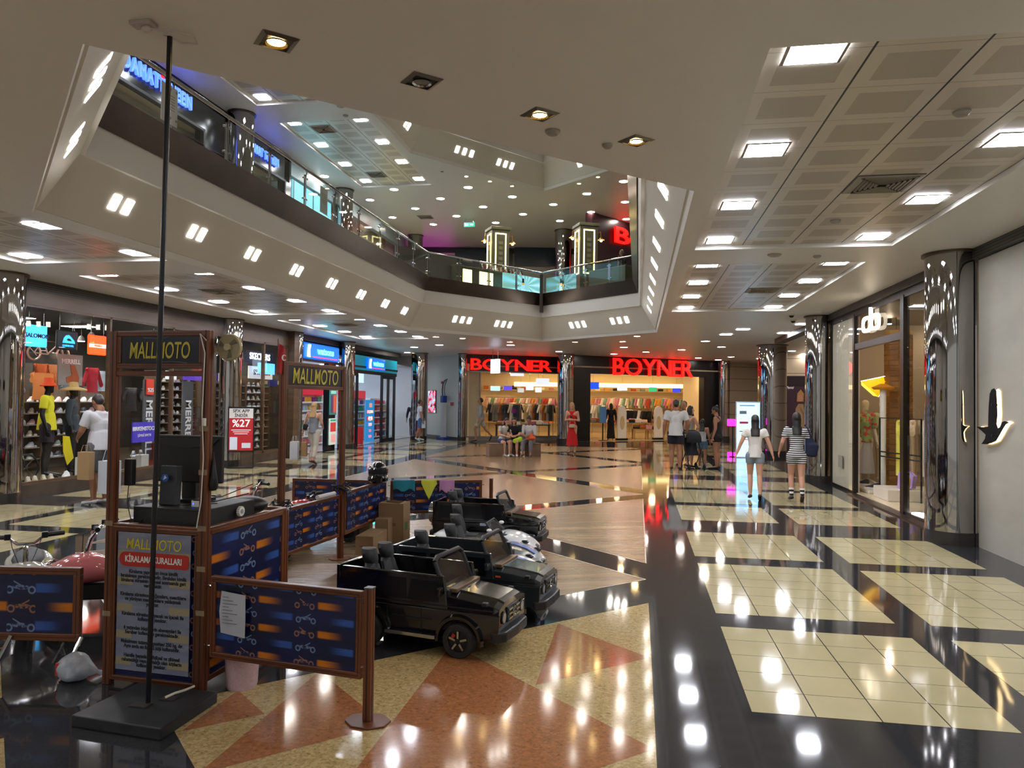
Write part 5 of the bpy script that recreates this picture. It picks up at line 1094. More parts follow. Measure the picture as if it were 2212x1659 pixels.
# ------------------------------------------------------------------ rental kiosk and its printed fences
M_WOODP = noisy('brown_profile', '#6a3a1e', '#4f2913', 2.5, rough=.32, stretch=(1, 1, .3)); M_GROOVE = mat('profile_groove', '#2e150a', .5)
def printmat(name, pitch=.077, per=.38, dim=1.0):
    m = mat(name, '#10183a', .35); t = NT(m); x, y, z = t.obj()
    r_ = t.m('FLOOR', t.m('DIVIDE', z, pitch)); par = t.m('MODULO', t.m('ADD', r_, 100), 2); v = t.m('FRACT', t.m('DIVIDE', z, pitch))
    u = t.m('FRACT', t.m('ADD', t.m('DIVIDE', t.m('ADD', x, 5), per), t.m('MULTIPLY', par, .42)))
    dv = t.m('ABSOLUTE', t.m('SUBTRACT', v, .5))
    def band(a, b, s=.05):
        return t.m('MULTIPLY', t.m('MULTIPLY_ADD', t.m('SUBTRACT', u, a), 1/s, 0.0), 1)
    def ss(val, e0, e1):
        q = t.new('ShaderNodeMapRange', interpolation_type='SMOOTHSTEP'); t.put(q.inputs[0], val); q.inputs[1].default_value = e0; q.inputs[2].default_value = e1; return q.outputs[0]
    stripes = t.noise(1, 2, t.scale((3, 3, 170)))
    # orange rows: motorcycle left, streak right; blue rows: mirrored
    up = t.m('ADD', t.m('MULTIPLY', par, u), t.m('MULTIPLY', t.m('SUBTRACT', 1, par), t.m('SUBTRACT', 1, u)))
    st = t.m('MULTIPLY', t.m('MULTIPLY', ss(up, .4, .45), t.m('SUBTRACT', 1, ss(up, .5, .86))), t.m('SUBTRACT', 1, ss(dv, .16, .3)))
    st = t.m('MULTIPLY', st, t.m('ADD', .55, stripes))
    st = t.m('MINIMUM', st, 1.0)
    X = t.m('MULTIPLY', t.m('SUBTRACT', up, .2), per/pitch); Y = t.m('SUBTRACT', v, .5); q2 = lambda a_: t.m('MULTIPLY', a_, a_)
    def dist(cx, cy): return t.m('SQRT', t.m('ADD', q2(t.m('SUBTRACT', X, cx)), q2(t.m('SUBTRACT', Y, cy))))
    ringm = lambda cx: ss(t.m('ABSOLUTE', t.m('SUBTRACT', dist(cx, -.12), .17)), .07, .02)
    bodym = ss(t.m('ADD', q2(t.m('DIVIDE', X, .5)), q2(t.m('DIVIDE', t.m('SUBTRACT', Y, .02), .13))), 1.15, .7)
    bar = t.m('MULTIPLY', ss(t.m('ABSOLUTE', t.m('SUBTRACT', t.m('SUBTRACT', Y, .2), t.m('MULTIPLY', t.m('ADD', X, .15), -.55))), .06, .02), ss(t.m('ABSOLUTE', t.m('ADD', X, .2)), .24, .18))
    nz = t.noise(1, 3, t.scale((45, 45, 70)), .6)
    bk = t.m('MAXIMUM', t.m('MAXIMUM', ringm(-.62), ringm(.6)), t.m('MAXIMUM', t.m('MULTIPLY', bodym, ss(nz, .42, .58)), bar))
    bk = t.m('MULTIPLY', bk, .5)
    sc = t.mix(par, '#2c4f92', '#b86a14'); bc = t.mix(par, '#8aa4c8', '#b88060')
    bgn = t.noise(2.2, 3, t.scale((1, 1, 5))); base = t.ramp(bgn, (.3, '#080d24'), (.7, '#111b48'))
    c = t.mix(st, base, sc); c = t.mix(bk, c, bc); t.base(c); return m
M_PRINT = printmat('printed_panel')
def post(parent, x, y, z0, z1, w=.022, name='post'):
    p = MB().box(x-w, y-w, z0, x+w, y+w, z1).build(name, M_WOODP, parent, bevel=.004)
    g_ = MB()
    for s_ in (-1, 1): g_.box(x-.004, y+s_*(w+.0005)-.0005, z0, x+.004, y+s_*(w+.0005)+.0005, z1).box(x+s_*(w+.0005)-.0005, y-.004, z0, x+s_*(w+.0005)+.0005, y+.004, z1)
    g_.build('groove', M_GROOVE, p); return p
def frame_bars(parent, x0, x1, z0, z1, w=.034, d=.017, name='frame'):
    f = MB().box(x0, -d, z1-w, x1, d, z1).box(x0, -d, z0, x1, d, z0+w).box(x0, -d, z0+w, x0+w, d, z1-w).box(x1-w, -d, z0+w, x1, d, z1-w).build(name, M_WOODP, parent, bevel=.004)
    g_ = MB(); q = w*.45
    for s_ in (-1, 1):
        yy = s_*(d+.0004)
        g_.box(x0+q, yy-.0004, z1-q-.004, x1-q, yy+.0004, z1-q).box(x0+q, yy-.0004, z0+q, x1-q, yy+.0004, z0+q+.004).box(x0+q, yy-.0004, z0+q, x0+q+.004, yy+.0004, z1-q).box(x1-q-.004, yy-.0004, z0+q, x1-q, yy+.0004, z1-q)
    g_.build('groove', M_GROOVE, f); return f
def fence(label, A, B, z0=.24, z1=.68, pm=None):
    A, B = Vector((*A, 0)), Vector((*B, 0)); L = (B-A).length; t = thing('printed_fence_panel', label, 'barrier', tuple(A), math.atan2(B.y-A.y, B.x-A.x))
    frame_bars(t, 0, L, z0, z1); MB().box(.03, -.006, z0+.03, L-.03, .006, z1-.03).build('printed_board', pm or M_PRINT, t)
    c = MB()
    for x in (-.03, L+.03):
        for z in (z0+.06, z1-.06): c.tube([(x-.03 if x > 0 else x, 0, z), (x if x > 0 else x+.03, 0, z)], .006, 6)
    c.build('connectors', M_STEEL, t); return t
def base_post(label, x, y, h=.68, rz=0, plate=True, s=.11):
    t = thing('fence_post', label, 'post', (x, y, 0), rz); post(t, 0, 0, .012, h)
    if plate: MB().prism([(s*math.cos(a)*1.25, s*math.sin(a)) for a in [PI/8+2*PI*k/8 for k in range(8)]], 0, .012).build('base_plate', M_WOODP, t, bevel=.003)
    MB().box(-.023, -.023, h, .023, .023, h+.006).build('cap', mat('post_cap', '#55565a', .4, .4), t); return t
K = thing('rental_kiosk', 'brown framed rental kiosk with printed panels and a yellow lettered top sign', 'kiosk', (-3.075, 3.955, 0), R(-4))
KW, KD, KH, KT = .63, .86, .93, 2.08
post(K, 0, 0, 0, KT, .024); post(K, KW, 0, 0, KT, .024); post(K, KW, KD, 0, KH, .022); post(K, 0, KD, 0, KH, .022)
f = frame_bars(K, .02, KW-.02, 1.86, KT, .03, .018, 'sign_frame')
MB().box(.045, -.012, 1.885, KW-.045, .012, KT-.025).build('sign_board', mat('sign_navy', '#12131f', .25), K)
MB().box(.02, -.018, 1.815, KW-.02, .018, 1.845).build('crossbar', M_WOODP, K, bevel=.004)
M_YEL = mat('sign_yellow', '#b8a82c', .45); M_YDK = mat('sign_outline', '#4a4a14', .5)
def mallmoto(parent, x, y, z, w, h, face=1, rot=(PI/2, 0, 0)):
    word = 'MALLMOTO'; cw = w/8.35; objs = []
    o = text('yellow_lettering', word, h*1.35, M_YEL, parent, (x, y, z), rot, ext=.001, bold=h*.012, shear=.12)
    xs = [v.co.x for v in o.data.vertices]; ys = [v.co.y for v in o.data.vertices]; cx, cy = (max(xs)+min(xs))/2, (max(ys)+min(ys))/2; kx, ky = w/(max(xs)-min(xs)), h/(max(ys)-min(ys))
    for v in o.data.vertices: v.co.x = (v.co.x-cx)*kx; v.co.y = (v.co.y-cy)*ky
    return o
mallmoto(K, KW/2, -.0145, 1.966, .41, .098)
MB().tube([(.2, -.013, 2.04), (.32, -.014, 2.035), (.38, -.013, 2.045)], .002, 4).tube([(.3, -.013, 1.895), (.4, -.013, 1.9), (.5, -.013, 1.893)], .002, 4).build('printed_motorcycle', mat('sketch_grey', '#6a6f80', .5), K)
# lower body
frame_bars(K, .02, KW-.02, .03, KH, .03, .02, 'front_frame'); MB().box(.04, -.008, .05, KW-.04, .008, KH-.03).build('front_panel', M_PRINT, K)
sd = MB(Matrix.Translation((KW, 0, 0)) @ Matrix.Rotation(PI/2, 4, 'Z'))
w = .03
sd.box(.02, -.017, KH-w, KD-.02, .017, KH).box(.02, -.017, .06, KD-.02, .017, .06+w).box(.02, -.017, .06, .05, .017, KH).box(KD-.05, -.017, .06, KD-.02, .017, KH); sd.build('side_frame', M_WOODP, K, bevel=.004)
o = MB().box(.04, -.006, .08, KD-.04, .006, KH-.02).build('side_panel', printmat('printed_side', .1, .46), K, loc=(KW, 0, 0), rotz=PI/2)
o = MB().box(.04, -.006, .08, KD-.04, .006, KH-.02).build('side_panel', bpy.data.materials['printed_side'], K, loc=(0, 0, 0), rotz=PI/2)
MB().box(.0, .0, KH-.02, KW, KD, KH-.005).build('counter_board', mat('counter_beige', '#b8ab94', .4), K)
MB().box(-.012, -.02, KH-.002, KW+.012, .02, KH+.016).box(KW-.02, 0, KH-.002, KW+.02, KD, KH+.016).box(-.02, 0, KH-.002, .02, KD, KH+.016).box(0, KD-.02, KH-.002, KW, KD+.02, KH+.016).build('counter_edge', M_WOODP, K, bevel=.003)
for (x, z) in ((-.0, .93), (KW, .93), (KW, .7), (KW, .45), (0, .4), (KW, 1.25), (KW, 1.5)): MB().box(x-.028, -.0275, z, x+.028, -.026, z+.03).build('packing_tape', mat('tape', '#b09a7a', .15, alpha=.35), K)
# rules poster
t = thing('rules_poster', 'grey rental rules poster with a red heading fixed to the kiosk front', 'poster', (-3.075+.07*1, 3.955-.028, .1), R(-4))
PW, PH = .49, .80
mp = noisy('poster_grey', '#7d8190', '#6d7182', 4, rough=.25, stretch=(1, 1, 5)); MB().box(0, -.004, 0, PW, 0, PH).build('sheet', mp, t)
for k in range(5):
    for q in (0, .72): MB().box(PW*q, -.0045, .03+.155*k, PW*(q+(.22 if q == 0 else .28)), -.004, .075+.155*k).build('tan_streak', mat('poster_tan', '#8f8369', .3), t)
mallmoto(t, PW/2, -.006, .735, .37, .062)
pill = MB(); n = 12; px0, px1, pz, pr_ = .055, PW-.035, .645, .042
pp = [(px0+pr_*math.cos(a), pz+pr_*math.sin(a)) for a in [PI/2+PI*k/n for k in range(n+1)]]+[(px1-pr_*0+pr_*math.cos(a)-.0, pz+pr_*math.sin(a)) for a in [-PI/2+PI*k/n for k in range(n+1)]]
pill.prism([(min(max(x, .01), PW-.01), z) for x, z in pp], -.007, -.004, 'y').build('red_heading', mat('heading_red', '#a8281e', .35), t)
text('heading_lettering', 'KİRALAMA KURALLARI', .05, mat('poster_white', '#d8d4cc', .4), t, (PW/2, -.0085, pz), (PI/2, 0, 0), ext=.0006, bold=.0012, sx=.74)
M_INK = mat('poster_ink', '#1c1c22', .5)
paras = [('Kiralama yapmadan önce kimlik\nbırakılması gerekmektedir. Bırakılan kimlik\nkiralama süresinin bitmesi sonrasında geri\nverilecektir.', .535), ('Kiralama süresince mağazalara, mescitlere\nve yürüyen merdivenlere yaklaşmak\nyasaktır.', .415), ('Kiralama süresince yiyecek ve içecek ile\nkullanmak yasaktır.', .315), ('6 yaşından küçüklerin ebeveynleri ile\nberaber kullanması gerekmektedir.', .235), ('Maksimum taşıma kapasitesi 250 kg. dır.\nAynı anda en fazla 2 kişi kullanabilir.', .155), ('Hamile bayanların fiziksel ve zihinsel\nrahatsızlığı veya hastalığı olan kişilerin\nkullanması yasaktır.', .062)]
for s_, z in paras:
    o = text('rule_text', s_, .0295, M_INK, t, (PW/2, -.0055, z), (PI/2, 0, 0), ext=.0003, bold=.0009, line=.88)
    xs = [v.co.x for v in o.data.vertices]; w_ = max(xs)-min(xs); k = min(.88, .465/w_)
    for v in o.data.vertices: v.co.x *= k
# ---- objects on the counter
def kloc(x, y, z): c, s_ = math.cos(R(-4)), math.sin(R(-4)); return (-3.075+x*c-y*s_, 3.955+x*s_+y*c, z)
CT = KH+.002
t = thing('cash_drawer', 'wide black cash drawer box lying on the kiosk counter', 'cash drawer', kloc(.07, .09, CT), R(-4)); MB().box(0, 0, 0, .5, .5, .1).build('body', mat('matte_black', '#101011', .55), t, bevel=.004); MB().box(.02, -.004, .02, .48, 0, .085).build('drawer_front', mat('matte_black2', '#19191a', .5), t)
t = thing('tape_roll', 'small white toothed roll stuck on the right side of the cash drawer', 'roll', kloc(.585, .4, CT+.05), R(86)); 
mb = MB()
pts = [((.032 if k % 2 else .027)*math.cos(2*PI*k/32), (.032 if k % 2 else .027)*math.sin(2*PI*k/32)) for k in range(32)]; mb.prism(pts, -.02, .0, 'y'); mb.build('roll', mat('white_plastic', '#d4d2ca', .4), t); MB().cyl((0, -.024, 0), .014, .004, 16, 'y').build('hub', mat('grey_plastic', '#8f8f8c', .4), t)
t = thing('pos_monitor', 'black till monitor seen from behind between the kiosk posts', 'monitor', kloc(.12, .38, CT+.1), R(-4))
MB().box(-.12, -.02, .12, .36, .015, .42).build('screen_back', mat('matte_black', '#101011'), t, bevel=.01); MB().prism([(-.1, .4), (.34, .4), (.3, .36), (.12, .34), (-.06, .36)], -.03, -.02, 'y').build('top_bulge', mat('matte_black2', '#19191a'), t)
MB().box(.07, -.01, .02, .17, .03, .14).box(.0, -.08, .0, .24, .1, .02).build('stand', M_BLACK, t)
t = thing('receipt_printer', 'upright dark grey printer box with a blue hexagon badge on the kiosk', 'printer', kloc(.235, .2, CT+.1), R(-4)); MB(Matrix.Rotation(R(-4), 4, 'X')).box(-.055, -.03, 0, .055, .03, .24).build('body', mat('printer_grey', '#2a2c30', .5), t, bevel=.006)
MB().prism([(.026*math.cos(a), .17+.026*math.sin(a)) for a in [2*PI*k/6 for k in range(6)]], -.046, -.042, 'y').build('hexagon_badge', mat('badge_blue', '#1f55a0', .4), t); MB().prism([(-.01, .158), (.014, .17), (.0, .186)], -.048, -.046, 'y').build('badge_mark', mat('badge_white', '#c8d0da', .4), t)
t = thing('router_box', 'small round white device with a blue light on the cash drawer', 'device', kloc(.43, .22, CT+.1), R(-4)); MB().cyl((0, 0, 0), .045, .035, 28).build('body', mat('white_plastic', '#d4d2ca'), t); MB().cyl((0, 0, .035), .038, .006, 28).build('lid', M_BLACK, t); MB().ell((-.01, -.045, .018), (.005, .003, .005), 8, 5).build('blue_light', mat('led_blue', '#2a3cff', .4, emit=6), t)
t = thing('clutter_bag', 'flat black bag heaped at the back of the kiosk counter', 'bag', kloc(.48, .66, CT), R(10)); MB().ell((0, 0, .05), (.13, .1, .06)).build('bag', M_BLACK, t); MB().ell((-.2, .02, .03), (.09, .09, .04)).build('cloth', mat('matte_black2', '#19191a'), t)
for i, (a, b) in enumerate((((.3, .3, .12), (.55, .6, .2)), ((.25, .25, .1), (.62, .45, .16)), ((.3, .2, .1), (.5, .3, .11)))):
    o = MB().tube([(a[0], a[1], a[2]), ((a[0]+b[0])/2, (a[1]+b[1])/2, min(a[2], b[2])+.01), b], .0035, 6).build('cable', M_BLACK, K, loc=(0, 0, KH))
t = thing('hanging_speaker', 'black oblong speaker hung on the left kiosk post', 'speaker', kloc(.05, .06, 1.16), R(-4)); MB().box(-.01, -.02, 0, .045, .02, .16).build('body', M_BLACK, t, bevel=.006); MB().tube([(.01, 0, 0), (.0, .0, -.1), (.02, .01, -.2), (.08, .02, -.215), (.14, .05, -.13)], .003, 5).build('cable', M_BLACK, t)
t = thing('black_pouch', 'black drawstring pouch hanging from the right kiosk post', 'bag', kloc(.665, .02, 1.16), R(-4)); MB().lathe([(.002, .22), (.01, .16), (.018, .1), (.03, .03), (.02, .0), (.0, -.005)], seg=14).build('pouch', M_BLACK, t)
t = thing('clip_fan', 'beige round clip fan beside the top of the kiosk sign', 'fan', kloc(.66, .05, 1.985), R(-4))
MB().lathe([(.075, -.012), (.08, 0), (.075, .012)], (.075, 0, 0), 32, 'y').build('rim', mat('fan_beige', '#a89c78', .5), t); MB().cyl((.075, -.012, 0), .075, .02, 32, 'y').build('cage', mat('fan_beige2', '#8f8566', .55), t)
sp = MB()
for k in range(3): a = 2*PI*k/3+.4; sp.prism([(.075+.01*math.cos(a+1.5), .01*math.sin(a+1.5)), (.075+.065*math.cos(a), .065*math.sin(a)), (.075+.06*math.cos(a+.5), .06*math.sin(a+.5))], -.017, -.013, 'y')
sp.build('blades', mat('fan_blade', '#5f5843', .5), t); MB().cyl((.075, -.03, 0), .02, .02, 16, 'y').box(-.04, -.01, -.03, .02, .01, .0).build('clip', mat('fan_beige', '#a89c78'), t)
cb = MB().tube([kloc(.64, -.03, 2.02), kloc(.6, -.035, 2.06), kloc(.63, -.03, 1.95), kloc(.62, -.03, 1.6), kloc(.635, -.03, 1.35), kloc(.625, -.03, 1.1), kloc(.6, -.03, .95)], .0035, 6)
tag(cb.build('white_cable', mat('cable_white', '#c9c6bd', .5)), 'white cable running down the right kiosk post', 'cable')
tag(MB().box(-.01, -.01, 0, .01, .01, .045).build('cable_switch', mat('cable_white', '#c9c6bd'), loc=kloc(.637, -.034, 1.53), bevel=.003), 'small white in-line switch on the cable of the kiosk post', 'switch')
# ---- black pole with square foot plate
t = thing('signal_pole', 'tall thin black pole on a square black foot plate before the kiosk', 'pole', (-2.56, 3.6, 0))
ang = 0
bp = [(-2.85, 3.40), (-2.305, 3.345), (-2.29, 3.82), (-2.8, 3.86)]
MB().prism([(x+2.56, y-3.6) for x, y in bp], 0, .06).build('foot_plate', noisy('plate_black', '#2a2a2c', '#1a1a1b', 6, rough=.5), t, bevel=.006)
MB().tube([(0, 0, .06), (.035, -.03, 1.0), (.07, -.065, 2.0), (.14, -.14, 3.57)], .0135, 14).build('pole', mat('pole_black', '#0e0f14', .3), t)
MB().box(-.07, -.06, .06, .03, .0, .068).box(.03, .05, .06, .11, .11, .066).build('steel_tabs', mat('tab_steel', '#4a4540', .4, .6), t)
tag(MB().tube([(-2.5, 3.66, .075), (-2.47, 3.7, .085), (-2.45, 3.76, .08), (-2.44, 3.83, .075)], .007, 8).build('white_strap', mat('strap', '#cfc6b4', .6)), 'short white cable end lying on the square foot plate', 'cable')
t = thing('ceiling_socket', 'white socket with a looped cable on the ceiling above the pole', 'socket', (-2.5, 3.36, 3.6)); MB().box(-.06, -.035, -.02, .06, .035, 0).build('plate', mat('socket_pink', '#b9aea6', .5), t, bevel=.004); MB().ell((.02, 0, -.035), (.03, .02, .02), 10, 6).build('plug', mat('socket_white', '#c8c0bb'), t)
MB().tube([(.04, 0, -.035), (.12, .04, -.03), (.2, .13, -.02), (.16, .22, -.015), (.08, .2, -.015), (.06, .12, -.02), (.06, .08, -.03)], .005, 6).build('cable', mat('socket_white', '#c8c0bb'), t)
# ---- fences
fence('printed fence panel with a paper notice in front of the black toy jeep', (-2.385, 3.905), (-1.425, 3.755), .22, .68)
base_post('brown fence post on an octagonal foot nearest to the viewer', -1.385, 3.745, .7, R(-8), True, .1)
t = thing('paper_notice', 'crumpled white paper taped to the near printed fence panel', 'paper', (-2.31, 3.872, .37), R(-9)); 
pn = MB(); pn.add([(0, 0, 0), (.17, -.008, -.012), (.175, -.012, .1), (.168, -.006, .225), (.005, -.004, .235), (-.004, -.01, .12)], [(0, 1, 2, 5), (5, 2, 3, 4)]); pn.build('sheet', mat('paper_white', '#a9abb0', .7), t)
pl = MB()
for k in range(9): pl.box(.02, -.0135, .06+.018*k, .12-.03*(k % 3), -.0125, .063+.018*k)
pl.build('written_lines', mat('ink_grey', '#6a6c74', .6), t)
LF = thing('printed_fence_panel', 'printed fence panel on slanted chrome legs at the left of the kiosk', 'barrier', (-3.34+.0, 4.045, 0), R(180+7.5))
frame_bars(LF, 0, 1.15, .2, .645, .045, .018); MB().box(.04, -.007, .23, 1.11, .007, .61).build('printed_board', printmat('printed_left', .115, .42), LF)
for x, dx in ((-.02, .0), (.42, .0), ):
    MB().tube([(x+.0, .02, .23), (x+.06+dx, .12, .0)], .013, 8).build('leg', M_CHROME, LF)
fence('short printed panel between the kiosk and the first gate post', (-2.53, 4.86), (-3.17, 6.27), .24, .66)
fence('printed fence panel between the two gate posts under the second yellow sign', (-3.19, 6.37), (-3.1, 7.41), .24, .68)
fence('printed fence panel behind the second gate post, helmet on its far end', (-3.085, 7.51), (-3.07, 8.78), .24, .7)
fence('printed fence panel at the back with a row of hanging cloths', (-3.03, 8.85), (-1.95, 9.25), .27, .68)
fence('printed fence panel at the back behind the red motorbikes', (-4.3, 8.8), (-3.12, 8.84), .24, .68)
base_post('thin brown post at the right end of the back fence', -1.84, 9.3, .69, 0, True, .05)
GP = thing('entrance_gate', 'brown gate of two tall posts carrying the second yellow lettered sign', 'gate', (-3.2, 6.32, 0), math.atan2(1.13, .11)); GL = math.hypot(1.13, .11)
post(GP, 0, 0, 0, 2.03, .026); post(GP, GL, 0, .012, 2.03, .026); frame_bars(GP, .02, GL-.02, 1.78, 2.03, .035, .02, 'sign_frame'); MB().box(.05, -.012, 1.81, GL-.05, .012, 2.0).build('sign_board', mat('sign_navy', '#12131f'), GP)
mallmoto(GP, GL/2, -.0145, 1.905, .86, .15); MB().prism([(GL+.12*math.cos(a), .12*math.sin(a)) for a in [PI/8+2*PI*k/8 for k in range(8)]], 0, .012).build('base_plate', M_WOODP, GP)
t = thing('small_flag', 'small red flag with a white crescent at the top of the first gate post', 'flag', (-3.22, 6.25, 1.9), R(70)); 
fl = MB(); n = 8; rows = []
for i in range(n+1):
    u = i/n; rows.append([(.0+.1*u+.01*math.sin(4*v+u*6), .015*math.sin(u*7+v*3), .3-.06*u-.27*v*(1-.0*u)) for v in [k/8 for k in range(9)]])
fl.ring(rows, closed=False, caps=False); fl.build('cloth', mat('flag_red', '#a8262c', .7), t); MB().tube([(0, 0, 0), (0, 0, .33)], .004, 6).build('stick', M_WOODP, t)
MB().prism([(.055+.028*math.cos(a), .16+.028*math.sin(a)) for a in [R(40)+R(280)*k/14 for k in range(15)]]+[(.062+.021*math.cos(a), .16+.021*math.sin(a)) for a in [R(320)-R(280)*k/14 for k in range(15)]], -.022, -.018, 'y').build('crescent', mat('flag_white', '#d8d0cc', .6), t)
# black cables tied to gate posts, blue rag
for i, (x, y, z) in enumerate(((-3.2, 6.32, .72), (-3.09, 7.46, .76))):
    mb = MB()
    for k in range(7):
        a0 = random.random()*6; rr = .05+random.random()*.05; zz = z+random.uniform(-.05, .03)
        mb.tube([(rr*math.cos(a0+q*.7)*(1+.1*k % .3), rr*math.sin(a0+q*.7), zz+.03*math.sin(q*1.3+k)-z) for q in range(9)], .005, 5)
    mb.tube([(.05, 0, 0), (.06, .01, -.2), (.06, 0, -.45)], .006, 5)
    tag(mb.build('cable_bundle', M_BLACK, loc=(x, y, z)), 'bundle of black cables knotted round the %s tall gate post' % ORD[i], 'cable')
def cloth(name, label, c, w, h, col, rz, cat='cloth', point=0, tw=0):
    mb = MB(); n = 8; rows = []
    for i in range(n+1):
        u = i/n-.5; hh = h*(1-abs(u)*2*point) if point else h*(1-.15*math.sin(i*1.3))
        rows.append([(u*w*(1-tw*v), -.024-.015*v*math.sin(u*9+v*2)-.01*v, -hh*v) for v in [k/10 for k in range(11)]])
    mb.ring(rows, closed=False, caps=False); o = mb.build(name, noisy('terry_'+col, col, col, 60, rough=.95), loc=c, rotz=rz, smooth=True)
    m_ = o.modifiers.new('s', 'SOLIDIFY'); m_.thickness = .008; return tag(o, label, cat)
ra = math.atan2(.4, 1.08)
cloth('cleaning_cloth', 'teal cleaning cloth hanging over the back fence rail', (-2.87, 8.9, .69), .27, .13, '#1f6f7c', ra); cloth('cleaning_cloth', 'yellow-green cleaning cloth hanging in a point over the back fence', (-2.58, 9.01, .69), .19, .25, '#b8b83a', ra, point=.8); cloth('cleaning_cloth', 'pink cleaning cloth hanging over the back fence rail', (-2.37, 9.09, .69), .19, .15, '#a8749a', ra)
cloth('blue_rag', 'long light blue rag hanging from the fence beside the first gate post', (-3.12, 6.2, .7), .1, .36, '#3f9ac0', R(60), tw=.3)
for (x, y, z, L, rz, lab) in ((-3.13, 7.15, .685, .34, R(84), 'white padded bar lying on the fence top beside the second gate post'), (-2.95, 5.85, .67, .2, R(115), 'white padded end on the fence top behind the kiosk')):
    tag(MB().tube([(-L/2, 0, .02), (L/2, 0, .02)], .022, 12).build('foam_bar', mat('foam_white', '#b4b2ac', .6), loc=(x, y, z), rotz=rz), lab, 'bar')
# helmet
t = thing('motorcycle_helmet', 'glossy black helmet sitting on the corner of the fence', 'helmet', (-3.05, 8.45, .7), R(-60))
mb = MB(); prof = [(.085, .0), (.104, .03), (.112, .08), (.115, .13), (.108, .175), (.088, .212), (.055, .238), (.02, .248), (.001, .25)]
mb.ring([[(r_*1.12*math.cos(b)+(.012 if z < .09 and math.cos(b) > 0 else 0)*math.cos(b), r_*math.sin(b), z) for b in [2*PI*k/28 for k in range(28)]] for r_, z in prof]); mb.build('shell', mat('gloss_black', '#08080a', .06, coat=1), t, sub=1)
MB().ring([[(r_*1.12*math.cos(b), r_*math.sin(b), z) for r_, z in ((.113, .1), (.122, .115), (.122, .165), (.106, .18))] for b in [R(-75)+R(150)*k/14 for k in range(15)]], closed=True).build('visor', mat('visor_smoke', '#33343a', .04, .5), t)
MB().ring([[(r_*1.2*math.cos(b), r_*math.sin(b), z) for r_, z in ((.098, .01), (.118, .02), (.124, .06), (.108, .09))] for b in [R(-80)+R(160)*k/14 for k in range(15)]], closed=True).build('chin_bar', mat('gloss_black', '#08080a'), t)
# boxes
def carton(label, x, y, w, d, h, rz, op=False, z=0):
    t = thing('cardboard_box', label, 'box', (x, y, z), rz); mc = noisy('cardboard', '#8a6f4e', '#7a6040', 2, rough=.8)
    if op:
        MB().box(-w/2, -d/2, 0, w/2, -d/2+.006, h).box(-w/2, d/2-.006, 0, w/2, d/2, h).box(-w/2, -d/2, 0, -w/2+.006, d/2, h).box(w/2-.006, -d/2, 0, w/2, d/2, h).box(-w/2, -d/2, 0, w/2, d/2, .006).build('body', mc, t)
        MB().add([(-w/2, -d/2, h), (w/2, -d/2, h), (w/2+.0, -d/2+.08, h-.02), (-w/2, -d/2+.09, h-.0)], [(0, 1, 2, 3)]).add([(w/2, -d/2, h), (w/2, d/2, h), (w/2-.07, d/2-.02, h+.0), (w/2-.07, -d/2+.04, h-.01)], [(0, 1, 2, 3)]).build('flaps', mc, t)
        MB().box(w/2, -.06, h*.3, w/2+.001, .04, h*.5).build('green_mark', mat('mark_green', '#4a6a3a', .8), t)
    else: MB().box(-w/2, -d/2, 0, w/2, d/2, h).build('body', mc, t, bevel=.003)
    MB().box(-w*.25, -d/2-.001, h*.42, w*.2, -d/2, h*.5).build('printed_mark', mat('mark_brown', '#6a5236', .8), t)
carton('tall open cardboard box before the back fence under the teal cloth', -2.87, 8.55, .31, .24, .46, R(-2), True)
carton('low cardboard box lying against the fence beside the second gate post', -2.93, 7.95, .2, .5, .2, R(2)); carton('cardboard box standing behind the low one along the fence', -2.93, 8.38, .16, .22, .3, 0)
carton('cardboard box half hidden behind the fence near the helmet', -3.35, 8.65, .3, .14, .6, 0)
# water bottle / blue sweeper stick
t = thing('sweeper_stick', 'upright blue handled stick behind the second gate post', 'stick', (-3.25, 7.75, 0)); MB().tube([(0, 0, 0), (0, 0, .85)], .01, 8).build('tube', mat('stick_grey', '#9aa4b8', .3, .5), t); MB().tube([(0, 0, .6), (0, 0, .95), (.015, 0, 1.0)], .014, 8).build('grip', mat('stick_blue', '#1a2aa8', .4), t)
# bin and plastic bag
t = thing('waste_bin', 'pale pink plastic waste bin beside the kiosk under the fence panel', 'bin', (-2.28, 4.06, 0)); MB().lathe([(.0, .004), (.082, 0), (.088, .02), (.102, .28), (.11, .285), (.11, .3), (.1, .3), (.094, .27), (.08, .02), (0, .015)], seg=32).build('body', noisy('bin_pink', '#c0a4a4', '#b39898', 80, rough=.6), t)
t = thing('plastic_bag', 'knotted white plastic bag with a red stripe lying on the floor', 'bag', (-3.29, 3.96, 0), R(20))
mb = MB(); rings = []
for i in range(13):
    u = i/12; r_ = .012+.075*math.sin(PI*min(1, u*1.25+.08))**.7 if u < .75 else .02+.01*math.sin(u*20)
    rings.append([(-.1+.26*u, r_*math.cos(b)*(1+.12*math.sin(3*b+u*9)), max(.004, .07-.045*max(0, u-.6)/.4+r_*math.sin(b)*(1+.1*math.sin(4*b+u*7)))) for b in [2*PI*k/18 for k in range(18)]])
mb.ring(rings); mb.build('bag', noisy('bag_white', '#b4b8bc', '#8f959c', 18, rough=.35), t); MB().box(-.1, -.045, .045, -.082, -.02, .115).build('red_stripe', mat('stripe_red', '#b83a30', .5), t)
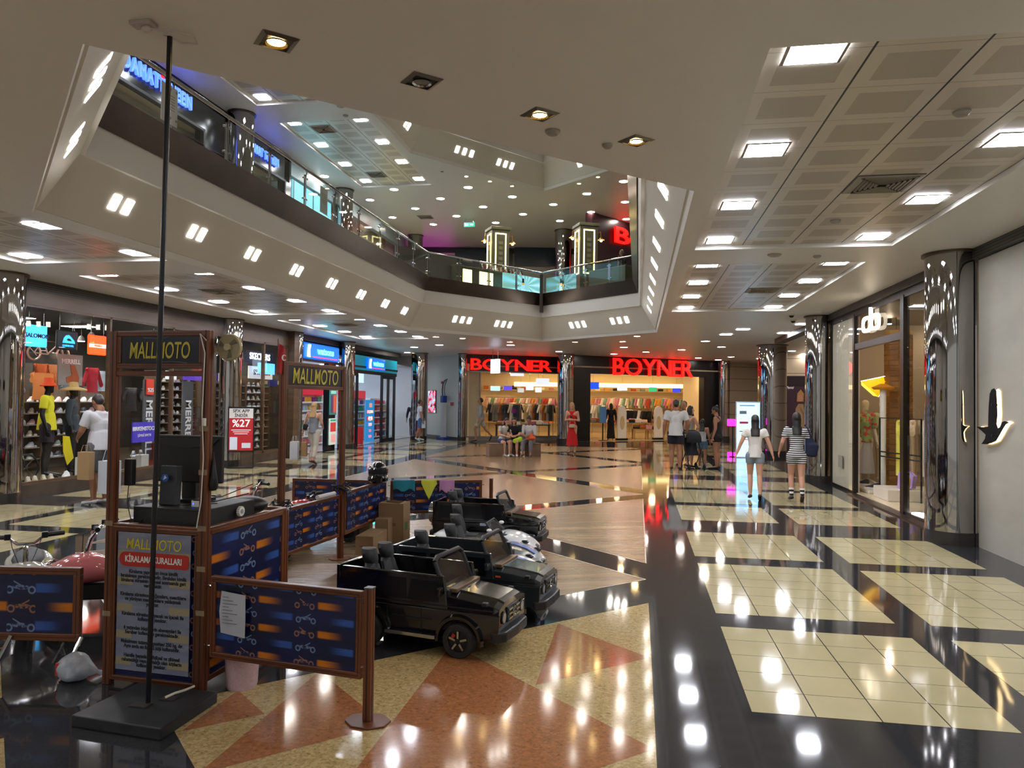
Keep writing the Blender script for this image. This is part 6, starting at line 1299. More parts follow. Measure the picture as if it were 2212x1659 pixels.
# ------------------------------------------------------------------ children's ride-on cars
M_GLOSSB = mat('toy_gloss_black', '#0a0b0c', .12, coat=.6, spec=.6); M_TOYB = mat('toy_matt_black', '#141516', .45); M_TYRE = noisy('toy_tyre', '#1d1c1b', '#2c2a28', 30, rough=.8)
M_GREY = mat('toy_graphite', '#22272a', .16, coat=.5); M_SILV = mat('toy_chrome', '#b8b8ba', .12, 1); M_SEAT = noisy('toy_seat', '#232426', '#2e2f31', 40, rough=.6)
M_TW = mat('toy_white', '#c8cacc', .12, coat=.5); M_TSIL = mat('toy_silver', '#7c8284', .2, .5, coat=.4); M_TBLUE = mat('toy_blue', '#2456a8', .25); M_WS = mat('toy_windscreen', '#3a322a', .08, .0, alpha=.6); M_AMB = mat('toy_amber', '#c8521a', .3)
def wheel(parent, x, y, r, w, side, tyre=M_TYRE, rim=None, red=True, spokes=5):
    wl_ = MB().lathe([(r*.66, -w/2), (r*.93, -w/2), (r, -w/2+.012), (r*1.0, -.006), (r*.985, 0), (r, .006), (r, w/2-.012), (r*.93, w/2), (r*.66, w/2), (r*.62, 0), (r*.66, -w/2)], (x, y, r), 36, 'y').build('wheel', tyre, parent)
    yo = side*w*.36
    MB().cyl((x, y+yo-.01*side, r), r*.66, .004*side, 28, 'y').build('hub_disc', M_BLACK, wl_)
    sp = MB()
    for k in range(spokes):
        a = 2*PI*k/spokes+.3; q = Matrix.Rotation(-a, 3, 'Y'); sp.cbox(Vector((x, y+yo+.004*side, r))+q @ Vector((r*.38, 0, 0)), (r*.42, .008, r*.12), q)
    sp.build('spokes', rim or M_SILV, wl_)
    if red:
        q = Matrix.Rotation(-2.5, 3, 'Y'); MB().cbox(Vector((x, y+yo-.001*side, r))+q @ Vector((r*.42, 0, 0)), (r*.18, .006, r*.34), q).build('red_caliper', mat('caliper_red', '#b01c18', .4), wl_)
    return wl_
def seat(parent, x, y, z, m=None, s=1):
    m = m or M_SEAT
    b = MB(); b.ring([[(x+dx+(.04 if zz < z+.2 else .052)*math.cos(a), y+w_*s*math.sin(a), zz) for a in [2*PI*k/14 for k in range(14)]] for dx, w_, zz in ((0, .085, z), (-.02, .09, z+.1), (-.05, .075, z+.19*s), (-.055, .035, z+.21*s), (-.06, .062, z+.24*s), (-.07, .07, z+.28*s), (-.075, .05, z+.31*s), (-.078, .01, z+.315*s))]); sb = b.build('seat_back', m, parent)
    MB().box(x-.01, y-.085, z-.04, x+.17, y+.085, z+.01).build('seat_cushion', m, parent, bevel=.015); return sb
def steering(parent, x, y, z):
    sw = MB(); q = Matrix.Rotation(R(-55), 4, 'Y'); ring = [Vector((x, y, z))+(q @ Vector((.055*math.cos(a), .055*math.sin(a), 0))) for a in [2*PI*k/24 for k in range(25)]]
    sw.tube(ring, .008, 8, caps=False); sw.tube([ring[0], ring[12]], .008, 6).tube([(x, y, z), (x+.08, y, z-.05)], .012, 6); return sw.build('steering_wheel', M_BLACK, parent)
def arc(cx, cz, r, a0, a1, n=10): return [(cx+r*math.cos(R(a0+(a1-a0)*k/n)), cz+r*math.sin(R(a0+(a1-a0)*k/n))) for k in range(n+1)]
def suv(label, x, y, rz, body, spare=False, ws=None, seats=2, plate=None):
    t = thing('toy_jeep', label, 'ride-on toy car', (x, y, 0), R(rz)); HW = .25; RW = .112; fx, rx = .345, -.345
    prof = [(-.6, .13)] + arc(rx, .115, .145, 180, 0, 12)[0:] + arc(fx, .115, .145, 180, 0, 12) + [(.6, .15), (.615, .3), (-.615, .3)]
    prof = [(-.6, .14)]+[p for p in arc(rx, .11, .145, 168, 12, 12)]+[p for p in arc(fx, .11, .145, 168, 12, 12)]+[(.6, .14), (.62, .2), (.625, .3), (-.63, .3), (-.615, .2)]
    MB().prism(prof, -HW, HW, 'y').build('lower_body', body, t, bevel=.006)
    # upper sides, rear wall
    for s_ in (-1, 1):
        MB().prism([(-.63, .3), (.26, .3), (.225, .52), (-.565, .525)], s_*HW-(.03 if s_ > 0 else 0), s_*HW+(0 if s_ > 0 else .03), 'y').build('side_wall', body, t, bevel=.008)
        p = MB()
        for (a, b) in ((-.54, -.31), (-.29, -.05), (-.03, .19)): p.prism([(a-.012, .345), (b, .345), (b-.008, .485), (a+.012, .485)], s_*(HW+.001)-.0015, s_*(HW+.001)+.0015, 'y')
        p.build('window_panel', mat('toy_panel', '#0d0f14', .2), t)
        MB().box(-.5, s_*(HW+.002)-.003, .322, .58, s_*(HW+.002)+.003, .33).box(-.2, s_*(HW+.001)-.002, .15, -.196, s_*(HW+.001)+.002, .31).box(.06, s_*(HW+.001)-.002, .15, .064, s_*(HW+.001)+.002, .31).box(-.16, s_*(HW+.001)-.002, .225, .14, s_*(HW+.001)+.002, .232).build('door_seams', M_TOYB, t)
        for cx in (rx, fx):
            fl = MB(); fl.ring([[(cx+q*math.cos(R(a)), s_*(HW+yy), .11+q*math.sin(R(a))) for q, yy in ((.14, 0), (.145, .028), (.165, .03), (.175, .0))] for a in [-5+190*k/16 for k in range(17)]], closed=True, caps=True); fl.build('wheel_arch', body, t)
        MB().box(-.19, s_*HW, .115, .19, s_*(HW+.055), .14).build('side_step', M_SILV, t, bevel=.004)
        MB().box(.2, min(s_*(HW+.01), s_*(HW+.07)), .4, .235, max(s_*(HW+.01), s_*(HW+.07)), .455).build('wing_mirror', body, t, bevel=.01)
        for cx in (rx, fx): wheel(t, cx, s_*(HW-.01), RW, .085, s_, M_TYRE, M_SILV)
        MB().box(.5, s_*(HW-.015)-.02, .35, .54, s_*(HW-.015)+.02, .375).build('indicator', M_TOYB, t, bevel=.006)
        MB().cyl((.622, s_*.17, .27), .034, .01, 20, 'x').build('headlight', mat('toy_lamp', '#a8aaae', .1, .6), t); MB().lathe([(.034, 0), (.042, .006), (.034, .012)], (.622, s_*.17, .27), 20, 'x').build('headlight_ring', M_TOYB, t)
    MB().box(-.63, -HW+.03, .3, -.6, HW-.03, .52).build('rear_wall', body, t, bevel=.006)
    # bonnet with raised centre
    hb = MB(); hb.ring([[(xx, yy, zz) for yy, zz in ((-HW, z0), (-HW+.01, z1-.02), (-.16, z1), (-.15, z1+.012), (.15, z1+.012), (.16, z1), (HW-.01, z1-.02), (HW, z0))] for xx, z0, z1 in ((.2, .3, .415), (.4, .3, .395), (.58, .3, .372), (.622, .3, .355))], smooth=False); hb.build('bonnet', body, t, bevel=.004)
    MB().box(.2, -HW+.02, .3, .26, HW-.02, .425).build('cowl', M_TOYB, t, bevel=.01)
    MB().box(.24, -.2, .405, .3, .2, .432).build('wiper_panel', mat('toy_orange_brown', '#5a4630', .3), t, bevel=.006)
    # windscreen frame
    for s_ in (-1, 1): MB().tube([(.225, s_*(HW-.025), .41), (.14, s_*(HW-.035), .6)], .016, 8).build('screen_pillar', M_TOYB if ws is None else M_SEAT, t)
    MB().tube([(.14, -HW+.035, .6), (.135, -HW+.08, .625), (.135, HW-.08, .625), (.14, HW-.035, .6)], .018, 8).build('screen_top', M_TOYB if ws is None else M_SEAT, t)
    wsm = MB(); wsm.quad((.222, -HW+.035, .42), (.222, HW-.035, .42), (.143, HW-.045, .6), (.143, -HW+.045, .6)); wsm.build('windscreen', ws or M_WS, t)
    MB().box(-.57, -HW+.03, .16, .22, HW-.03, .305).build('cabin_floor', M_TOYB, t)
    MB().box(.13, -HW+.03, .3, .2, HW-.03, .42).build('dashboard', M_TOYB, t, bevel=.015); steering(t, .1, -.1, .44)
    for k in range(seats): seat(t, -.36, (-.11, .11)[k], .32)
    # front
    MB().box(.618, -.11, .225, .632, .11, .325).build('grille', M_TOYB, t, bevel=.004)
    g_ = MB()
    for k in range(3): g_.box(.632, -.1, .24+.03*k, .64, -.03, .252+.03*k).box(.632, .03, .24+.03*k, .64, .1, .252+.03*k)
    g_.lathe([(.03, .632), (.036, .64), (.03, .645)], (0, 0, .275), 20, 'x').tube([(.64, 0, .275), (.64, 0, .308)], .003, 5).tube([(.64, 0, .275), (.64, .027, .258)], .003, 5).tube([(.64, 0, .275), (.64, -.027, .258)], .003, 5).build('chrome_badge_grille', M_SILV, t)
    MB().prism([(.6, -.26), (.66, -.2), (.67, 0), (.66, .2), (.6, .26), (.57, .26), (.57, -.26)], .12, .19).build('bumper', M_TOYB, t, bevel=.012)
    MB().box(-.66, -.24, .13, -.6, .24, .19).build('rear_bumper', M_TOYB, t, bevel=.012)
    for s_ in (-1, 1): MB().box(-.638, s_*.21-.02, .24, -.63, s_*.21+.02, .32).build('tail_light', mat('toy_red', '#8a1c18', .3), t)
    if spare:
        MB().cyl((-.66, 0, .36), .12, -.06, 32, 'x').build('spare_wheel_cover', M_SILV, t, bevel=.008)
    if plate: MB().box(-.05, -HW-.004, .27, .08, -HW-.001, .3).build('badge_plate', mat('plate_silver', '#a8b0c8', .3, .5), t)
    return t
suv('glossy black toy jeep parked nearest behind the printed fence', -1.44, 5.1, -11, M_GLOSSB)
suv('dark graphite toy jeep second in the row with an orange side marker', -1.29, 5.88, -9, M_GREY, True, seats=1)
t = suv('black toy jeep farthest in the row with a silver spare wheel', -1.69, 8.5, -4, M_GLOSSB, True, plate=1)
for o in bpy.data.objects:
    if o.name.startswith('toy_jeep') and 'graphite' in o.get('label', ''): MB().box(.27, -.258, .345, .31, -.252, .358).build('side_marker', M_AMB, o)
def sports(label, x, y, rz, body, stripe=None, bluetip=False):
    t = thing('toy_sports_car', label, 'ride-on toy car', (x, y, 0), R(rz)); HW = .26
    secs = [(-.56, .12, .2, .24), (-.5, .22, .14, .3), (-.36, .25, .12, .31), (-.2, .25, .12, .24), (.05, .25, .12, .24), (.16, .25, .12, .32), (.3, .255, .12, .32), (.42, .25, .12, .285), (.52, .21, .12, .23), (.58, .13, .14, .18)]
    rings = []
    for xx, w_, z0, z1 in secs:
        zc, hh = (z0+z1)/2, (z1-z0)/2; rings.append([(xx, w_*math.copysign(abs(math.cos(a))**.5, math.cos(a)), zc+hh*math.copysign(abs(math.sin(a))**.7, math.sin(a))) for a in [2*PI*k/28 for k in range(28)]])
    MB().ring(rings).build('body', body, t, sub=1)
    for cx in (-.36, .34):
        for s_ in (-1, 1): wheel(t, cx, s_*(HW-.02), .105, .075, s_, M_TYRE, M_TSIL, False, 6)
    MB().ring([[(xx, w_*math.cos(a), .25+.006*math.sin(a)) for a in [2*PI*k/20 for k in range(20)]] for xx, w_ in ((-.24, .2), (-.1, .21), (.08, .21))]).build('cockpit', M_BLACK, t)
    MB().ring([[(.16+.02*math.cos(k*.0), y_, z_) for y_, z_ in ((-.2, .31), (.2, .31))], [(.06, y_, z_) for y_, z_ in ((-.17, .41), (.17, .41))]], closed=False, caps=False).build('windscreen', mat('sport_ws', '#2a3034', .06, alpha=.7), t)
    MB().tube([(.16, -.2, .3), (.06, -.17, .415), (.06, .17, .415), (.16, .2, .3)], .01, 8).build('screen_frame', M_BLACK, t)
    seat(t, -.24, 0, .26); steering(t, .03, 0, .36)
    for s_ in (-1, 1):
        MB().ell((.47, s_*.17, .245), (.05, .035, .02), 12, 7).build('headlight', mat('sport_lamp', '#20242a', .08), t); MB().box(-.555, s_*.14-.04, .22, -.53, s_*.14+.04, .25).build('tail_light', mat('toy_red', '#8a1c18'), t, bevel=.008)
        MB().ell((.12, s_*.27, .36), (.03, .035, .02), 10, 6).build('wing_mirror', body, t)
        MB().box(-.15, s_*.252-.004, .16, .14, s_*.252+.004, .22).build('door_panel', mat('sport_side', '#15171a', .2), t, bevel=.003)
    MB().ell((.55, 0, .17), (.04, .1, .03), 14, 7).build('grille', M_BLACK, t)
    MB().ring([[(xx, y_, z_) for y_, z_ in ((-.045, zz), (.045, zz))] for xx, zz in ((.18, .327), (.3, .325), (.42, .292), (.5, .25))], closed=False, caps=False).build('bonnet_stripe', stripe, t) if stripe else None
    if bluetip: MB().ell((.54, -.16, .17), (.045, .05, .03), 12, 7).build('blue_corner', M_TBLUE, t)
    return t
sports('white toy sports car parked before the farthest black toy jeep', -1.6, 7.75, -3, M_TW)
sports('silver toy sports car with blue bonnet stripe between the two white ones', -1.45, 7.08, -5, M_TSIL, M_TBLUE)
sports('white toy sports car with blue stripe just behind the graphite jeep', -1.36, 6.5, -7, M_TW, M_TBLUE, True)
# ------------------------------------------------------------------ small electric motorbikes
def motorbike(label, x, y, rz, col, hz=.66, seatc=None, rack=False):
    t = thing('toy_motorbike', label, 'ride-on motorbike', (x, y, 0), R(rz)); body = mat('bike_body_'+col, col, .12, coat=.6); sc = seatc or M_SEAT
    for cx, w_ in ((.36, .07), (-.36, .09)): wheel(t, cx, 0, .12, w_, -1, M_TYRE, M_TSIL, False, 6)
    rings = []
    for xx, w_, z0, z1 in ((.5, .03, .33, .36), (.46, .13, .29, .4), (.38, .19, .27, .45), (.28, .21, .26, .49), (.18, .16, .26, .5), (.08, .1, .27, .46), (-.04, .09, .28, .42), (-.18, .11, .28, .41), (-.3, .16, .3, .44), (-.4, .17, .33, .46), (-.48, .12, .37, .47), (-.53, .03, .41, .45)):
        zc, hh = (z0+z1)/2, (z1-z0)/2; rings.append([(xx, w_*math.copysign(abs(math.cos(a))**.8, math.cos(a)), zc+hh*math.sin(a)) for a in [2*PI*k/24 for k in range(24)]])
    MB().ring(rings).build('fairing', body, t, sub=1)
    for s_ in (-1, 1): MB().ring([[(cx_, s_*(.17+.05*math.cos(b)), z_+.03*math.sin(b)) for b in [2*PI*k/10 for k in range(10)]] for cx_, z_ in ((.52, .3), (.46, .36), (.36, .4), (.26, .38), (.2, .3))]).build('front_fender', body, t)
    rings = []
    for xx, w_, zc, hh in ((.0, .04, .42, .02), (-.06, .09, .43, .03), (-.2, .11, .435, .035), (-.36, .1, .45, .035), (-.44, .05, .46, .03)): rings.append([(xx, w_*math.cos(a), zc+hh*math.sin(a)) for a in [2*PI*k/16 for k in range(16)]])
    MB().ring(rings).build('seat', sc, t)
    MB().tube([(.22, 0, .42), (.17, 0, hz-.1), (.14, 0, hz-.06)], .018, 10).tube([(.36, -.05, .12), (.27, -.05, .4)], .014).tube([(.36, .05, .12), (.27, .05, .4)], .014).build('fork', M_CHROME, t)
    hb = MB().tube([(.06, -.21, hz), (.1, -.12, hz), (.15, -.05, hz-.05), (.15, .05, hz-.05), (.1, .12, hz), (.06, .21, hz)], .011, 10).build('handlebar', M_CHROME, t)
    for s_ in (-1, 1):
        MB().tube([(.1-.02*0, s_*.13, hz), (.055, s_*.235, hz)], .018, 12).build('grip', M_BLACK, hb); MB().box(.09, s_*.115-.02, hz-.02, .13, s_*.115+.02, hz+.025).build('brake_lever', M_BLACK, hb, bevel=.006)
        MB().tube([(.1, s_*.1, hz), (.2, s_*.08, hz-.06), (.22, s_*.03, .46)], .003, 5).build('cable', M_BLACK, hb)
    MB().box(-.3, -.06, .14, .3, .06, .26).build('chassis', M_TOYB, t, bevel=.01)
    MB().cyl((.3, -.165, .36), .02, .006, 14, 'y').build('badge', mat('badge_lilac', '#8a9ad8', .3), t)
    if rack: MB().tube([(.45, -.22, .38), (.5, -.2, .4), (.5, .2, .4), (.45, .22, .38), (.3, .22, .36)], .014, 8).tube([(.3, -.22, .36), (.45, -.22, .38)], .014, 8).tube([(.4, -.2, .38), (.3, -.12, .15)], .01, 6).tube([(.4, .2, .38), (.3, .12, .15)], .01, 6).build('bumper_bar', M_CHROME, t)
    return t
motorbike('white and grey toy motorbike behind the left printed fence', -4.48, 4.86, -50, '#a8a698', .66)
motorbike('pink toy motorbike behind the fence left of the kiosk', -3.98, 5.16, 202, '#c06a6c', .70, mat('seat_wine', '#7a3a44', .5), True)
motorbike('black and green toy motorbike partly hidden behind the kiosk counter', -3.82, 6.45, 212, '#1d4a30', .74)
motorbike('red toy motorbike with a wide chrome handlebar behind the gate', -4.1, 7.85, 215, '#a01c20', .74)
motorbike('red toy motorbike with a black saddle next to the gate fence', -3.72, 8.32, 185, '#a8181e', .55)
motorbike('dark blue toy motorbike close behind the first gate post', -4.0, 7.15, 195, '#14162a', .45)
# ------------------------------------------------------------------ people and mannequins: one continuous remeshed body each, clothes and hair as children
def frustum(mb, p0, r0, p1, r1, e=1.0, flat=(False, False), seg=14, ax=None):
    p0, p1 = Vector(p0), Vector(p1); d = p1-p0; L = d.length or 1e-6; t = d/L
    a = ax or Vector((1, 0, 0)); a = (a - t*a.dot(t))
    if a.length < .15: a = Vector((0, 1, 0)); a = a - t*a.dot(t)
    a.normalize(); b = t.cross(a); rings = []
    def ring(c, r): rings.append([c+a*(math.cos(2*PI*k/seg)*r)+b*(math.sin(2*PI*k/seg)*r*e) for k in range(seg)])
    n = 4
    if flat[0]: ring(p0, .001); ring(p0, r0*.96); ring(p0+t*min(.006, L*.2), r0)
    else:
        for i in range(n+1): q = PI/2*(1-i/n); ring(p0-t*(r0*math.sin(q)*min(e, 1)), max(r0*math.cos(q), .0008))
    if flat[1]: ring(p1-t*min(.006, L*.2), r1); ring(p1, r1*.96); ring(p1, .001)
    else:
        for i in range(n+1): q = PI/2*i/n; ring(p1+t*(r1*math.sin(q)*min(e, 1)), max(r1*math.cos(q), .0008))
    mb.ring(rings)
def blob(name, caps, vox, m, parent, smooth=2):
    mb = MB()
    for c in caps: frustum(mb, *c[:4], **(c[4] if len(c) > 4 else {}))
    o = mb.build(name, m); r_ = o.modifiers.new('r', 'REMESH'); r_.mode = 'VOXEL'; r_.voxel_size = vox; r_.use_smooth_shade = True
    if smooth: s_ = o.modifiers.new('s', 'SMOOTH'); s_.iterations = smooth; s_.factor = .6
    bpy.context.view_layer.update(); me = bpy.data.meshes.new_from_object(o.evaluated_get(bpy.context.evaluated_depsgraph_get()))
    old = o.data; o.modifiers.clear(); o.data = me; bpy.data.meshes.remove(old); me.name = name
    me.materials.clear(); me.materials.append(m); o.parent = parent; return o
SKIN = mat('skin_light', '#b98a70', .55); SKIN2 = mat('skin_tan', '#8f6248', .55); MANN = mat('mannequin_black', '#151517', .3); MANW = mat('mannequin_cream', '#d8d0b8', .4)
F = lambda **k: k
def person(label, x, y, rz, h, skin=SKIN, sex='f', pose=None, top=None, bottom=None, hair=None, shoes=None, face=True, z=0, name='person', cat='person', wd=1.0, vox=.009, extra=None, socks=None):
    t = thing(name, label, cat, (x, y, z), R(rz)); P = dict(
        hipL=(-.05, 0, .515), hipR=(.05, 0, .515), kneeL=(-.055, .01, .285), kneeR=(.055, .01, .285), ankL=(-.055, -.01, .045), ankR=(.055, -.01, .045),
        toeL=(-.065, .1, .018), toeR=(.065, .1, .018), pelvis=(0, 0, .53), waist=(0, 0, .615), chest=(0, 0, .725), neck=(0, .0, .83), head=(0, .012, .925),
        shL=(-.1, 0, .8), shR=(.1, 0, .8), elL=(-.135, -.01, .64), elR=(.135, -.01, .64), wrL=(-.145, .03, .5), wrR=(.145, .03, .5))
    if sex == 'm':
        for k in ('shL', 'shR'): v = P[k]; P[k] = (v[0]*1.15, v[1], v[2])
        for k in ('elL', 'elR', 'wrL', 'wrR'): v = P[k]; P[k] = (v[0]*1.15, v[1], v[2])
    if pose: P.update(pose)
    P = {k: Vector(v)*h for k, v in P.items() if not isinstance(v, bool)}; s_ = h*wd; S_ = h; caps = []
    def C(a, ra, b, rb, **k): return (P[a] if isinstance(a, str) else a, ra*s_, P[b] if isinstance(b, str) else b, rb*s_, k)
    up = (P['neck']-P['pelvis']).normalized()
    caps += [C('pelvis', .072, 'waist', .062, e=.78), C('waist', .062, 'chest', .075, e=.75), C('chest', .078, P['neck']-up*.035*S_, .06, e=.68), C('hipL', .05, 'pelvis', .05), C('hipR', .05, 'pelvis', .05)]
    caps += [C(P['neck']-up*.03*S_, .032, P['neck']+up*.03*S_, .027), C('chest', .06, 'shL', .03), C('chest', .06, 'shR', .03)]
    hd = P['head']; fw = Vector((0, 1, 0)) if not pose or 'look' not in pose else Vector(pose['look']).normalized()
    sd = fw.cross(Vector((0, 0, 1))).normalized(); ud = sd.cross(fw).normalized()
    hs = .9 if sex != 'm' else .95
    caps += [(hd+ud*.022*S_, .046*S_*hs, hd-ud*.0*S_, .045*S_*hs, F(e=1.12)), (hd+ud*.0*S_+fw*.012*S_, .038*S_*hs, hd-ud*.048*S_+fw*.022*S_, .024*S_*hs, {}), (P['neck']+up*.02*S_, .027*S_, hd-ud*.02*S_, .03*S_, {})]
    if face:
        caps += [(hd+fw*.052*S_+ud*.004*S_, .005*S_, hd+fw*.064*S_-ud*.016*S_, .0085*S_, {}), (hd+fw*.05*S_-ud*.036*S_-sd*.009*S_, .005*S_, hd+fw*.05*S_-ud*.036*S_+sd*.009*S_, .005*S_, {})]
        for q in (-1, 1): caps.append((hd+sd*.043*q*S_+ud*.008*S_, .006*S_, hd+sd*.043*q*S_-ud*.012*S_, .005*S_, {}))
    for q in 'LR':
        sg = -1 if q == 'L' else 1
        caps += [C('sh'+q, .03, 'el'+q, .023), C('el'+q, .023, 'wr'+q, .0145), C('hip'+q, .052, 'knee'+q, .032), C('knee'+q, .03, P['knee'+q]*.6+P['ank'+q]*.4-Vector((0, .008, 0))*S_, .03), C(P['knee'+q]*.6+P['ank'+q]*.4-Vector((0, .008, 0))*S_, .03, 'ank'+q, .017), C('ank'+q, .018, 'toe'+q, .014), C('toe'+q, .016, P['toe'+q]+(P['toe'+q]-P['ank'+q]).normalized()*.02*S_, .012)]
        wr, el = P['wr'+q], P['el'+q]; hdn = (wr-el).normalized(); acr = hdn.cross(Vector((sg, 0, .2))).normalized(); pal = wr+hdn*.04*S_
        caps.append((wr, .013*S_, pal, .019*S_, F(e=.6, ax=acr)))
        nrm = hdn.cross(acr).normalized()
        for i, (o_, l_) in enumerate(((-.017, .036), (-.006, .042), (.006, .039), (.017, .03))):
            b0 = pal+acr*o_*S_+hdn*.008*S_; k1 = b0+hdn*l_*.55*S_+nrm*.004*S_; k2 = k1+(hdn*.8+nrm*.55).normalized()*l_*.5*S_
            caps += [(b0, .0055*S_, k1, .005*S_, {}), (k1, .005*S_, k2, .0042*S_, {})]
        b0 = wr+hdn*.018*S_-acr*.016*S_; caps.append((b0, .0065*S_, b0+(hdn*.7-acr*.7)*.03*S_, .005*S_, {}))
    body = blob('body', caps, vox, skin, t, 2)
    g = .007
    def grow(c, d): return (c[0], c[1]+d*S_, c[2], c[3]+d*S_, c[4] if len(c) > 4 else {})
    if top:
        col, sl, length, cov = top[:4]; mt = top[4] if len(top) > 4 else mat('top_'+col, col, .85)
        hem = P['waist']*(1-length)+(P['pelvis']-up*.03*S_)*length if length <= 1 else P['pelvis']-up*(.03+.1*(length-1))*S_
        cc = [(P['waist'], .07*s_, P['chest'], .083*s_, F(e=.78)), (P['chest'], .083*s_, P['neck']-up*(.035 if cov else .07)*S_, .064*s_, F(e=.7)), (hem, .09*s_, P['waist'], .071*s_, F(e=.95, flat=(True, False)))]
        if sex == 'm': cc[2] = (hem, .096*s_, P['waist'], .082*s_, F(e=.95, flat=(True, False)))
        for q in 'LR':
            if sl > 0:
                e_ = P['sh'+q].lerp(P['el'+q], min(sl, 1)) if sl <= 1 else P['el'+q].lerp(P['wr'+q], sl-1)
                cc.append((P['chest'], .06*s_, P['sh'+q], .038*s_, {}))
                if sl <= 1: cc.append((P['sh'+q], .039*s_, e_, .037*s_, F(flat=(False, True))))
                else: cc += [(P['sh'+q], .039*s_, P['el'+q], .031*s_, {}), (P['el'+q], .031*s_, e_, .024*s_, F(flat=(False, True)))]
            elif cov: cc.append((P['chest']+Vector((0, 0, .02))*S_, .045*s_, P['sh'+q]*.75+P['neck']*.25, .02*s_, {}))
        blob('shirt' if name == 'person' else 'garment', cc, vox, mt, t, 3)
    if bottom:
        kind, col, ln = bottom[:3]; mt = bottom[3] if len(bottom) > 3 else mat('bottom_'+col, col, .85)
        if kind in ('shorts', 'trousers'):
            cc = [(P['pelvis']-up*.01*S_, .077*s_, P['waist']-up*.02*S_, .068*s_, F(e=.8))]
            for q in 'LR':
                kn = P['knee'+q]; e_ = P['hip'+q].lerp(kn, min(ln, 1)) if ln <= 1 else kn.lerp(P['ank'+q], ln-1)
                if ln <= 1: cc.append((P['hip'+q], .059*s_, e_, .053*s_ if kind == 'shorts' else .045*s_, F(flat=(False, True))))
                else: cc += [(P['hip'+q], .059*s_, kn, .041*s_, {}), (kn, .041*s_, e_, .032*s_, F(flat=(False, True)))]
        else:
            b = P['pelvis'].copy(); b.z = ln*S_; cc = [(b, (.12 if ln < .3 else .1)*s_, P['pelvis'], .078*s_, F(e=.85, flat=(True, False))), (P['pelvis'], .078*s_, P['waist'], .067*s_, F(e=.8))]
        blob(kind, cc, vox, mt, t, 3)
    if hair:
        col, kind = hair; mh = noisy('hair_'+col, col, col, 40, rough=.45); 
        cc = [(hd+ud*.03*S_-fw*.008*S_, .05*S_*hs, hd+ud*.008*S_-fw*.018*S_, .05*S_*hs, F(e=1.05))]
        if kind == 'long': cc += [(hd-fw*.02*S_, .048*S_, P['neck']-Vector((0, .03, .02))*S_ if not (pose and 'look' in pose) else P['neck']-fw*.03*S_, .042*S_, F(e=.7)), (P['neck']-fw*.03*S_, .054*S_, P['chest']+Vector((0, 0, .02))*S_-fw*.06*S_, .05*S_, F(e=.42, flat=(False, True)))]
        if kind == 'bob': cc += [(hd-fw*.02*S_, .05*S_, P['neck']+up*.01*S_-fw*.015*S_, .046*S_, F(e=.85, flat=(False, True)))]
        if kind == 'bun': cc += [(hd-fw*.05*S_+ud*.045*S_, .026*S_, hd-fw*.055*S_+ud*.05*S_, .026*S_, {})]
        if kind == 'short': cc = [(hd+ud*.028*S_-fw*.01*S_, .0485*S_*hs, hd+ud*.002*S_-fw*.022*S_, .044*S_*hs, F(e=1.08))]
        blob('hair', cc, vox*.9, mh, t, 2)
    if shoes:
        ms = mat('footwear_'+shoes, shoes, .6)
        for q in 'LR':
            a_, b_ = P['ank'+q], P['toe'+q]; d_ = (b_-a_).normalized()
            blob('shoe', [(a_-d_*.01*S_-Vector((0, 0, .012))*S_, .024*S_, b_+d_*.012*S_, .02*S_, F(e=.8))], vox, ms, t, 1)
    if face and (pose or {}).get('eyes', False):
        for q in (-1, 1): MB().ell(tuple(hd+fw*.046*S_+sd*.018*q*S_+ud*.006*S_), (.006*S_, .005*S_, .004*S_), 8, 5).build('eye', mat('eye_dark', '#1a120e', .3), t)
        MB().ell(tuple(hd+fw*.05*S_-ud*.036*S_), (.012*S_, .004*S_, .004*S_), 10, 5).build('mouth', mat('lips', '#8a4a44', .5), t)
    if socks:
        for q in 'LR':
            for i in range(4):
                a_ = P['ank'+q].lerp(P['knee'+q], .05+.09*i); b_ = P['ank'+q].lerp(P['knee'+q], .05+.09*(i+1)); MB().cyl(tuple(a_), (.021+.002*i)*S_, (b_-a_).length, 14).build('sock', mat('sock_%d' % (i % 2), ('#101012', '#e0e0de')[i % 2], .8), t)
    return t, P
def stripes(name, c1, c2, n):
    m = mat(name, c1, .85); t = NT(m); x, y, z = t.obj(); t.base(t.mix(t.m('GREATER_THAN', t.m('FRACT', t.m('MULTIPLY', z, n)), .5), c1, c2)); return m
stand = dict(); 
walkL = dict(kneeL=(-.05, .06, .3), ankL=(-.05, -.0, .06), toeL=(-.055, .1, .03), kneeR=(.05, -.02, .29), ankR=(.05, -.1, .075), toeR=(.055, -.02, .02))
spread = dict(elL=(-.16, -.02, .66), wrL=(-.205, -.02, .54), elR=(.155, -.02, .66), wrR=(.19, -.02, .54))
fold = dict(elL=(-.13, .0, .645), wrL=(-.05, .1, .66), elR=(.13, .0, .645), wrR=(.05, .1, .66))
bagG = {}
def shopping_bag(label, x, y, z, w, h, d, col, rz=0, parent=None, hl=.1):
    t = thing('shopping_bag', label, 'bag', (x, y, z), R(rz)); m = mat('sbag_'+col, col, .6)
    MB().box(-w/2, -d/2, 0, w/2, d/2, h).build('body', m, t, bevel=.006); hm = MB()
    for q in (-1, 1): hm.tube([(-w*.25, q*d*.45, h-.01), (-w*.18, q*d*.2, h+hl), (w*.18, q*d*.2, h+hl), (w*.25, q*d*.45, h-.01)], .005, 6)
    hm.build('handles', m, t); return t
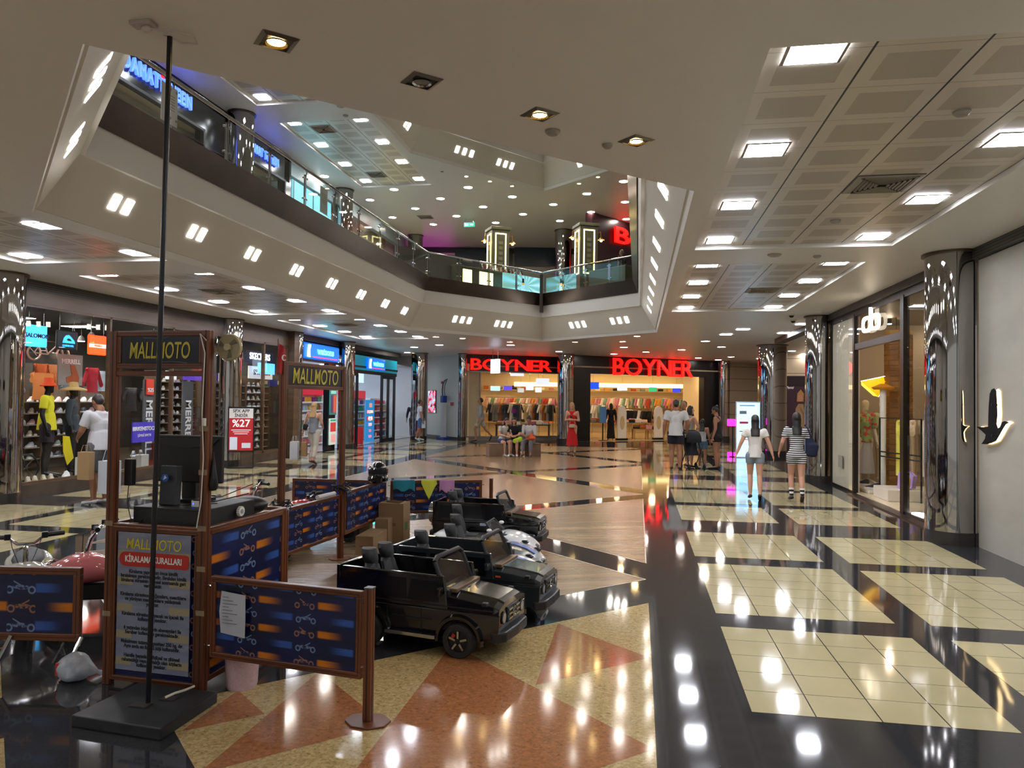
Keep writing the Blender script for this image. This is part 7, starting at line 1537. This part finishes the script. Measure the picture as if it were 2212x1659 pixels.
# 1 couple of women walking on the right
p, P = person('young woman with long dark hair, white tee and grey denim shorts walking away', 2.02, 13.5, -5, 1.5, SKIN, 'f', dict(walkL, **spread), ('#c9c4bd', .45, 1.0, True), ('shorts', '#76808a', .38), ('#1c1210', 'long'), '#2a1c18', False)
p, P = person('young woman in a black and white striped playsuit walking away with striped socks', 2.7, 13.45, -4, 1.55, SKIN, 'f', dict(walkL, elL=(-.15, .0, .66), wrL=(-.17, .07, .56), elR=(.14, .02, .65), wrR=(.15, .1, .58)), ('#d0d0ce', .6, 1.0, True, stripes('stripe_top', '#c9c9c8', '#1a1a1e', 28)), ('shorts', '#d0d0ce', .4, mat('stripe_top', '#888888')), ('#0e0b0a', 'long'), '#141416', False, socks=True)
t = thing('shoulder_bag', 'dark navy cloth bag hanging from the striped woman on the right', 'bag', (2.93, 13.42, .78), R(-5)); m_ = mat('navy_cloth', '#161b34', .8); blob('body', [((0, 0, .05), .1, (.02, 0, .2), .11, F(e=.5)), ((0, 0, .2), .1, (-.04, 0, .36), .05, F(e=.4))], .01, m_, t); MB().tube([(-.03, .02, .35), (-.08, .03, .52), (-.1, .0, .55), (-.06, -.06, .5), (0, -.02, .34)], .012, 8).build('strap', m_, t)
# 2 family group
person('big man in white tee, navy shorts and flip-flops seen from behind', .93, 18.9, -5, 1.77, SKIN2, 'm', dict(elR=(.17, .02, .65), wrR=(.15, .1, .53)), ('#b9b7b4', .6, 1.1, True), ('shorts', '#12131c', .62), ('#2a1c14', 'short'), '#2a1a1a', False, wd=1.18)
person('man in a black shirt partly hidden behind the man in white', 1.22, 20.4, 150, 1.74, SKIN2, 'm', dict(eyes=True), ('#141416', .6, 1.0, True), ('trousers', '#3a3430', 1.9), ('#120e0c', 'short'), '#1a1a1a', True)
person('slim woman in a beige dress seen between the man in white and the girl', 1.33, 19.7, -60, 1.62, SKIN, 'f', dict(elR=(.12, .08, .66)), ('#8a8474', 0, 1.0, True), ('skirt', '#8a8474', .36), ('#1a1210', 'bob'), '#1a1614', True)
person('little girl with dark hair, pale top and blue denim shorts beside the pushchair', 1.63, 19.55, -20, 1.28, SKIN2, 'f', dict(), ('#a8a8a8', 0, .6, True), ('shorts', '#4a6478', .5), ('#120d0b', 'long'), '#c8c8c8', False)
person('woman in black tank top and black shorts looking down at the girl', 1.98, 19.45, 70, 1.62, SKIN2, 'f', dict(head=(0, .03, .915), look=(0, .8, -.45), neck=(0, .01, .83), elR=(.12, .04, .65), wrR=(.08, .1, .55)), ('#0f0f11', 0, 1.2, True), ('shorts', '#0c0c0e', .36), ('#15100d', 'bun'), '#1a1414', True, wd=1.08)
t = thing('pushchair', 'dark folding pushchair between the man in white and the girl', 'pushchair', (1.36, 19.15, 0), R(20))
for sx in (-.2, .2):
    for sy in (-.25, .25): MB().lathe([(.07, -.015), (.085, 0), (.07, .015), (.02, .02), (.0, 0)], (sx, sy, .085), 18, 'x').build('wheel', M_TYRE, t)
MB().tube([(-.2, -.25, .085), (-.2, .15, .8), (-.2, .3, .98), (.2, .3, .98), (.2, .15, .8), (.2, -.25, .085)], .014).tube([(-.2, .25, .085), (-.2, -.1, .55)], .012).tube([(.2, .25, .085), (.2, -.1, .55)], .012).build('frame', M_DARK, t)
MB().ring([[(x_, y_, z_) for x_ in (-.18, .18)] for y_, z_ in ((-.25, .38), (0, .36), (.12, .5), (.22, .85))], closed=False, caps=False).build('seat', mat('pram_cloth', '#17171b', .9), t); MB().ring([[(x_, .22-.3*math.sin(a), .75+.22*math.cos(a)) for x_ in (-.2, .2)] for a in [PI*.6*k/8 for k in range(9)]], closed=False, caps=False).build('hood', mat('pram_cloth', '#17171b'), t)
# 3 woman in red
person('woman in a long red dress standing and looking at her phone', -2.08, 23.75, 170, 1.66, SKIN, 'f', dict(fold, head=(0, .03, .92), look=(0, .85, -.4), eyes=True), ('#b01418', 0, 1.0, True), ('skirt', '#b01418', .16), ('#a88460', 'long'), '#3a2420', True)
t = thing('handbag', 'beige handbag held before the woman in the red dress', 'bag', (-2.06, 23.53, .82), R(170)); blob('body', [((-.07, 0, .05), .05, (.07, 0, .05), .05, F(e=.8)), ((-.06, 0, .1), .045, (.06, 0, .1), .045, F(e=.8))], .01, mat('bag_beige', '#a8957c', .7), t); MB().tube([(-.09, 0, .15), (-.05, 0, .27), (.05, 0, .27), (.09, 0, .15)], .008, 6).build('handle', mat('bag_beige', '#a8957c'), t)
MB().box(-.03, -.005, 0, .03, .005, .12).build('phone', M_BLACK, None, loc=(-2.1, 23.57, 1.1)); tag(bpy.data.objects['phone'], 'phone held by the woman in the red dress', 'phone')
# 4 three people on stools
def sit(seat=.27, lean=.05): return dict(pelvis=(0, 0, seat+.03), hipL=(-.05, .02, seat+.02), hipR=(.05, .02, seat+.02), kneeL=(-.07, .25, seat+.01), kneeR=(.07, .25, seat+.01), ankL=(-.07, .24, .045), ankR=(.07, .26, .045), toeL=(-.08, .34, .018), toeR=(.08, .35, .018),
    waist=(0, lean*.3, seat+.11), chest=(0, lean, seat+.215), neck=(0, lean*1.7, seat+.32), head=(0, lean*2.2, seat+.405), shL=(-.1, lean*1.4, seat+.285), shR=(.1, lean*1.4, seat+.285), elL=(-.12, lean+.06, seat+.15), elR=(.12, lean+.06, seat+.15), wrL=(-.05, lean+.18, seat+.13), wrR=(.05, lean+.18, seat+.13), look=(0, .8, -.5), eyes=True)
for i, (px_, dep, w_) in enumerate(((1069, 22.4, .42), (1108, 22.9, .4), (1152, 22.7, .4))):
    q = onD(px_, 866, dep); t = thing('cube_stool', 'brown cube stool, %s of the three in the hall' % ('leftmost', 'middle', 'rightmost')[i], 'stool', (q.x, q.y, 0), R(25)); MB().box(-w_/2, -w_/2, 0, w_/2, w_/2, .36).build('body', noisy('stool_brown', '#7a5f48', '#6a503c', 3, rough=.6), t, bevel=.01); MB().box(-w_/2-.004, -w_/2-.004, .36, w_/2+.004, w_/2+.004, .39).build('cushion', mat('stool_top', '#6a4c36', .6), t, bevel=.01)
q = onD(1086, 866, 22.75); person('girl in white tee and blue shorts bent over a phone on the left stool', q.x, q.y, 215, 1.6, SKIN, 'f', sit(.25, .09), ('#b8b4b0', .55, 1, True), ('shorts', '#24305a', .55), ('#2a1c16', 'bob'), '#b8b8bc', True)
q = onD(1112, 866, 22.75); person('person in black with a phone seated in the middle on the stools', q.x, q.y, 185, 1.6, SKIN, 'f', sit(.26, .06), ('#141418', .7, 1, True), ('shorts', '#1a1a20', .6), ('#120e0d', 'bob'), '#d0d0d0', True)
q = onD(1146, 866, 22.7); person('woman in white shirt and grey trousers seated on the right stool', q.x, q.y, 175, 1.66, SKIN2, 'f', sit(.25, .05), ('#b4b0b0', 1.3, 1, True), ('trousers', '#6a686c', 1.75), ('#15100e', 'bun'), '#26303a', True)
q = onD(1118, 950, 22.35); t = thing('neon_bag', 'neon yellow-green bag on the lap of the seated person in black', 'bag', (q.x, q.y, .42), 0); blob('body', [((-.1, 0, .04), .07, (.1, 0, .1), .08, F(e=.7))], .012, mat('neon', '#a8c81a', .6), t)
q = onD(1147, 940, 22.3); t = thing('orange_bag', 'orange bag held by the seated woman in the white shirt', 'bag', (q.x, q.y, .5), 0); blob('body', [((-.09, 0, .05), .08, (.09, 0, .06), .08, F(e=.7)), ((0, 0, .1), .06, (0, 0, .2), .03, {})], .012, mat('orange_cloth', '#c8501e', .7), t)
# 5 walkers at the back
q = onD(1038, 953, 29.8); person('man in grey shirt and pale shorts striding left past the left glass front', q.x, q.y, 95, 1.78, SKIN2, 'm', dict(kneeL=(-.05, .12, .3), ankL=(-.05, .1, .05), toeL=(-.05, .2, .02), kneeR=(.05, -.1, .29), ankR=(.05, -.24, .14), toeR=(.05, -.2, .04)), ('#84888a', 1.5, 1.1, True), ('shorts', '#9a9484', .75), ('#1a1210', 'short'), '#1a1a1a', True, vox=.012)
q = onD(906, 950, 30.0); person('man in white tee and blue shorts walking before the grey passage', q.x, q.y, -60, 1.68, SKIN2, 'm', walkL, ('#b8bcc4', .6, 1.1, True), ('shorts', '#3a5a88', .85), ('#1f1612', 'short'), '#b0c8d0', True, vox=.012)
q = onD(892, 945, 31.2); person('person in dark blue clothes half hidden beside the man with blue shorts', q.x, q.y, 20, 1.62, SKIN2, 'm', walkL, ('#1a2a3e', 1.6, 1.1, True), ('trousers', '#15161c', 1.9), ('#120d0b', 'short'), '#1a1a1a', False, vox=.012)
q = onD(915, 938, 29.9); shopping_bag('small white bag carried by the man in blue shorts', q.x, q.y, .52, .16, .3, .08, '#a8b4bc')
person('blonde woman in grey top and white trousers walking away with shopping bags', -8.15, 17.8, -5, 1.6, SKIN, 'f', dict(walkL, elL=(-.15, -.02, .65), wrL=(-.19, .0, .52), elR=(.12, .03, .66), wrR=(.1, .1, .6)), ('#6a6c72', 0, 1.0, False), ('trousers', '#aaa294', 1.8), ('#9a7a50', 'long'), '#6a4a38', False)
shopping_bag('large white paper bag carried by the blonde woman', -8.62, 17.7, .12, .2, .46, .16, '#a9a8a8', 10, hl=.14); shopping_bag('small brown paper bag behind the white bag of the blonde woman', -8.42, 17.85, .2, .14, .36, .1, '#8a6a42', 10)
t = thing('handbag', 'small black shoulder bag of the blonde woman', 'bag', (-8.36, 17.72, .9), 0); blob('body', [((0, 0, 0), .06, (.03, 0, .1), .07, F(e=.5))], .012, M_BLACK, t); MB().tube([(0, 0, .14), (.08, .0, .42), (.12, .02, .4)], .006, 6).build('strap', M_BLACK, t)
person('balding man in white tee and grey shorts looking at the sports window', -8.25, 10.3, 75, 1.74, SKIN2, 'm', dict(head=(0, .04, .915), look=(0, .9, -.35), elL=(-.14, .05, .66), wrL=(-.1, .15, .6), elR=(.14, .0, .64), wrR=(.15, .05, .5), eyes=True), ('#b4b4b8', .7, 1.1, True), ('shorts', '#55565a', .95), ('#2a1f1a', 'short'), '#b8b8bc', True, wd=1.14)
shopping_bag('big white carrier bag held low by the man at the sports window', -7.95, 10.15, .2, .26, .5, .18, '#a4a8b0', 0, hl=.16); shopping_bag('brown paper bag held by the man at the sports window', -8.22, 9.98, .42, .2, .42, .12, '#8f7350', 0)
# 6 mannequins
person('black mannequin in a yellow shirt, patterned shorts and orange hat', -10.58, 11.85, -60, 1.78, MANN, 'm', dict(), ('#d8cc28', .65, 1.2, True), ('shorts', '#2e2830', .7), None, None, False, .2, 'mannequin', 'mannequin')
t = thing('sun_hat', 'orange bucket hat on the yellow shirted mannequin', 'hat', (-10.57, 11.86, 1.88)); MB().lathe([(.0, .13), (.07, .12), (.085, .04), (.14, -.02), (.13, -.03), (.08, .02)], seg=24).build('hat', mat('hat_orange', '#e0481a', .8), t)
person('black mannequin in a dark jacket under a straw hat', -10.62, 12.5, -60, 1.7, MANN, 'm', dict(), ('#363c44', 1.7, 1.3, True), ('trousers', '#1c1d20', 1.9), None, None, False, .2, 'mannequin', 'mannequin')
t = thing('straw_hat', 'wide straw hat on the dark jacketed mannequin', 'hat', (-10.6, 12.5, 1.82)); MB().lathe([(.0, .13), (.07, .12), (.09, .03), (.22, -.01), (.23, -.035), (.09, .01)], seg=28).build('hat', mat('straw', '#c0a468', .8), t)
tag(MB().add([(0, 0, 0), (.12, .02, -.02), (.2, .03, -.42), (.1, .04, -.55), (.02, .02, -.3)], [(0, 1, 2, 3, 4)]).build('yellow_towel', mat('towel_yellow', '#e0c81a', .8), loc=(-10.4, 12.02, .95), rotz=R(60)), 'yellow cloth hanging from the hand of the first mannequin', 'cloth'); bpy.data.objects['yellow_towel'].modifiers.new('s', 'SOLIDIFY').thickness = .02
person('cream mannequin in a green floral top and long white skirt', 4.55, 16.1, 200, 1.72, MANW, 'f', dict(), ('#9ab87a', .9, 1.1, True, noisy('floral', '#8fae6e', '#c04a4a', 14, rough=.8, lo=.5, hi=.56)), ('skirt', '#b8b8b8', .12), None, None, False, .09, 'mannequin', 'mannequin')
person('cream mannequin in beige clothes behind the floral one', 4.98, 16.4, 215, 1.72, MANW, 'f', dict(), ('#b4ba8a', .9, 1.2, True), ('trousers', '#b9a684', 1.9), None, None, False, .09, 'mannequin', 'mannequin')
q = onL(1318, 940, A2, B2); person('mannequin in a long black gown inside the store portal', q.x, q.y+.8, 170, 1.6, MANN, 'f', dict(), ('#0e0e10', 1.7, 1.0, True), ('skirt', '#0e0e10', .04), ('#0e0e10', 'bob'), None, False, .014, 'mannequin', 'mannequin', vox=.012)
q = onD(1343, 600, 22.5); person('man in a cap and brown shirt standing upstairs behind the right rail', q.x, q.y, 60, 1.3, SKIN2, 'm', dict(), ('#4a3428', .7, 1.1, True), ('trousers', '#2a2a30', 1.9), ('#77705a', 'short'), '#1a1a1a', True, ZU, vox=.014)
